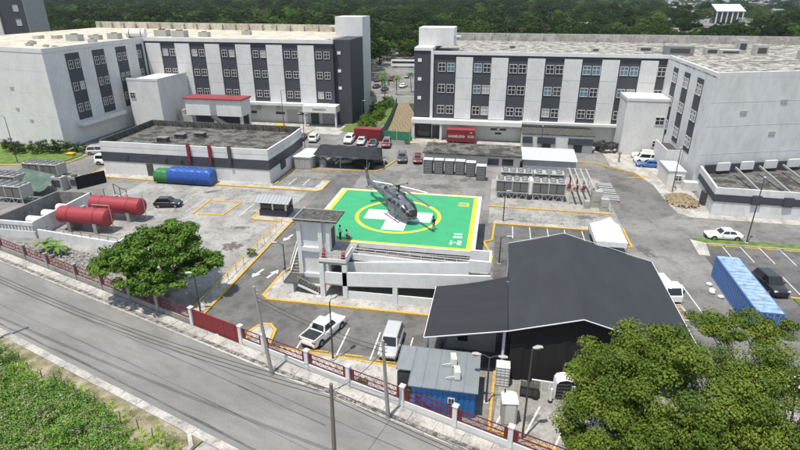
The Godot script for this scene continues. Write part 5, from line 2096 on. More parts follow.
func left_yard() -> void:
	var b := B.new()
	# two red tanks on concrete cradles
	for k in 2:
		var q = [[-58.6, -51.3, 58.9], [-57.2, -49.4, 63.4]][k]
		var t := thing("fuel_tank", ["nearer of the two red horizontal tanks by the tree", "farther of the two red horizontal tanks by the tree"][k], "tank", V((q[0] + q[1]) / 2, 0, q[2]))
		var l: float = (q[1] - q[0]) / 2
		b = B.new()
		var rings := []
		for e in [[-l - 0.28, 0.25], [-l - 0.2, 0.75], [-l, 1.15], [-l + 0.1, 1.22], [l - 0.1, 1.22], [l, 1.15], [l + 0.2, 0.75], [l + 0.28, 0.25]]:
			var r := []
			for j in 20:
				r.append(Vector3(e[0], 2.15 + sin(TAU * j / 20) * e[1], cos(TAU * j / 20) * e[1]))
			rings.append(r)
		b.loft(rings)
		obj("shell", b, "red_tank", t)
		for x in [-l * 0.55, l * 0.55]:
			b = B.new()
			b.box(Vector3(x, 0.75, 0), Vector3(0.5, 1.5, 2.2))
			obj("cradle", b, "concrete", t)
			b = B.new()
			b.cyl(Vector3(x - 0.06, 2.15, 0), Vector3(x + 0.06, 2.15, 0), 1.25, 1.25, 20, false)
			obj("band", b, "red_metal", t)
		b = B.new()
		b.cyl(Vector3(0, 3.3, 0), Vector3(0, 3.6, 0), 0.3, 0.3, 12)
		b.tube([Vector3(l * 0.4, 3.3, 0), Vector3(l * 0.4, 3.9, 0), Vector3(l + 0.4, 3.9, 0), Vector3(l + 0.4, 0.3, 0)], 0.05, 0.05, 6)
		obj("pipework", b, "steel", t)
	# walls round the tank yard and the chiller yard
	var wl := thing("yard_wall", "low white wall in front of the red tanks", "wall")
	b = B.new()
	b.wall([[-59.3, 55.3], [-46.4, 53.6], [-46.2, 56.0]], 0.25, 0, 1.3)
	obj("wall", b, "white_stained", wl)
	wl = thing("yard_wall", "tall white wall between the white and the red tanks", "wall")
	b = B.new()
	b.wall([[-59.9, 55.4], [-60.4, 66.6]], 0.3, 0, 2.4)
	obj("wall", b, "white_stained", wl)
	wl = thing("yard_wall", "grey concrete wall behind the three white tanks", "wall")
	b = B.new()
	b.wall([[-66.0, 55.4], [-65.7, 66.4], [-60.4, 66.7]], 0.3, 0, 2.4)
	obj("wall", b, "concrete_grey", wl)
	wl = thing("yard_wall", "white wall with a row of pierced blocks by the fence", "wall")
	b = B.new()
	b.wall([[-66.0, 55.2], [-59.9, 55.2]], 0.3, 0, 1.0)
	b.wall([[-66.0, 55.2], [-59.9, 55.2]], 0.3, 1.8, 2.3)
	for k in 12:
		b.blk(-65.9 + k * 0.52, -65.68 + k * 0.52, 1.0, 1.8, 55.1, 55.3)
	obj("wall", b, "white_stained", wl)
	for k in 3:
		var t := thing("gas_tank", ["white tank nearest the pierced wall", "middle one of three white tanks behind the wall", "white tank farthest from the pierced wall"][k], "tank", V(-62.2 + k * 0.25, 0, 58.2 + k * 2.4), 0.0, "white tanks in the walled yard")
		b = B.new()
		b.cyl(Vector3(-1.2, 1.2, 0), Vector3(1.2, 1.2, 0), 0.6, 0.6, 16, false)
		for s in [-1.0, 1.0]:
			b.ball(Vector3(s * 1.2, 1.2, 0), Vector3(0.35, 0.6, 0.6), 16, 8)
		obj("shell", b, "white_paint", t)
		b = B.new()
		for x in [-0.8, 0.8]:
			b.box(Vector3(x, 0.35, 0), Vector3(0.2, 0.7, 0.9))
		obj("foot", b, "steel_dark", t)
	# machines
	chiller("long grey chiller nearest the left lawn", -80.0, 79.4, 7.0, 0, 0.35)
	chiller("grey chiller behind the pierced wall at the left edge", -74.6, 66.8, 5.6, 0, 0.9)
	chiller("grey chiller half under the green tarpaulin", -80.0, 71.0, 6.4, 0, 0.9)
	chiller("grey chiller at the far left edge beside the tarpaulin", -87.6, 73.0, 6.0, 0, 0.9)
	b = B.new()
	for k in 8:
		for j in 5:
			var q := []
			for e in [[k, j], [k + 1, j], [k + 1, j + 1], [k, j + 1]]:
				q.append(V(-78.6 + e[0] * 0.85, 3.2 - 0.28 * e[1] + 0.3 * sin(e[0] * 0.9) * sin(e[1] * 1.3) - (0.12 * e[0]), 73.6 - e[1] * 0.9))
			b.quad(q[0], q[1], q[2], q[3], Vector3.UP)
	single("tarpaulin", b, "teal_tarp", "faded green tarpaulin over the left machines", "tarpaulin")
	for q in [[-71.4, 73.0, 2.0, 2.3, "machine", "white upright machine cabinet beside the green tarpaulin"], [-69.6, 74.4, 1.6, 2.0, "grey_metal_wall", "grey machine cabinet between white cabinet and black screen"]]:
		var t := thing("machine_cabinet", q[5], "machine cabinet", V(q[0], 0, q[1]))
		b = B.new()
		b.box(Vector3(0, q[3] / 2, 0), Vector3(q[2], q[3], 1.4))
		obj("casing", b, q[4], t)
		b = B.new()
		b.box(Vector3(0.1, q[3] * 0.55, 0.72), Vector3(q[2] * 0.6, q[3] * 0.5, 0.06))
		obj("grille", b, "machine_dark", t)
		b = B.new()
		b.cyl(Vector3(0, q[3], 0), Vector3(0, q[3] + 0.2, 0), 0.5, 0.5, 14)
		obj("fan", b, "machine_dark", t)
	b = B.new()
	b.wall([[-68.6, 73.4], [-66.4, 77.6]], 0.1, 0, 2.2)
	b.wall([[-68.5, 75.0], [-67.6, 75.4]], 0.3, 0, 1.2)
	single("screen", b, "black_mesh", "black screen panel at the end of the left machines", "screen")
	b = B.new()
	for q in [[-61.0, 68.6, 1.2], [-59.5, 68.9, 0.8], [-63, 68.7, 1.6]]:
		b.blk(q[0], q[0] + q[2], 0, 0.7, q[1], q[1] + 0.9)
	single("equipment_crate", b, "machine", "pale crates behind the tall white wall", "crate")
	# pipe frame over the wall and pipes
	b = B.new()
	for q in [[-58.4, 69.5], [-56.2, 68.0], [-54.5, 67.2], [-58.2, 67.0]]:
		b.bar(V(q[0], 0, q[1]), V(q[0], 3.0, q[1]), 0.08, 0.08)
	b.bar(V(-58.4, 3, 69.5), V(-56.2, 3, 68.0), 0.08, 0.08)
	b.bar(V(-56.2, 3, 68.0), V(-54.5, 3, 67.2), 0.08, 0.08)
	b.bar(V(-58.4, 1.6, 69.5), V(-54.5, 1.6, 67.2), 0.06, 0.06)
	single("pipe_rack", b, "steel_dark", "thin dark pipe rack behind the red tanks", "pipe rack")
	b = B.new()
	for k in 9:
		var x := -57.8 + k * 1.45
		b.bar(V(x, 1.3, 55.1 - k * 0.19), V(x, 1.9, 55.1 - k * 0.19), 0.04, 0.04)
	b.bar(V(-57.8, 1.9, 55.1), V(-46.2, 1.9, 53.58), 0.04, 0.04)
	single("handrail", b, "steel_dark", "thin handrail on the low wall of the red tank yard", "railing")
	# stones of the rubble patch
	rng.seed = 77
	b = B.new()
	for k in 420:
		var s := rng.randf_range(-70, -46)
		var o := rng.randf_range(29.6, 33.6) + (s + 70) * 0.02
		var p := st(s, o)
		if p[1] > 53.2:
			continue
		var r := rng.randf_range(0.05, 0.2)
		b.box(V(p[0], r * 0.3, p[1]), Vector3(r * 2, r, r * 1.5), Basis.from_euler(Vector3(rng.randf(), rng.randf() * 6, rng.randf())))
	var o2 := obj("rubble", b, "concrete", self)
	o2.set_meta("kind", "stuff")
	tag(o2, "loose pale rubble between the fence and the red tanks", "rubble")
	o2.set_meta("kind", "stuff")


func chillers() -> void:
	var b := B.new()
	chiller("front row chiller nearest the helipad corner", 2.9, 83.0, 5.0, 0, 1.1)
	chiller("front row chiller on the side of the red pumps", 8.5, 83.0, 5.0, 0, 1.1)
	chiller("rear row chiller on the side of the grey cabinets", 3.6, 87.6, 5.0, 0, 1.1)
	chiller("rear row chiller on the side of the red pumps", 8.8, 87.6, 4.8, 0, 1.1)
	b = B.new()
	b.blk(5.5, 5.95, 1.0, 3.3, 81.9, 84.1)
	single("control_box", b, "white_paint", "white control box between the two front chillers", "box")
	# red pumps with pipes
	for k in 3:
		var t := thing("pump", ["red pump nearest the rear chillers", "middle one of three red pumps", "red pump nearest the lane"][k], "pump", V(12.4 + k * 1.1, 0, 88.2), 0.0, "red pumps beside the chillers")
		b = B.new()
		b.cyl(Vector3(0, 0.7, -0.5), Vector3(0, 0.7, 0.4), 0.28, 0.28, 12)
		b.cyl(Vector3(0, 0.7, 0.4), Vector3(0, 0.7, 0.62), 0.4, 0.4, 12)
		obj("motor", b, "red_tank", t)
		b = B.new()
		b.tube([Vector3(0, 0.9, 0.5), Vector3(0, 2.2, 0.5), Vector3(0, 2.2, -1.0)], 0.12, 0.12, 8)
		obj("pipe", b, "red_tank", t)
		b = B.new()
		b.box(Vector3(0, 0.2, 0), Vector3(0.7, 0.4, 1.4))
		obj("plinth", b, "concrete", t)
	var t2 := thing("pipe_rack", "pale pipe rack beside the red pumps", "pipe rack")
	b = B.new()
	for x in [11.8, 15.6]:
		for d in [81.5, 89.8]:
			b.bar(V(x, 0, d), V(x, 3.2, d), 0.14, 0.14)
	b.bar(V(11.8, 3.2, 81.5), V(15.6, 3.2, 81.5), 0.14, 0.14)
	b.bar(V(11.8, 3.2, 89.8), V(15.6, 3.2, 89.8), 0.14, 0.14)
	obj("frame", b, "machine", t2)
	for k in 4:
		b = B.new()
		b.cyl(V(12.3 + k * 0.9, 3.1, 80.6), V(12.3 + k * 0.9, 3.1, 90.4), 0.16, 0.16, 8)
		obj("pipe", b, "machine", t2)
	# pale plant cluster at the lane corner
	for q in [[15.6, 81.2, 1.5, 2.6, 1.4, "white plant cabinet at the lane corner beside the pipe rack"], [16.6, 79.6, 1.1, 1.9, 1.1, "short pale cabinet nearest the lane kerb"], [14.2, 80.2, 0.8, 1.2, 0.8, "small pale box before the pipe rack"]]:
		var t := thing("plant_cabinet", q[5], "machine cabinet", V(q[0], 0, q[1]))
		b = B.new()
		b.box(Vector3(0, q[3] / 2, 0), Vector3(q[2], q[3], q[4]))
		obj("casing", b, "machine", t)
		b = B.new()
		b.box(Vector3(0, q[3] * 0.6, q[4] / 2 + 0.02), Vector3(q[2] * 0.7, q[3] * 0.4, 0.05))
		obj("grille", b, "machine", t)
	# pallets of tubes along the lane
	for k in 3:
		b = B.new()
		for j in 5:
			b.cyl(V(17.2, 0.3 + 0.2 * (j % 2), 84.0 + k * 3.0 + j * 0.42), V(19.6, 0.3 + 0.2 * (j % 2), 83.6 + k * 3.0 + j * 0.42), 0.19, 0.19, 8)
		b.blk(17.4, 19.4, 0.0, 0.14, 83.4 + k * 3.0, 85.8 + k * 3.0)
		single("tube_stack", b, "grey_metal_wall", ["stack of pale tubes nearest the yellow kerb by the lane", "middle stack of pale tubes by the lane", "farthest stack of pale tubes by the lane"][k], "tubes")
	b = B.new()
	var path := [[-20.8, 86.3], [-18.2, 85.6], [-15.6, 84.6], [-13.0, 83.4], [-10.5, 82.0]]
	var pts := []
	for p in path:
		pts.append(V(p[0], 0.1, p[1]))
	b.tube(pts, 0.14, 0.14, 6)
	single("white_hose", b, "white_paint", "long white hose curving over the ground behind the helicopter", "hose")
	# wire fence by the parking bays
	b = B.new()
	for k in 10:
		b.bar(V(1.0 + k * 1.5, 0.1, 72.9), V(1.0 + k * 1.5, 1.2, 72.9), 0.04, 0.04)
	b.bar(V(1, 1.2, 72.9), V(14.5, 1.2, 72.9), 0.03, 0.03)
	b.bar(V(1, 0.7, 72.9), V(14.5, 0.7, 72.9), 0.03, 0.03)
	single("wire_fence", b, "steel", "thin wire fence above the parking bays", "fence")
	b = B.new()
	for k in 12:
		b.bar(V(-29.0, 0.13, 43 + k * 2.0), V(-29.0, 1.1, 43 + k * 2.0), 0.05, 0.05)
	b.bar(V(-29, 1.1, 43), V(-29, 1.1, 65), 0.03, 0.03)
	b.bar(V(-29, 0.65, 43), V(-29, 0.65, 65), 0.03, 0.03)
	single("wire_fence", b, "steel", "thin post and wire fence on the yellow edged island", "fence")


func corrugated(t: Node, x0: float, x1: float, d0: float, d1: float, h: float, m: String, pitch := 0.4) -> void:
	# wall ribs of a container, each rib a piece
	var b := B.new()
	b.box(Vector3.ZERO, Vector3(pitch * 0.5, h - 0.3, 0.05))
	var rib := b.mesh()
	var n := int((x1 - x0) / pitch)
	for k in n:
		var x := x0 + (k + 0.5) * (x1 - x0) / n
		obj("rib", rib, m, t, V(x, h / 2, d0 - 0.02))
		obj("rib", rib, m, t, V(x, h / 2, d1 + 0.02))
	n = int((d1 - d0) / pitch)
	for k in n:
		var d := d0 + (k + 0.5) * (d1 - d0) / n
		obj("rib", rib, m, t, V(x0 - 0.02, h / 2, d), PI / 2)
		obj("rib", rib, m, t, V(x1 + 0.02, h / 2, d), PI / 2)


func container(label: String, x: float, d: float, l: float, turn: float, m: String, roof: String, y := 0.0) -> Node3D:
	var t := thing("shipping_container", label, "container", V(x, y, d), deg_to_rad(turn))
	var b := B.new()
	b.box(Vector3(0, 1.3, 0), Vector3(l - 0.1, 2.5, 2.34))
	obj("body", b, m, t)
	corrugated(t, -l / 2 + 0.05, l / 2 - 0.05, -1.17, 1.17, 2.6, m, 0.5)
	b = B.new()
	for sx in [-1.0, 1.0]:
		for sz in [-1.0, 1.0]:
			b.box(Vector3(sx * (l / 2 - 0.08), 1.3, sz * 1.14), Vector3(0.16, 2.6, 0.16))
	for sz in [-1.0, 1.0]:
		for yy in [0.08, 2.52]:
			b.box(Vector3(0, yy, sz * 1.16), Vector3(l - 0.32, 0.14, 0.12))
	for sx in [-1.0, 1.0]:
		for yy in [0.08, 2.52]:
			b.box(Vector3(sx * (l / 2 - 0.06), yy, 0), Vector3(0.12, 0.14, 2.12))
	obj("frame", b, m, t)
	var n := int(l / 0.75)
	for k in n:
		b = B.new()
		b.box(Vector3(-l / 2 + (k + 0.5) * l / n, 2.575, 0), Vector3(l / n - 0.07, 0.05, 2.2))
		obj("roof_panel", b, roof, t)
	b = B.new()
	for z in [-0.75, -0.3, 0.3, 0.75]:
		b.cyl(Vector3(l / 2 + 0.06, 0.15, z), Vector3(l / 2 + 0.06, 2.45, z), 0.03, 0.03, 6)
	obj("lock_bar", b, "steel", t)
	return t


func right_side() -> void:
	var b := B.new()
	container("long weathered blue shipping container in the right parking lot", 26.65, 54.4, 12.0, -91.5, "blue_container", "container_roof")
	for q in [[24.6, 57.9], [24.5, 56.6], [24.9, 55.2], [24.3, 56.1]]:
		b = B.new()
		b.ball(Vector3(0, 0.18, 0), Vector3(0.36, 0.2, 0.26), 8, 6)
		single("white_sack", b, "white_fabric", "white sack on the ground against the blue container", "sack", "sacks by the blue container", V(q[0], 0, q[1]), q[0])
	var c := container("plain dark red container at the end of the green fence", -28.6, 115.4, 6.1, -3, "red_metal", "red_roof")
	c = container("red container with white lettering before the right wing", -7.9, 116.2, 6.1, 0, "red_metal", "red_roof", 0.5)
	lettering("HAMBURG    SÜD", c, Vector3(0.1, 1.15, 1.26), 0, 0.55, "white_paint")
	b = B.new()
	b.quad(Vector3(0.62, 1.42, 1.245), Vector3(1.0, 1.15, 1.245), Vector3(0.62, 1.0, 1.245), Vector3(0.75, 1.2, 1.245), Vector3(0, 0, 1))
	b.quad(Vector3(1.9, 2.15, 1.245), Vector3(2.5, 2.15, 1.245), Vector3(2.3, 1.95, 1.245), Vector3(2.2, 2.0, 1.245), Vector3(0, 0, 1))
	obj("emblem", b, "white_paint", c)
	b = B.new()
	for x in [-2.6, -1.6, 2.0]:
		b.box(Vector3(x, -0.2, 0), Vector3(0.5, 0.5, 2.2))
	obj("chassis", b, "steel_dark", c)
	# sand heap
	rng.seed = 9
	b = B.new()
	var hn := FastNoiseLite.new()
	hn.frequency = 0.35
	var hgt := func(x: float, d: float) -> float:
		var u := Vector2((x - 29.3) / 2.6, (d - 85.6) / 3.6).length()
		return maxf(0.0, (1.0 - u * u)) * 1.0 + 0.12 + maxf(0.0, 1.0 - u) * 0.6 * hn.get_noise_2d(x * 4, d * 4)
	for i in 22:
		for j in 26:
			var q := []
			for e in [[i, j], [i + 1, j], [i + 1, j + 1], [i, j + 1]]:
				var x: float = 26.9 + e[0] * 0.22
				var d: float = 82.0 + e[1] * 0.28
				q.append(V(x, hgt.call(x, d), d))
			if Vector2((27.0 + i * 0.22 - 29.3) / 2.6, (82.1 + j * 0.28 - 85.6) / 3.6).length() > 0.95 + 0.25 * hn.get_noise_2d(i * 3.0, j * 3.0):
				continue
			b.quad(q[0], q[1], q[2], q[3], Vector3.UP)
	single("sand_heap", b, "sand", "heap of dry sand and straw on the pavement by the loading dock", "sand heap")
	# white peaked tent
	var t := thing("peaked_tent", "small white peaked tent behind the black canopy", "tent", V(14.9, 0, 66.6))
	b = B.new()
	var ap := Vector3(0, 4.0, -0.2)
	var cs := [Vector3(-1.9, 1.9, 2.9), Vector3(1.9, 1.9, 2.9), Vector3(1.9, 1.9, -2.9), Vector3(-1.9, 1.9, -2.9)]
	for k in 4:
		var p: Vector3 = cs[k]
		var q: Vector3 = cs[(k + 1) % 4]
		var pm := p.lerp(ap, 0.5) - Vector3(0, 0.18, 0)
		var qm := q.lerp(ap, 0.5) - Vector3(0, 0.18, 0)
		var o := (p + q) / 2
		b.quad(p, q, qm, pm, o)
		b.flat(pm, qm, ap, o)
		b.quad(p, q, q - Vector3(0, 0.7, 0), p - Vector3(0, 0.7, 0), Vector3(o.x, 0, o.z))
	obj("tent_roof", b, "white_fabric", t)
	for p in cs:
		b = B.new()
		b.cyl(Vector3(p.x, 0, p.z), p, 0.05, 0.05, 8)
		obj("pole", b, "steel", t)
	# planter by the lane
	t = thing("planter", "yellow edged sandy planter beside the white truck", "planter")
	b = B.new()
	b.prism([[18.6, 49.5], [20.6, 49.5], [20.2, 52.8], [18.8, 52.8]], 0, 0.2)
	obj("kerb", b, "concrete_pale", t)
	b = B.new()
	b.prism([[18.9, 49.8], [20.3, 49.8], [20.0, 52.5], [19.0, 52.5]], 0.2, 0.24)
	obj("soil", b, "sand", t)
	# small truck peeking from behind the canopy
	t = thing("box_truck", "white small truck standing behind the black canopy's right side", "truck", V(19.0, 0, 54.8), deg_to_rad(-80))
	b = B.new()
	b.loft([[Vector3(2.3, 0.5, -0.85), Vector3(2.3, 1.1, -0.85), Vector3(2.3, 1.1, 0.85), Vector3(2.3, 0.5, 0.85)], [Vector3(1.9, 0.4, -0.9), Vector3(1.75, 2.0, -0.85), Vector3(1.75, 2.0, 0.85), Vector3(1.9, 0.4, 0.9)], [Vector3(0.7, 0.4, -0.9), Vector3(0.7, 2.1, -0.85), Vector3(0.7, 2.1, 0.85), Vector3(0.7, 0.4, 0.9)]])
	obj("cab", b, "car_white", t)
	b = B.new()
	b.box(Vector3(-1.0, 1.05, 0), Vector3(3.2, 0.5, 1.9))
	obj("bed", b, "car_white", t)
	b = B.new()
	b.quad(Vector3(2.24, 1.25, -0.75), Vector3(2.24, 1.25, 0.75), Vector3(1.86, 1.9, 0.7), Vector3(1.86, 1.9, -0.7), Vector3(1, 0.3, 0))
	obj("windscreen", b, "glass", t)
	for x in [1.5, -1.6]:
		for s in [-0.85, 0.85]:
			b = B.new()
			b.cyl(Vector3(x, 0.36, s - 0.1), Vector3(x, 0.36, s + 0.1), 0.36, 0.36, 14)
			obj("wheel", b, "rubber", t)
	for s in [-1.0, 1.0]:
		b = B.new()
		b.box(Vector3(1.9, 1.5, s * 1.05), Vector3(0.08, 0.35, 0.16))
		obj("mirror", b, "plastic_black", t)


func small_things() -> void:
	var b := B.new()
	# blue cabin with ribbed grey roof
	var t := thing("blue_cabin", "blue cabin with grey standing seam roof beside the street fence", "cabin")
	b.prism([[-5.1, 32.45], [-0.2, 32.45], [-0.2, 36.5], [-6.45, 36.5], [-6.45, 34.2], [-5.1, 34.2]], 0, 2.55)
	obj("wall", b, "blue_metal", t)
	for k in 12:
		b = B.new()
		b.box(V(-4.9 + k * 0.41, 1.28, 32.43), Vector3(0.2, 2.4, 0.05))
		obj("rib", b, "blue_metal", t)
	for k in 10:
		b = B.new()
		b.box(V(-0.18, 1.28, 32.7 + k * 0.41), Vector3(0.05, 2.4, 0.2))
		obj("rib", b, "blue_metal", t)
	var edges := [-6.6, -5.35, -4.3, -3.25, -2.2, -1.15, 0.0]
	for k in 6:
		b = B.new()
		var f := 32.2 if k > 0 else 34.0
		var q := [V(edges[k], 2.6, f), V(edges[k + 1] - 0.03, 2.6, f), V(edges[k + 1] - 0.03, 2.95, 36.7), V(edges[k], 2.95, 36.7)]
		b.quad(q[0], q[1], q[2], q[3], Vector3.UP)
		b.quad(q[0], q[1], q[1] - Vector3(0, 0.08, 0), q[0] - Vector3(0, 0.08, 0), Vector3(0, 0, 1))
		b.bar(q[0] + Vector3(0, 0.03, 0), q[3] + Vector3(0, 0.03, 0), 0.05, 0.06)
		obj("roof_sheet", b, "zinc_dull", t)
	b = B.new()
	b.blk(-2.3, -1.75, 1.2, 1.75, 32.36, 32.42)
	obj("window", b, "white_paint", t)
	b = B.new()
	b.blk(-2.22, -2.05, 1.28, 1.67, 32.34, 32.37)
	b.blk(-2.0, -1.83, 1.28, 1.67, 32.34, 32.37)
	obj("pane", b, "pane_dark", t)
	b = B.new()
	b.blk(-6.55, -5.2, 0.3, 2.3, 34.08, 34.18)
	obj("grille", b, "machine_dark", t)
	for k in 2:
		var a := thing("air_conditioner", ["white air conditioner higher up the blue cabin's roof", "white air conditioner lower down the blue cabin's roof"][k], "air conditioner", V([-2.15, -1.75][k], [2.83, 2.72][k], [35.1, 33.7][k]), 0.2)
		b = B.new()
		b.box(Vector3(0, 0.42, 0), Vector3(0.42, 0.72, 0.85))
		obj("casing", b, "white_paint", a)
		b = B.new()
		b.cyl(Vector3(0.215, 0.42, 0), Vector3(0.23, 0.42, 0), 0.28, 0.28, 14)
		obj("fan", b, "machine_dark", a)
		b = B.new()
		b.box(Vector3(0, 0.03, 0), Vector3(0.4, 0.06, 0.7))
		b.tube([Vector3(-0.2, 0.3, 0.3), Vector3(-0.6, 0.35, 0.4), Vector3(-0.9, 0.1, 0.2)], 0.03, 0.03)
		obj("bracket", b, "white_paint", a)
	# portable toilet
	t = thing("portable_toilet", "grey portable toilet with white domed roof by the fence", "toilet", V(2.35, 0, 32.75), 0.1)
	b = B.new()
	b.box(Vector3(0, 1.05, 0), Vector3(1.12, 2.0, 1.12))
	obj("wall", b, "machine", t)
	b = B.new()
	b.loft([[Vector3(-0.62, 2.05, -0.62), Vector3(-0.62, 2.05, 0.62), Vector3(0.62, 2.05, 0.62), Vector3(0.62, 2.05, -0.62)], [Vector3(-0.6, 2.18, -0.6), Vector3(-0.6, 2.18, 0.6), Vector3(0.6, 2.18, 0.6), Vector3(0.6, 2.18, -0.6)], [Vector3(-0.3, 2.38, -0.5), Vector3(-0.3, 2.38, 0.5), Vector3(0.3, 2.38, 0.5), Vector3(0.3, 2.38, -0.5)]])
	obj("roof", b, "white_paint", t)
	b = B.new()
	b.box(Vector3(0.05, 1.0, 0.57), Vector3(0.75, 1.8, 0.04))
	obj("door", b, "light_grey_wall", t)
	b = B.new()
	b.cyl(Vector3(-0.35, 2.2, -0.35), Vector3(-0.35, 2.65, -0.35), 0.06, 0.06, 8)
	obj("vent_pipe", b, "plastic_black", t)
	# water cubes by the canopy post
	t = thing("water_cube", "pale stacked plastic water cubes by the canopy post", "water tank", V(1.85, 0, 37.0))
	for y in [0.55, 1.5]:
		b = B.new()
		b.box(Vector3(0, y, 0), Vector3(1.1, 0.86, 1.0))
		obj("tank", b, "white_fabric", t)
		b = B.new()
		for k in 4:
			b.box(Vector3(0, y - 0.4 + k * 0.27, 0), Vector3(1.16, 0.03, 1.06))
			b.box(Vector3(-0.5 + k * 0.33, y, 0), Vector3(0.03, 0.9, 1.06))
		b.box(Vector3(0, y - 0.49, 0), Vector3(1.14, 0.1, 1.04))
		obj("cage", b, "steel", t)
	# generator, panels, bollard, cabinet, bin before the curtain
	t = thing("generator", "black generator on a small frame before the curtain", "generator", V(4.05, 0, 35.9), -0.1)
	b = B.new()
	b.box(Vector3(0, 0.62, 0), Vector3(1.5, 0.75, 0.8))
	obj("casing", b, "machine_dark", t)
	b = B.new()
	for x in [-0.7, -0.23, 0.23, 0.7]:
		b.bar(Vector3(x, 0.05, 0.43), Vector3(x, 1.1, 0.43), 0.05, 0.05)
		b.bar(Vector3(x, 0.05, -0.43), Vector3(x, 1.1, -0.43), 0.05, 0.05)
	b.bar(Vector3(-0.72, 1.1, 0.43), Vector3(0.72, 1.1, 0.43), 0.05, 0.05)
	b.bar(Vector3(-0.72, 1.1, -0.43), Vector3(0.72, 1.1, -0.43), 0.05, 0.05)
	b.bar(Vector3(-0.72, 0.08, 0), Vector3(0.72, 0.08, 0), 0.8, 0.08)
	obj("frame", b, "plastic_black", t)
	b = B.new()
	for s in [-0.45, 0.45]:
		b.cyl(Vector3(0.5, 0.2, s - 0.06), Vector3(0.5, 0.2, s + 0.06), 0.2, 0.2, 12)
	obj("wheel", b, "rubber", t)
	t = thing("barrier_stack", "stack of white slatted barriers behind the black generator", "barrier", V(5.1, 0, 36.75), -0.05)
	for k in 6:
		b = B.new()
		b.box(Vector3(0, 0.1 + k * 0.15, -0.1 + k * 0.015), Vector3(1.7, 0.1, 0.12))
		obj("slat", b, "white_paint", t)
	b = B.new()
	for x in [-0.6, 0.0, 0.6]:
		b.box(Vector3(x, 0.48, 0.02), Vector3(0.12, 0.95, 0.08))
	obj("upright", b, "white_paint", t)
	t = thing("bollard", "white plastic bollard with black foot beside the barriers", "bollard", V(5.7, 0, 35.4))
	b = B.new()
	b.cyl(Vector3(0, 0.16, 0), Vector3(0, 1.3, 0), 0.13, 0.11, 10)
	obj("tube", b, "white_paint", t)
	b = B.new()
	b.cyl(Vector3.ZERO, Vector3(0, 0.18, 0), 0.2, 0.17, 10)
	obj("foot", b, "rubber", t)
	t = thing("luggage_trolley", "white hooded trolley with black wire racks before the curtain", "trolley", V(6.75, 0, 36.3), 0.12)
	b = B.new()
	var hood := []
	for z in [-0.55, 0.55]:
		hood.append([Vector3(-0.75, 0.1, z), Vector3(-0.75, 1.55, z), Vector3(-0.55, 1.85, z), Vector3(0.0, 1.98, z), Vector3(0.55, 1.85, z), Vector3(0.75, 1.55, z), Vector3(0.75, 0.1, z)])
	b.loft(hood, false, false)
	b.box(Vector3(0.6, 0.75, 0.56), Vector3(0.3, 1.4, 0.05))
	obj("hood", b, "white_fabric", t)
	b = B.new()
	for k in 5:
		b.box(Vector3(-0.1, 0.25 + k * 0.32, 0.52), Vector3(1.15, 0.05, 0.05))
		b.box(Vector3(-0.6 + k * 0.25, 0.85, 0.5), Vector3(0.05, 1.4, 0.05))
	b.box(Vector3(-0.05, 0.85, -0.2), Vector3(1.3, 1.5, 0.9))
	obj("rack", b, "machine_dark", t)
	t = thing("drum", "blue plastic drum under the edge of the big tree", "drum", V(8.5, 0, 36.3))
	b = B.new()
	b.cyl(Vector3.ZERO, Vector3(0, 0.9, 0), 0.3, 0.3, 14)
	b.cyl(Vector3(0, 0.28, 0), Vector3(0, 0.34, 0), 0.315, 0.315, 14)
	b.cyl(Vector3(0, 0.6, 0), Vector3(0, 0.66, 0), 0.315, 0.315, 14)
	obj("shell", b, "blue_tarp", t)
	b = B.new()
	b.cyl(Vector3(0, 0.9, 0), Vector3(0, 0.93, 0), 0.27, 0.27, 14)
	obj("lid", b, "plastic_black", t)
	# truck wrapped in tarpaulins
	t = thing("covered_truck", "truck wrapped in blue and green tarpaulins by the banded building", "truck", V(-52.6, 0, 79.9))
	var wrap := func(x0: float, x1: float, h: float, w: float, n: int, sd: int) -> B:
		rng.seed = sd
		var q := B.new()
		var rings := []
		for k in n + 1:
			var u := float(k) / n
			var x := lerpf(x0, x1, u)
			var hh := h * (1.0 + rng.randf_range(-0.03, 0.02)) * (0.86 if k == 0 or k == n else 1.0)
			var ww := w * (1.0 + rng.randf_range(-0.02, 0.02))
			rings.append([Vector3(x, 0.3, ww * 1.02), Vector3(x + rng.randf_range(-0.1, 0.1), hh * 0.5, ww), Vector3(x, hh * rng.randf_range(0.87, 0.92), ww * 0.93), Vector3(x, hh * rng.randf_range(0.97, 1.01), ww * 0.55), Vector3(x, hh * 1.03, 0), Vector3(x, hh, -ww * 0.55), Vector3(x, hh * 0.9, -ww * 0.93), Vector3(x, 0.3, -ww * 1.02)])
		q.loft(rings)
		return q
	obj("blue_cover", wrap.call(-2.8, 5.3, 2.65, 1.25, 24, 4), "blue_tarp", t)
	obj("green_cover", wrap.call(-5.3, -2.75, 2.3, 1.2, 9, 8), "green_tarp", t)
	for x in [-4.4, 2.8, 4.0]:
		for s in [-1.0, 1.0]:
			b = B.new()
			b.cyl(Vector3(x, 0.42, s * 0.95), Vector3(x, 0.42, s * 1.15), 0.42, 0.42, 14)
			obj("wheel", b, "rubber", t)
	# black carport tent and white sheds beside it
	t = thing("black_carport", "dark shiny tarpaulin carport behind the two grey bays", "carport")
	b = B.new()
	for k in 12:
		var q := []
		for e in [0, 1]:
			var x := lerpf(-34.0, -23.0, (k + e) / 12.0)
			var z := 0.16 * sin((k + e) * 1.9)
			q.append([V(x, 2.2 + z * 0.6, 92.3), V(x + 0.8, 3.7 + z, 95.6), V(x + 1.0, 2.6, 99.5)])
		b.quad(q[0][0], q[1][0], q[1][1], q[0][1], Vector3(0, 1, 1))
		b.quad(q[0][1], q[1][1], q[1][2], q[0][2], Vector3(0, 1, -1))
	b.flat(V(-23.0, 2.2, 92.3), V(-22.2, 3.7, 95.6), V(-20.6, 2.0, 93.5), Vector3(1, 1, 1))
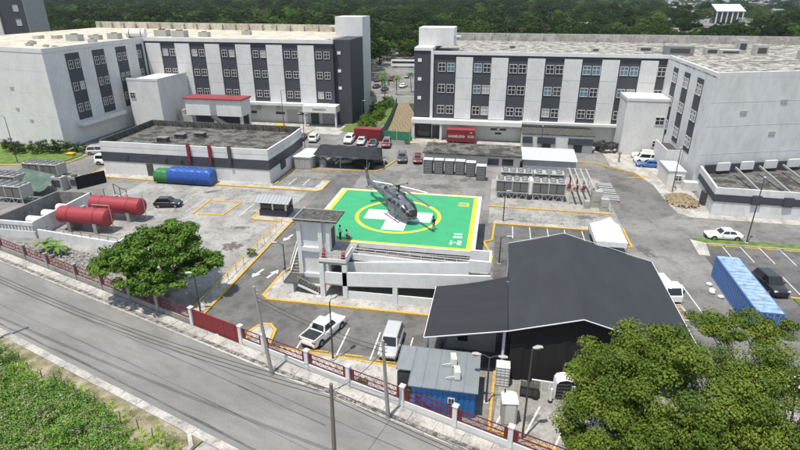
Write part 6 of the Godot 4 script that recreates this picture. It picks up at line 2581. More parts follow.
	b.flat(V(-22.0, 2.6, 99.5), V(-22.2, 3.7, 95.6), V(-20.6, 2.0, 93.5), Vector3(1, 1, 0))
	obj("cover", b, "black_plastic", t)
	b = B.new()
	for x in [-33.6, -28.5, -23.4]:
		for d in [92.6, 99.0]:
			b.bar(V(x, 0, d), V(x, 2.4, d), 0.08, 0.08)
	b.bar(V(-33.6, 2.3, 92.6), V(-23.4, 2.3, 92.6), 0.06, 0.06)
	obj("post", b, "steel", t)
	b = B.new()
	b.blk(-25.8, -22.4, 0.05, 2.0, 93.4, 93.5)
	obj("side_sheet", b, "black_mesh", t)
	t = thing("utility_shed", "white flat roofed shed between the banded building and the carport", "shed")
	b = B.new()
	b.blk(-37.0, -33.9, 0, 2.3, 91.2, 97.0)
	obj("wall", b, "light_grey_wall", t)
	b = B.new()
	b.prism([[-37.2, 91.0], [-33.8, 91.0], [-31.6, 97.2], [-36.6, 97.2]], 2.3, 2.42)
	obj("roof", b, "white_paint", t)
	for k in 3:
		b = B.new()
		b.blk(-36.9 + k * 1.05, -36.0 + k * 1.05, 0.2, 2.0, 91.12, 91.22)
		obj("door", b, "machine", t)
	# plastic tank under the carport and dark box at the tail of the helicopter
	b = B.new()
	b.cyl(V(-32.2, 0, 93.4), V(-32.2, 1.5, 93.4), 0.7, 0.7, 14)
	b.cyl(V(-32.2, 1.5, 93.4), V(-32.2, 1.75, 93.4), 0.6, 0.3, 14)
	single("water_tank", b, "grey_metal_wall", "grey drum tank under the left edge of the carport", "tank")
	# green mesh site fence
	t = thing("site_fence", "green mesh fence along the dirt path between the wings", "fence")
	for seg in [[[-25.6, 116.2], [-18.8, 115.6]], [[-25.8, 116.4], [-27.4, 134]], [[-27.4, 134], [-30.4, 159]], [[-19.2, 115.6], [-19.6, 119.4]]]:
		var p0: Array = seg[0]
		var p1: Array = seg[1]
		var n := int(Vector2(p1[0] - p0[0], p1[1] - p0[1]).length() / 2.4)
		for k in n:
			var a := [lerpf(p0[0], p1[0], float(k) / n), lerpf(p0[1], p1[1], float(k) / n)]
			var e := [lerpf(p0[0], p1[0], (k + 0.96) / n), lerpf(p0[1], p1[1], (k + 0.96) / n)]
			b = B.new()
			b.wall([a, e], 0.05, 0.1, 2.0)
			obj("mesh_panel", b, "green_net", t)
			b = B.new()
			b.bar(V(a[0], 0, a[1]), V(a[0], 2.2, a[1]), 0.08, 0.08)
			obj("post", b, "steel", t)
	# far boundary wall between the wings
	b = B.new()
	b.blk(-41, -18, 0, 2.0, 161.0, 161.3)
	single("boundary_wall", b, "white_wall", "white boundary wall at the back between the two wings", "wall")
	# yellow tarpaulin heap and white sacks at the left wing
	b = B.new()
	b.ball(Vector3(0, 0.45, 0), Vector3(1.5, 0.7, 0.9), 10, 6)
	single("tarpaulin", b, "yellow_paint", "yellow covered heap on the left forecourt", "tarpaulin", "", V(-52.6, 0, 122.6))
	b = B.new()
	b.ball(Vector3(0, 0.6, 0), Vector3(2.6, 1.1, 1.0), 12, 6)
	single("tarpaulin", b, "white_fabric", "white covered heap beside the red roofed pavilion", "tarpaulin", "", V(-60.0, 0, 110.5))
	# yellow hydrant box on the lawn
	b = B.new()
	b.box(V(-84.6, 0.35, 91.0), Vector3(1.4, 0.5, 1.0))
	b.box(V(-84.6, 0.65, 91.0), Vector3(1.6, 0.1, 1.2))
	single("hatch_box", b, "yellow_paint", "low yellow box on the left lawn", "box")
	# gas manifold and dark pile beside the white corner box
	b = B.new()
	rng.seed = 14
	for k in 26:
		b.box(V(rng.randf_range(20.2, 24.2), rng.randf_range(0.2, 1.9), rng.randf_range(112.5, 116.5)), Vector3(rng.randf_range(0.3, 1.2), rng.randf_range(0.2, 1.0), rng.randf_range(0.3, 1.0)), Basis(Vector3.UP, rng.randf() * 3))
	single("scrap_pile", b, "machine_dark", "dark pile of scrap metal beside the white corner annex", "scrap")
	b = B.new()
	b.cyl(V(23.6, 0, 106.6), V(23.6, 1.9, 106.6), 0.18, 0.16, 8)
	b.box(V(23.6, 1.95, 106.6), Vector3(0.5, 0.3, 0.4))
	single("marker_post", b, "concrete", "short pale marker post on the yellow kerb of the lane", "post")
	# lamps
	street_lamp("tall lamp post with flood head in front of the black curtain", 3.38, 30.9, 8.0, 0.1, 20)
	street_lamp("lamp post with two arms beside the blue cabin", 0.64, 34.3, 4.5, 0.75, 0, 0.0, true)
	street_lamp("curved lamp post at the foot of the ramp stairs", -23.3, 52.0, 3.6, 0.8, 180, 0.13)
	street_lamp("lamp post by the big tree at the sliding gate", -28.6, 42.2, 4.4, 0.3, 180, 0.13)
	street_lamp("lamp post before the pipe yard behind the helipad", 1.68, 72.3, 4.6, 0.2, 0)
	street_lamp("curved lamp post beside the left edge of the black canopy", 1.3, 58.9, 3.6, 0.7, 0)
	street_lamp("tall lamp post on the left lawn", -91.3, 84.9, 9.0, 1.0, 160)
	street_lamp("tall lamp post on the right grass strip", 33.1, 70.6, 8.8, 0.1, 60, 0.12)
	street_lamp("tall lamp post beside the white prefab cabin", 29.0, 89.9, 7.2, 0.3, 90, 0.12)
	street_lamp("double headed lamp post behind the carport", -40.2, 105.6, 7.2, 0.5, 0, 0.0, true)
	street_lamp("very tall thin lamp post beyond the banded building", -45.2, 107.2, 11.7, 0.2, 0)
	street_lamp("lamp post before the low block with awnings", 8.8, 108.9, 5.8, 0.2, 90)
	street_lamp("lamp post at the front parking bays", -13.0, 37.3, 6.0, 0.4, 70, 0.1)
	street_lamp("thin lamp post on the lawn between the wings", -34.0, 131, 5.5, 0.3, 0, 0.12)


func vehicles() -> void:
	make_car("pickup", "car_white", "white pickup truck with open bed in the front bay", -15.0, 40.9, 72)
	make_car("van", "car_silver", "silver minivan facing the street in the front bay", -8.25, 40.2, -90)
	make_car("sedan", "car_white", "white saloon car driving on the lane at right", 30.7, 71.9, 184)
	make_car("suv", "car_black", "black estate car parked beside the blue container", 30.9, 58.4, -82)
	make_car("hatch", "car_black", "black hatchback parked behind the left tree", -49.2, 69.2, 12)
	make_car("van", "car_silver", "silver van parked beneath the left hospital block", -80.3, 93.6, 20)
	make_car("minibus", "car_white", "white van behind the corner of the banded building", -73.4, 87.6, 8)
	make_car("sedan", "car_dark", "dark car beside a white one behind the banded building", -43.6, 112.9, 100)
	make_car("suv", "car_white", "white car next to the dark one behind the banded building", -40.3, 111.9, 97)
	make_car("suv", "car_white", "white car leftmost of the four by the plain red container", -32.2, 112.2, -88)
	make_car("sedan", "car_silver", "pale silver car second of the four by the plain red container", -29.3, 111.6, -84)
	make_car("sedan", "car_black", "black car third of the four by the plain red container", -26.4, 110.6, -86)
	make_car("suv", "car_red", "dark red car rightmost of the four by the plain red container", -23.4, 110.3, -82)
	make_car("suv", "car_dark", "dark jeep left one of two cars facing the helipad", -18.1, 100.0, -80)
	make_car("hatch", "car_red", "maroon car right one of two cars facing the helipad", -15.0, 99.9, -82)
	make_car("sedan", "car_beige", "beige saloon parked under the black carport", -28.6, 96.2, 30)
	make_car("hatch", "car_dark", "dark car at the right end of the black carport", -22.6, 97.0, 20)
	make_car("suv", "car_white", "white car farthest of three beside the white corner annex", 29.0, 110.4, 170)
	make_car("minibus", "car_white", "white van between a white and a blue car at right", 29.0, 107.3, 175)
	make_car("sedan", "car_blue", "blue saloon nearest of three cars by the striped wall", 28.6, 104.4, 178)
	make_car("hatch", "car_red", "dark red car half hidden behind the service block roof", -7.6, 106.0, 0)
	make_car("sedan", "car_grey", "grey car half hidden behind the service block roof", -0.8, 106.4, 0)
	make_car("sedan", "car_black", "black car half hidden behind the pale sheet shed", 6.4, 107.6, 0)
	make_car("sedan", "car_white", "white car bonnet under the right edge of the big tree", 24.6, 40.6, 190)
	make_car("hatch", "car_silver", "silver car half hidden below the big tree at the picture's edge", 6.9, 27.8, 60)
	# beyond the wings
	var far := [[-47, 185, 80, "car_black", "black"], [-43, 187, 80, "car_dark", "dark"], [-39, 182, 85, "car_black", "second black"], [-34, 190, 80, "car_white", "white"], [-46, 202, 80, "car_red", "red"], [-41, 205, 80, "car_red", "second red"], [-37, 214, 100, "car_silver", "silver"]]
	for f in far:
		make_car("sedan", f[3], "%s car in the far car park between the wings" % f[4], f[0], f[1], f[2], "cars in the far car park")
	var t := thing("bus", "white bus in the far car park between the wings", "bus", V(-44, 0, 246), 0.1)
	var b := B.new()
	b.box(Vector3(0, 1.9, 0), Vector3(11, 2.6, 2.5))
	b.box(Vector3(0, 3.25, 0), Vector3(10.6, 0.12, 2.2))
	obj("body", b, "car_white", t)
	b = B.new()
	b.box(Vector3(0, 2.3, 1.26), Vector3(10, 0.9, 0.03))
	obj("window_band", b, "glass", t)
	for x in [-3.6, 3.6]:
		for s in [-1.1, 1.1]:
			b = B.new()
			b.cyl(Vector3(x, 0.5, s - 0.14), Vector3(x, 0.5, s + 0.14), 0.5, 0.5, 12)
			obj("wheel", b, "rubber", t)


func helicopter() -> void:
	var t := thing("helicopter", "grey camouflage military helicopter with black nose on the helipad", "helicopter", V(-11.55, 4.516, 61.15), deg_to_rad(-49))
	t.scale = Vector3.ONE * 0.95
	var stn := [[4.05, 1.2, 0.12, 0.12], [3.9, 1.2, 0.42, 0.36], [3.5, 1.28, 0.78, 0.58], [3.0, 1.4, 1.0, 0.76], [2.4, 1.58, 1.16, 0.96], [1.6, 1.68, 1.28, 1.06], [0.4, 1.72, 1.32, 1.1], [-0.8, 1.74, 1.28, 1.08], [-1.5, 1.8, 1.05, 0.98], [-2.2, 1.9, 0.72, 0.8], [-3.0, 2.02, 0.48, 0.55], [-5.0, 2.15, 0.36, 0.40], [-7.0, 2.3, 0.27, 0.30], [-8.6, 2.42, 0.19, 0.24]]
	var sec := func(s: Array, grow: float) -> Array:
		var r := []
		for k in 24:
			var a := TAU * k / 24
			var ca := cos(a)
			var sa := sin(a)
			r.append(Vector3(s[0], s[1] + signf(sa) * pow(absf(sa), 0.62) * (s[3] + grow), signf(ca) * pow(absf(ca), 0.62) * (s[2] + grow)))
		return r
	var rings := []
	for s in stn:
		rings.append(sec.call(s, 0.0))
	var b := B.new()
	b.loft(rings)
	obj("fuselage", b, "heli_camo", t)
	# glazing and nose follow the skin, a little proud
	var lerp_st := func(x: float) -> Array:
		for k in stn.size() - 1:
			if x <= stn[k][0] and x >= stn[k + 1][0]:
				var u: float = (stn[k][0] - x) / (stn[k][0] - stn[k + 1][0])
				return [x, lerpf(stn[k][1], stn[k + 1][1], u), lerpf(stn[k][2], stn[k + 1][2], u), lerpf(stn[k][3], stn[k + 1][3], u)]
		return stn[0]
	var patch := func(x0: float, x1: float, k0: int, k1: int) -> B:
		var q := B.new()
		var rows := []
		for i in 6:
			var s: Array = sec.call(lerp_st.call(lerpf(x0, x1, i / 5.0)), 0.018)
			var r := []
			for k in range(k0, k1 + 1):
				r.append(s[(k + 24) % 24])
			rows.append(r)
		for i in 5:
			for k in k1 - k0:
				var m: Vector3 = rows[i][k]
				q.quad(rows[i][k], rows[i][k + 1], rows[i + 1][k + 1], rows[i + 1][k], Vector3(0.3, m.y - 1.6, m.z))
		return q
	obj("windscreen", patch.call(3.25, 2.5, 1, 5), "glass", t)
	obj("windscreen", patch.call(3.25, 2.5, 7, 11), "glass", t)
	obj("chin_window", patch.call(3.75, 3.2, -5, -2), "glass", t)
	obj("chin_window", patch.call(3.75, 3.2, 14, 17), "glass", t)
	obj("nose_cap", patch.call(4.04, 3.4, 0, 12), "heli_black", t)
	obj("cockpit_window", patch.call(2.2, 1.65, 1, 3), "glass", t)
	obj("cockpit_window", patch.call(2.2, 1.65, 9, 11), "glass", t)
	for q in [[1.25, 0.55], [0.25, -0.5]]:
		obj("door_window", patch.call(q[0], q[1], 1, 3), "glass", t)
		obj("door_window", patch.call(q[0], q[1], 9, 11), "glass", t)
	b = B.new()
	for s in [1.335, -1.335]:
		b.box(Vector3(1.4, 1.6, s), Vector3(0.04, 1.5, 0.03))
		b.box(Vector3(-0.7, 1.6, s), Vector3(0.04, 1.5, 0.03))
		b.box(Vector3(0.35, 2.35, s * 0.985), Vector3(2.1, 0.05, 0.03))
	obj("door_track", b, "heli_black", t)
	# engine cowling and exhaust
	b = B.new()
	var cow := []
	for s in [[1.5, 2.62, 0.3, 0.1], [1.1, 2.85, 0.6, 0.28], [0.2, 2.95, 0.72, 0.4], [-1.0, 2.92, 0.66, 0.42], [-2.2, 2.8, 0.5, 0.38], [-2.9, 2.65, 0.3, 0.25]]:
		cow.append(sec.call(s, 0.0))
	b.loft(cow)
	obj("engine_cowling", b, "heli_camo", t)
	b = B.new()
	b.cyl(Vector3(-2.7, 2.75, 0), Vector3(-3.4, 2.9, 0), 0.24, 0.27, 14)
	obj("exhaust", b, "heli_black", t)
	b = B.new()
	b.box(Vector3(0.5, 3.1, 0.55), Vector3(0.7, 0.3, 0.2))
	b.box(Vector3(0.5, 3.1, -0.55), Vector3(0.7, 0.3, 0.2))
	obj("air_intake", b, "heli_black", t)
	# tail: fin, tail rotor, stabiliser
	b = B.new()
	b.loft([[Vector3(-7.9, 2.4, 0.08), Vector3(-7.9, 2.4, -0.08), Vector3(-9.0, 2.4, -0.04), Vector3(-9.0, 2.4, 0.04)], [Vector3(-8.9, 4.05, 0.05), Vector3(-8.9, 4.05, -0.05), Vector3(-9.6, 4.1, -0.03), Vector3(-9.6, 4.1, 0.03)]])
	b.loft([[Vector3(-8.0, 2.3, 0.05), Vector3(-8.0, 2.3, -0.05), Vector3(-8.8, 2.3, -0.04), Vector3(-8.8, 2.3, 0.04)], [Vector3(-8.3, 1.6, 0.04), Vector3(-8.3, 1.6, -0.04), Vector3(-8.7, 1.6, -0.03), Vector3(-8.7, 1.6, 0.03)]])
	obj("tail_fin", b, "heli_camo", t)
	b = B.new()
	b.box(Vector3(-6.3, 2.3, 0), Vector3(0.7, 0.07, 2.8))
	obj("stabiliser", b, "heli_camo", t)
	var tr := B.new()
	tr.cyl(Vector3(-9.1, 3.85, -0.05), Vector3(-9.1, 3.85, -0.3), 0.07, 0.07, 8)
	var o := obj("tail_rotor", tr, "heli_black", t)
	for s in [-1.0, 1.0]:
		b = B.new()
		b.bar(Vector3(-9.1, 3.85, -0.28), Vector3(-9.1 + s * 0.55, 3.85 + s * 1.15, -0.28), 0.03, 0.2)
		obj("tail_blade", b, "heli_blade", o)
	# skids
	for s in [-1.0, 1.0]:
		b = B.new()
		b.tube([Vector3(2.5, 0.32, s * 1.28), Vector3(2.2, 0.1, s * 1.28), Vector3(1.8, 0.06, s * 1.28), Vector3(-1.7, 0.06, s * 1.28)], 0.055, 0.055, 8)
		obj("skid", b, "heli_black", t)
		for x in [1.3, -0.9]:
			b = B.new()
			b.tube([Vector3(x, 0.7, s * 0.7), Vector3(x, 0.5, s * 1.05), Vector3(x, 0.1, s * 1.28)], 0.05, 0.05, 8)
			obj("skid_strut", b, "heli_black", t)
	# mast, hub, stabiliser bar and the two blades lying fore and aft, drooping a little
	b = B.new()
	b.cyl(Vector3(0.1, 3.2, 0), Vector3(0.1, 4.15, 0), 0.13, 0.09, 10)
	obj("mast", b, "heli_black", t)
	b = B.new()
	b.box(Vector3(0.1, 4.0, 0), Vector3(1.3, 0.16, 0.26))
	b.box(Vector3(0.1, 4.15, 0), Vector3(0.3, 0.2, 0.3))
	b.bar(Vector3(0.1, 4.28, -1.3), Vector3(0.1, 4.28, 1.3), 0.05, 0.05)
	for s in [-1.0, 1.0]:
		b.ball(Vector3(0.1, 4.28, s * 1.3), Vector3(0.14, 0.1, 0.14), 8, 6)
		b.bar(Vector3(0.1 + s * 0.25, 3.3, 0.12), Vector3(0.1 + s * 0.4, 4.0, 0.12), 0.05, 0.05)
	obj("rotor_hub", b, "heli_black", t)
	for s in [-1.0, 1.0]:
		b = B.new()
		var bl := []
		for k in 9:
			var u := k / 8.0
			var x: float = 0.1 + s * (0.6 + u * 6.6)
			var y := 4.0 - 0.28 * u * u
			bl.append([Vector3(x, y, 0.16), Vector3(x, y + 0.04, 0.08), Vector3(x, y + 0.03, -0.2), Vector3(x, y - 0.01, -0.2), Vector3(x, y - 0.02, 0.08)])
		b.loft(bl)
		obj("rotor_blade", b, "heli_blade", t)


func people() -> void:
	person("person in white shirt and dark trousers standing at the helipad edge", "stand", -16.7, 4.51, 52.9, 60, Color(0.62, 0.68, 0.74), Color(0.03, 0.03, 0.045))
	person("person in white shirt crouching at the helipad edge", "crouch", -15.8, 4.51, 53.2, 150, Color(0.66, 0.66, 0.66), Color(0.12, 0.11, 0.1))
	person("person in dark clothes standing near the helicopter's nose", "stand", -6.6, 4.52, 57.4, 140, Color(0.012, 0.015, 0.02), Color(0.25, 0.25, 0.27))
	person("person in pale shirt left of two by the carport", "stand", -21.5, 0.0, 96.4, -40, Color(0.5, 0.5, 0.47), Color(0.16, 0.15, 0.13))
	person("person in pale clothes right of two by the carport", "stand", -20.8, 0.0, 95.7, 140, Color(0.55, 0.5, 0.44), Color(0.3, 0.28, 0.25))
	person("person in purple shirt standing under the lean-to canopy", "stand", -3.6, 0.0, 39.8, -60, Color(0.13, 0.06, 0.22), Color(0.03, 0.03, 0.05))


const LEAF_DARK := [Color(0.026, 0.056, 0.012), Color(0.036, 0.072, 0.015), Color(0.022, 0.05, 0.012), Color(0.045, 0.082, 0.017)]
const LEAF_MID := [Color(0.075, 0.145, 0.022), Color(0.09, 0.165, 0.025), Color(0.06, 0.12, 0.02), Color(0.11, 0.185, 0.03)]
const LEAF_OLIVE := [Color(0.095, 0.138, 0.020), Color(0.08, 0.122, 0.018), Color(0.12, 0.158, 0.024), Color(0.062, 0.102, 0.016)]
const LEAF_LIGHT := [Color(0.13, 0.19, 0.025), Color(0.11, 0.17, 0.022), Color(0.15, 0.2, 0.035)]
const LEAF_GREY := [Color(0.08, 0.1, 0.045), Color(0.1, 0.115, 0.06), Color(0.12, 0.115, 0.075)]


func big_tree(called: String, label: String, x: float, d: float, lobes: Array, per: int, size: float, cols: Array, fork: Vector3, r: float, sd: int, bark := "bark_pale") -> void:
	rng.seed = sd
	var t := thing(called, label, "tree", V(x, 0, d))
	var b := B.new()
	var ends := []
	for l in lobes:
		ends += crown(b, l[0], l[1], l[2], l[3], per, size, cols, -0.25)
	var w := B.new()
	limbs(w, Vector3.ZERO, fork, ends, r, 46)
	obj("trunk", w, bark, t)
	obj("crown", b, "leaf", t)


func plants() -> void:
	# the two spreading trees at the lower right
	big_tree("spreading_tree", "wide spreading tree nearest the black canopy at the lower right", 10.6, 26.2, [
		[Vector3(0.2, 8.6, -1.6), Vector3(5.4, 2.6, 5.2), 170, 0.85],
		[Vector3(-3.0, 6.6, 0.2), Vector3(2.8, 2.0, 3.4), 60, 0.75],
		[Vector3(-1.4, 6.0, 3.6), Vector3(3.8, 2.0, 2.6), 66, 0.75],
		[Vector3(2.6, 7.2, 3.2), Vector3(3.4, 2.2, 3.4), 54, 0.75],
		[Vector3(-2.4, 7.6, -3.4), Vector3(2.6, 1.7, 2.4), 40, 0.7]], 430, 0.155, LEAF_OLIVE, Vector3(0.2, 3.6, 0), 0.3, 101)
	big_tree("spreading_tree", "sparser spreading tree at the lower right corner", 18.8, 28.2, [
		[Vector3(0, 8.4, -0.4), Vector3(5.0, 2.2, 4.6), 96, 0.8],
		[Vector3(-2.6, 6.6, 3.4), Vector3(3.4, 1.9, 3.0), 46, 0.75],
		[Vector3(-1.0, 8.6, -7.2), Vector3(3.8, 0.9, 1.8), 40, 0.65],
		[Vector3(3.0, 7.0, 3.0), Vector3(3.4, 2.0, 3.4), 46, 0.75],
		[Vector3(5.4, 8.2, -3.2), Vector3(3.4, 1.7, 3.4), 44, 0.75]], 360, 0.155, LEAF_OLIVE, Vector3(-0.2, 3.4, 0), 0.3, 102)
	big_tree("leafy_tree", "dense bright green tree between the street fence and the red tanks", -33.9, 44.9, [
		[Vector3(0.2, 5.6, -0.4), Vector3(4.0, 2.3, 3.8), 120, 0.75],
		[Vector3(-3.8, 4.4, 1.4), Vector3(2.6, 1.7, 2.6), 52, 0.7],
		[Vector3(3.8, 3.8, -0.4), Vector3(2.7, 1.4, 2.0), 46, 0.65],
		[Vector3(0.2, 3.3, 2.8), Vector3(3.4, 1.6, 2.0), 52, 0.65],
		[Vector3(0.4, 5.8, -3.2), Vector3(2.4, 1.8, 1.8), 34, 0.65]], 190, 0.27, LEAF_MID, Vector3(0, 2.2, 0), 0.24, 103)
	# banana like plants at the fence
	for q in [[-55.4, 52.1, "broad leafed banana plant nearest the pierced wall"], [-53.3, 51.4, "broad leafed banana plant farther from the pierced wall"]]:
		rng.seed = int(-q[0] * 10)
		var t := thing("banana_plant", q[2], "plant", V(q[0], 0, q[1]))
		var b := B.new()
		b.cyl(Vector3.ZERO, Vector3(0, 0.9, 0), 0.12, 0.09, 8)
		obj("stem", b, "bark", t)
		for k in 9:
			var l := B.new()
			var a := TAU * k / 9 + rng.randf() * 0.4
			var dir := Vector3(cos(a), 0, sin(a))
			var side := Vector3(-sin(a), 0, cos(a))
			var p := Vector3(0, 0.85, 0)
			var e := rng.randf_range(0.6, 1.2)
			var last := 0.05
			l.col = LEAF_MID[k % 4] * 1.2
			for s in 6:
				var nx := p + (dir * cos(e) + Vector3.UP * sin(e)) * 0.3
				var wd := 0.22 * sin(PI * (s + 1.0) / 6.6) + 0.02
				l.quad(p - side * last, p + side * last, nx + side * wd, nx - side * wd, Vector3.UP)
				p = nx
				last = wd
				e -= 0.34
			obj("leaf", l, "leaf", t)
	# shrubs on the left lawn
	var shrubs := []
	for k in 3:
		rng.seed = 300 + k
		var b := B.new()
		var ends := crown(b, Vector3(0, 0.75, 0), Vector3(0.9, 0.8, 0.8), 30, 0.32, 60, 0.13, LEAF_DARK if k < 2 else LEAF_MID, -0.6)
		var w := B.new()
		limbs(w, Vector3.ZERO, Vector3(0, 0.35, 0), ends, 0.05, 6)
		shrubs.append([w.mesh(), b.mesh()])
	var spots := [[-93.0, 91.5, 1.7], [-90.6, 92.4, 1.9], [-88.0, 93.0, 1.8], [-85.6, 93.8, 1.3], [-96.5, 90.6, 1.6], [-83.6, 94.0, 1.2], [-99.5, 92.0, 1.8]]
	for k in spots.size():
		plant("shrub", ["third shrub from the left edge on the left lawn", "fourth shrub from the left edge on the left lawn", "fifth shrub from the left edge on the left lawn", "sixth shrub from the left edge on the left lawn", "second shrub from the left edge on the left lawn", "rightmost shrub on the left lawn by the wall", "leftmost shrub on the left lawn, beside the picture edge"][k], "shrub", shrubs[k % 2], spots[k][0], spots[k][1], k * 1.3, spots[k][2], "shrubs on the left lawn", 0.12)
	for k in 16:
		rng.seed = 500 + k
		plant("hedge_bush", "%s hedge bush from the plain red container on the lawn between wings" % ORD[k], "shrub", shrubs[2], -31.6 + rng.randf_range(-1.6, 1.6) - k * 0.1, 124 + k * 2.2, k, 1.5, "hedge bushes between the wings", 0.12)
	for q in [[-76.5, 110.5, 1.6, "dark bush at the foot of the white left annex"], [-78.6, 112.5, 1.9, "larger dark bush at the foot of the white left annex"], [-56.8, 112.4, 1.0, "small bush beside the white covered heap"], [-19.4, 113.0, 0.7, "tiny bush at the corner of the right forecourt"], [-29.1, 55.4, 0.7, "little green bush on the yellow edged island"], [-9.6, 34.5, 0.5, "little plant behind the fence near the minivan"], [-5.9, 33.6, 0.55, "little plant between the fence and the blue cabin"]]:
		plant("bush", q[3], "shrub", shrubs[2], q[0], q[1], q[0], q[2])
	# palms between the wings
	var palms := [palm_shape(41, 6.5, 2.6, LEAF_MID), palm_shape(42, 8.0, 2.8, LEAF_DARK)]
	var pp := [[-36.5, 150], [-34.0, 158], [-33.0, 172], [-29.5, 180], [-38.5, 176], [-27.5, 196], [-42, 192]]
	for k in pp.size():
		plant("palm_tree", "slim palm tree growing between the two hospital wings", "palm", palms[k % 2], pp[k][0], pp[k][1], k * 1.1, 0.75 + 0.1 * (k % 3), "palms between the wings", 0.0, "bark_pale", "leaf_far")
	lot()


func tuft(cols: Array, blades: int, h: float, wide: float, sd: int) -> ArrayMesh:
	rng.seed = sd
	var b := B.new()
	for k in blades:
		var a := rng.randf() * TAU
		var r := rng.randf() * wide
		var p := Vector3(cos(a) * r, 0, sin(a) * r)
		var l := h * rng.randf_range(0.5, 1.2)
		var lean := Vector3(cos(a), 0, sin(a)) * l * rng.randf_range(0.2, 0.9)
		var s := Vector3(-sin(a), 0, cos(a)) * rng.randf_range(0.012, 0.03)
		b.col = cols[rng.randi() % cols.size()] * rng.randf_range(0.8, 1.3)
		var m := Vector3(lean.x * 0.5, 1, lean.z * 0.5).normalized()
		b.tri(p - s, p + s, p + lean * 0.4 + Vector3(0, l * 0.7, 0), m, m, m)
		b.tri(p + s * 0.8 + lean * 0.3 + Vector3(0, l * 0.5, 0), p - s * 0.8 + lean * 0.3 + Vector3(0, l * 0.5, 0), p + lean + Vector3(0, l * 0.75, 0), m, m, m)
	return b.mesh()


func scatter(called: String, label: String, mesh: Mesh, places: Array, m: String, category: String) -> void:
	var mm := MultiMesh.new()
	mm.transform_format = MultiMesh.TRANSFORM_3D
	mm.mesh = mesh
	mm.use_colors = called == "far_wood"
	mm.instance_count = places.size()
	for k in places.size():
		mm.set_instance_transform(k, places[k])
		if mm.use_colors:
			var g := 0.32 + 0.6 * fposmod(k * 0.618, 1.0)
			mm.set_instance_color(k, Color(g * 1.05, g, g * 0.95))
	var o := MultiMeshInstance3D.new()
	o.name = numbered(called)
	o.multimesh = mm
	o.material_override = M[m]
	add_child(o, true)
	tag(o, label, category)
	o.set_meta("kind", "stuff")


func lot() -> void:
	var grassy := [Color(0.24, 0.37, 0.05), Color(0.19, 0.32, 0.04), Color(0.34, 0.40, 0.10), Color(0.14, 0.27, 0.035)]
	var weedy := [Color(0.10, 0.22, 0.035), Color(0.15, 0.28, 0.04), Color(0.24, 0.28, 0.14)]
	var bare := FastNoiseLite.new()
	bare.frequency = 0.11
	bare.seed = 6
	var a := []
	var c := []
	rng.seed = 808
	for k in 34000:
		var s := rng.randf_range(-75, -27.6)
		var o := rng.randf_range(4.0, 18.3)
		# dry strip beside the pavement narrows the weeds
		var edge := 16.9 + 0.9 * bare.get_noise_2d(s * 2.0, 3.0) - maxf(0.0, (s + 33.0) * 0.7)
		var g := bare.get_noise_2d(s, o * 1.3)
		if o > edge and rng.randf() < 0.9:
			continue
		if g < -0.22 and rng.randf() < 0.85:
			continue
		var p := st(s, o)
		var sc := rng.randf_range(0.7, 1.7) * (0.6 if o > edge else 1.0)
		var tr := Transform3D(Basis(Vector3.UP, rng.randf() * TAU).scaled(Vector3(sc, sc * rng.randf_range(0.7, 1.3), sc)), V(p[0], 0.02, p[1]))
		if rng.randf() < 0.72:
			a.append(tr)
		else:
			c.append(tr)
	scatter("grass", "lush green grass covering the vacant lot at lower left", tuft(grassy, 34, 0.4, 0.34, 61), a, "leaf", "grass")
	rng.seed = 62
	var b := B.new()
	for k in 5:
		add_clump(b, Vector3(rng.randfn() * 0.22, 0.2 + rng.randf() * 0.3, rng.randfn() * 0.22), 0.22, 22, 0.1, weedy, 0.8)
	scatter("weeds", "leafy weeds growing among the grass at lower left", b.mesh(), c, "leaf", "weeds")
	# taller bushes of the lot
	var shapes := []
	for k in 2:
		rng.seed = 700 + k
		var f := B.new()
		var ends := crown(f, Vector3(0, 0.8, 0), Vector3(1.0, 0.75, 1.0), 34, 0.32, 60, 0.11, weedy, -0.5)
		var w := B.new()
		limbs(w, Vector3.ZERO, Vector3(0, 0.3, 0), ends, 0.04, 8)
		shapes.append([w.mesh(), f.mesh()])
	var bs := [[-47.0, 15.6], [-44.6, 13.6], [-49.5, 16.4], [-41.5, 16.6], [-38.8, 14.8], [-35.6, 14.2], [-34.0, 15.9], [-46.5, 10.5], [-52.0, 14.0], [-42.0, 11.0], [-38.0, 9.8]]
	for k in bs.size():
		var p := st(bs[k][0], bs[k][1])
		plant("wild_bush", "leafy wild bush standing in the grass of the vacant lot", "shrub", shapes[k % 2], p[0], p[1], k * 2.1, 0.8 + 0.25 * (k % 3), "bushes in the vacant lot")
	# thin wooden posts with one wire
	for k in 13:
		var s := -49.5 + k * 1.75
		var p := st(s, 17.3 + 0.15 * sin(k * 2.0))
		b = B.new()
		b.cyl(V(0, 0, 0), V(0.06 * sin(k * 3.0), 1.15 + 0.15 * sin(k * 1.7), 0.05), 0.05, 0.04, 7)
		single("fence_stake", b, "wood_pole", "%s thin wooden stake from the left along the vacant lot" % ORD[k], "stake", "stakes of the vacant lot", V(p[0], 0, p[1]))


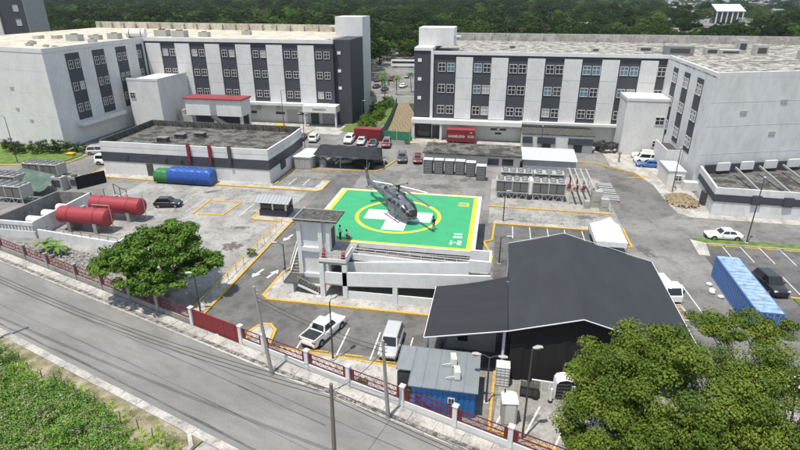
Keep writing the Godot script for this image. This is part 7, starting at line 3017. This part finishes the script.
func background() -> void:
	var far := "leaf_far"
	var kinds := [
		["broad_tree", "broad dark green tree in the wood behind the hospital", dome_shape(1, 13, 15, 7, 24, 1.15, 46, 0.5, LEAF_DARK), "bark"],
		["broad_tree", "broad mid green tree in the wood behind the hospital", dome_shape(2, 11.5, 14, 6, 24, 1.1, 46, 0.48, LEAF_MID), "bark"],
		["round_tree", "round yellowish green tree in the wood behind the hospital", dome_shape(3, 10, 13, 6, 26, 1.05, 46, 0.45, LEAF_LIGHT), "bark"],
		["grey_tree", "thin greyish tree in the wood behind the hospital", tree_shape(4, 12, 11, 50, 30, 1.2, 0.42, LEAF_GREY), "bark_pale"],
		["tall_tree", "tall narrow dark tree in the wood behind the hospital", dome_shape(5, 16, 10, 6, 20, 1.15, 46, 0.5, LEAF_DARK), "bark"],
		["palm_tree", "feathery palm in the wood behind the hospital", palm_shape(6, 11, 3.6, LEAF_DARK), "bark_pale"]]
	rng.seed = 4242
	var patchy := FastNoiseLite.new()
	patchy.frequency = 0.012
	patchy.seed = 12
	var pools := [[], [], [], [], [], []]
	var near := 0
	var spots := []
	var d := 178.0
	while d < 2600.0:
		var gap := 12.0 + maxf(0.0, d - 300) * 0.010
		# width of the view at this depth in site axes (the view is turned 10.5 degrees to the left)
		var cx := -d * 0.185
		var half := d * 0.86 + 30
		var x := cx - half
		while x < cx + half:
			var px := x + rng.randf_range(-0.42, 0.42) * gap
			var pd := d + rng.randf_range(-0.42, 0.42) * gap
			x += gap
			# clear ground: car park between the wings, hospital roofs, town at the upper right
			if px > -52 and px < -20 and pd < 262:
				continue
			if px < -38 and pd < 186 and px > -150:
				continue
			if pd < 174:
				continue
			if pd > 430 and pd < 760 and absf(px - pd * 0.354) < 20:
				continue
			var town := px / pd
			if pd > 540 and town > 0.25 and rng.randf() < (0.55 if pd < 900 else 0.85):
				continue
			if pd > 1500 and rng.randf() < 0.25:
				continue
			var g := patchy.get_noise_2d(px, pd)
			var r := rng.randf() + g * 0.6
			var kind := 0
			if r > 1.0:
				kind = 2
			elif r > 0.62:
				kind = 1
			elif r < 0.02:
				kind = 3
			elif r < 0.12:
				kind = 4
			elif r < 0.2:
				kind = 5
			spots.append([px, pd, kind, rng.randf() * TAU, rng.randf_range(0.6, 1.25) * minf(gap / 13.5, 1.4) * (1.15 if px / pd < 0.1 else 0.95)])
		d += gap * 0.92
	for s in spots:
		var k: Array = kinds[s[2]]
		if s[1] < 300.0 and near < 290:
			near += 1
			plant(k[0], k[1], "palm" if s[2] == 5 else "tree", k[2], s[0], s[1], s[3], s[4], "trees of the wood behind the hospital", 0.0, k[3], ["leaf_far", "leaf_far_mid", "leaf_far_dim"][int(s[3] * 100.0) % 3])
		else:
			pools[s[2]].append(Transform3D(Basis(Vector3.UP, s[3]).scaled(Vector3.ONE * s[4]), V(s[0], -0.4, s[1])))
	var names := ["dark broad trees", "mid green broad trees", "yellowish round trees", "greyish thin trees", "tall dark trees", "palms"]
	for k in 6:
		if pools[k].size():
			scatter("far_wood", "mass of %s in the distant wood" % names[k], kinds[k][2][1], pools[k], far, "wood")
	print("near trees ", near, " far ", spots.size() - near)

	# tall dark hospital tower at the upper left
	var t := thing("tall_tower", "tall dark and grey tower behind the left roof, cut by the frame", "building")
	var b := B.new()
	b.blk(-230, -176.4, 0, 52, 185, 194.8)
	obj("wall", b, "navy_wall", t)
	b = B.new()
	b.blk(-176.4, -176.2, 0, 52, 185, 194.8)
	obj("flank", b, "grey_metal_wall", t)
	b = B.new()
	b.blk(-191.5, -187.5, 0, 52, 184.4, 185)
	obj("pier", b, "light_grey_wall", t)
	for y in [20.5, 25.5]:
		window(t, V(-180, y, 184.97), 0, 2.2, 2.2, "pane_curtain")
	# long white roofed hall in the trees at the upper right
	t = thing("open_hall", "white roofed hall on columns among far trees at the upper right", "building")
	b = B.new()
	b.quad(V(232, 13.6, 700), V(262.5, 13.6, 700), V(262.5, 20.5, 722), V(232, 20.5, 722), Vector3(0, 1, 0.3))
	b.quad(V(232, 12.8, 700), V(262.5, 12.8, 700), V(262.5, 13.6, 700), V(232, 13.6, 700), Vector3(0, 0, 1))
	obj("roof", b, "sheet_roof", t)
	b = B.new()
	b.blk(233, 261, 0, 13.4, 712, 720)
	obj("wall", b, "concrete_grey", t)
	for k in 6:
		b = B.new()
		b.blk(233 + k * 5.4, 234.2 + k * 5.4, 0, 12.8, 700.5, 702)
		obj("column", b, "light_grey_wall", t)
	b = B.new()
	b.sheet([[160, 560], [1400, 560], [4000, 4200], [900, 4200]], -0.01)
	struct("town_ground", b, "concrete_grey", "greyish ground of the distant town")
	# houses of the far town
	rng.seed = 900
	var roofs := ["concrete", "zinc_dull", "concrete_grey", "roof_grey", "zinc_dull", "concrete", "red_roof"]
	var hb := B.new()
	hb.box(Vector3(0, 2.6, 0), Vector3(9, 5.2, 11))
	var hwall := hb.mesh()
	hb = B.new()
	hb.quad(Vector3(-5, 5.2, 6), Vector3(5, 5.2, 6), Vector3(5, 7.0, 0), Vector3(-5, 7.0, 0), Vector3(0, 1, 1))
	hb.quad(Vector3(-5, 5.2, -6), Vector3(5, 5.2, -6), Vector3(5, 7.0, 0), Vector3(-5, 7.0, 0), Vector3(0, 1, -1))
	hb.flat(Vector3(5, 5.2, 6), Vector3(5, 5.2, -6), Vector3(5, 7, 0), Vector3.RIGHT)
	hb.flat(Vector3(-5, 5.2, 6), Vector3(-5, 5.2, -6), Vector3(-5, 7, 0), Vector3.LEFT)
	var hroof := hb.mesh()
	for k in 260:
		var hd := 780.0 + pow(rng.randf(), 1.3) * 2600
		var u := rng.randf_range(0.26, 0.66)
		if k % 8 == 0:
			u = rng.randf_range(-0.3, 0.2)
			hd = rng.randf_range(1100, 2300)
		var h := thing("far_house", "small pale house of the distant town above the wood", "house", V(hd * u, 0, hd), rng.randf() * PI, "houses of the distant town")
		var sc := rng.randf_range(0.8, 1.6)
		h.scale = Vector3(sc * rng.randf_range(0.9, 1.8), sc * rng.randf_range(0.9, 1.3), sc)
		obj("wall", hwall, ["concrete", "light_grey_wall", "concrete_grey"][k % 3], h)
		obj("roof", hroof, roofs[rng.randi() % roofs.size()], h)
	for q in [[118, 410, 1.4], [150, 520, 1.3], [64, 520, 1.2]]:
		var h := thing("wood_house", "pale roof showing among the trees behind the right wing", "house", V(q[0], 0, q[1]), 0.3, "roofs among the trees")
		h.scale = Vector3(q[2] * 1.4, q[2], q[2])
		obj("wall", hwall, "concrete", h)
		obj("roof", hroof, "concrete", h)


func wires() -> void:
	# utility poles
	var poles := [
		["leaning wooden utility pole at the left edge of the street", -45.2, 34.6, 8.6, -0.25, "wood_pole"],
		["concrete utility pole on the pavement right of the sliding gate", -17.6, 34.5, 8.6, -0.7, "concrete_pole"],
		["concrete utility pole on the pavement before the minivan", -6.7, 31.2, 7.2, -0.35, "concrete_pole"],
		["dark wooden utility pole at the bottom edge of the picture", -9.0, 24.9, 8.2, 0.1, "wood_pole"],
		["utility pole at the kerb beyond the left edge of the street", -73.0, 43.4, 8.6, 0.0, "wood_pole"],
		["utility pole at the right end of the street", 24.0, 14.0, 8.6, 0.0, "wood_pole"]]
	for q in poles:
		var t := thing("utility_pole", q[0], "utility pole", V(q[1], 0, q[2]))
		var b := B.new()
		b.cyl(Vector3.ZERO, Vector3(q[4], q[3], 0), 0.17, 0.11, 10)
		obj("pole", b, q[5], t)
		b = B.new()
		for k in 3:
			b.cyl(Vector3(q[4] * 0.92 + 0.1, q[3] - 0.3 - k * 0.35, 0.0), Vector3(q[4] * 0.92 + 0.28, q[3] - 0.3 - k * 0.35, 0.0), 0.05, 0.05, 7)
		obj("insulator", b, "concrete_pole", t)
	var cable := func(a: Vector3, e: Vector3, sag: float, label: String, r := 0.022) -> void:
		var pts := []
		for k in 13:
			var u := k / 12.0
			pts.append(a.lerp(e, u) - Vector3(0, sag * 4.0 * u * (1 - u), 0))
		var b := B.new()
		b.tube(pts, r, r, 5)
		single("overhead_cable", b, "cable", label, "cable", "cables above the street")
	for k in 3:
		var y := -0.35 * k
		cable.call(V(-73, 8.2 + y, 43.4), V(-45.4, 8.2 + y, 34.6), 0.6, "%s overhead cable left of the leaning pole above the street" % ["top", "middle", "lowest"][k])
		cable.call(V(-45.4, 8.2 + y, 34.6), V(-9.0, 7.8 + y, 24.9), 0.9, "%s overhead cable running along the near side of the street" % ["top", "middle", "lowest"][k])
		cable.call(V(-9.0, 7.8 + y, 24.9), V(24.0, 8.0 + y, 14.0), 0.7, "%s overhead cable running off at the bottom of the picture" % ["top", "middle", "lowest"][k])
	for k in 2:
		cable.call(V(-18.2, 7.7 - 0.4 * k, 34.5), V(-7.0, 6.6 - 0.4 * k, 31.2), 0.4, "%s overhead cable between the two concrete poles" % ["upper", "lower"][k])
	cable.call(V(-7.0, 6.4, 31.2), V(-9.0, 7.6, 24.9), 0.5, "slack cable crossing the street to the dark pole")
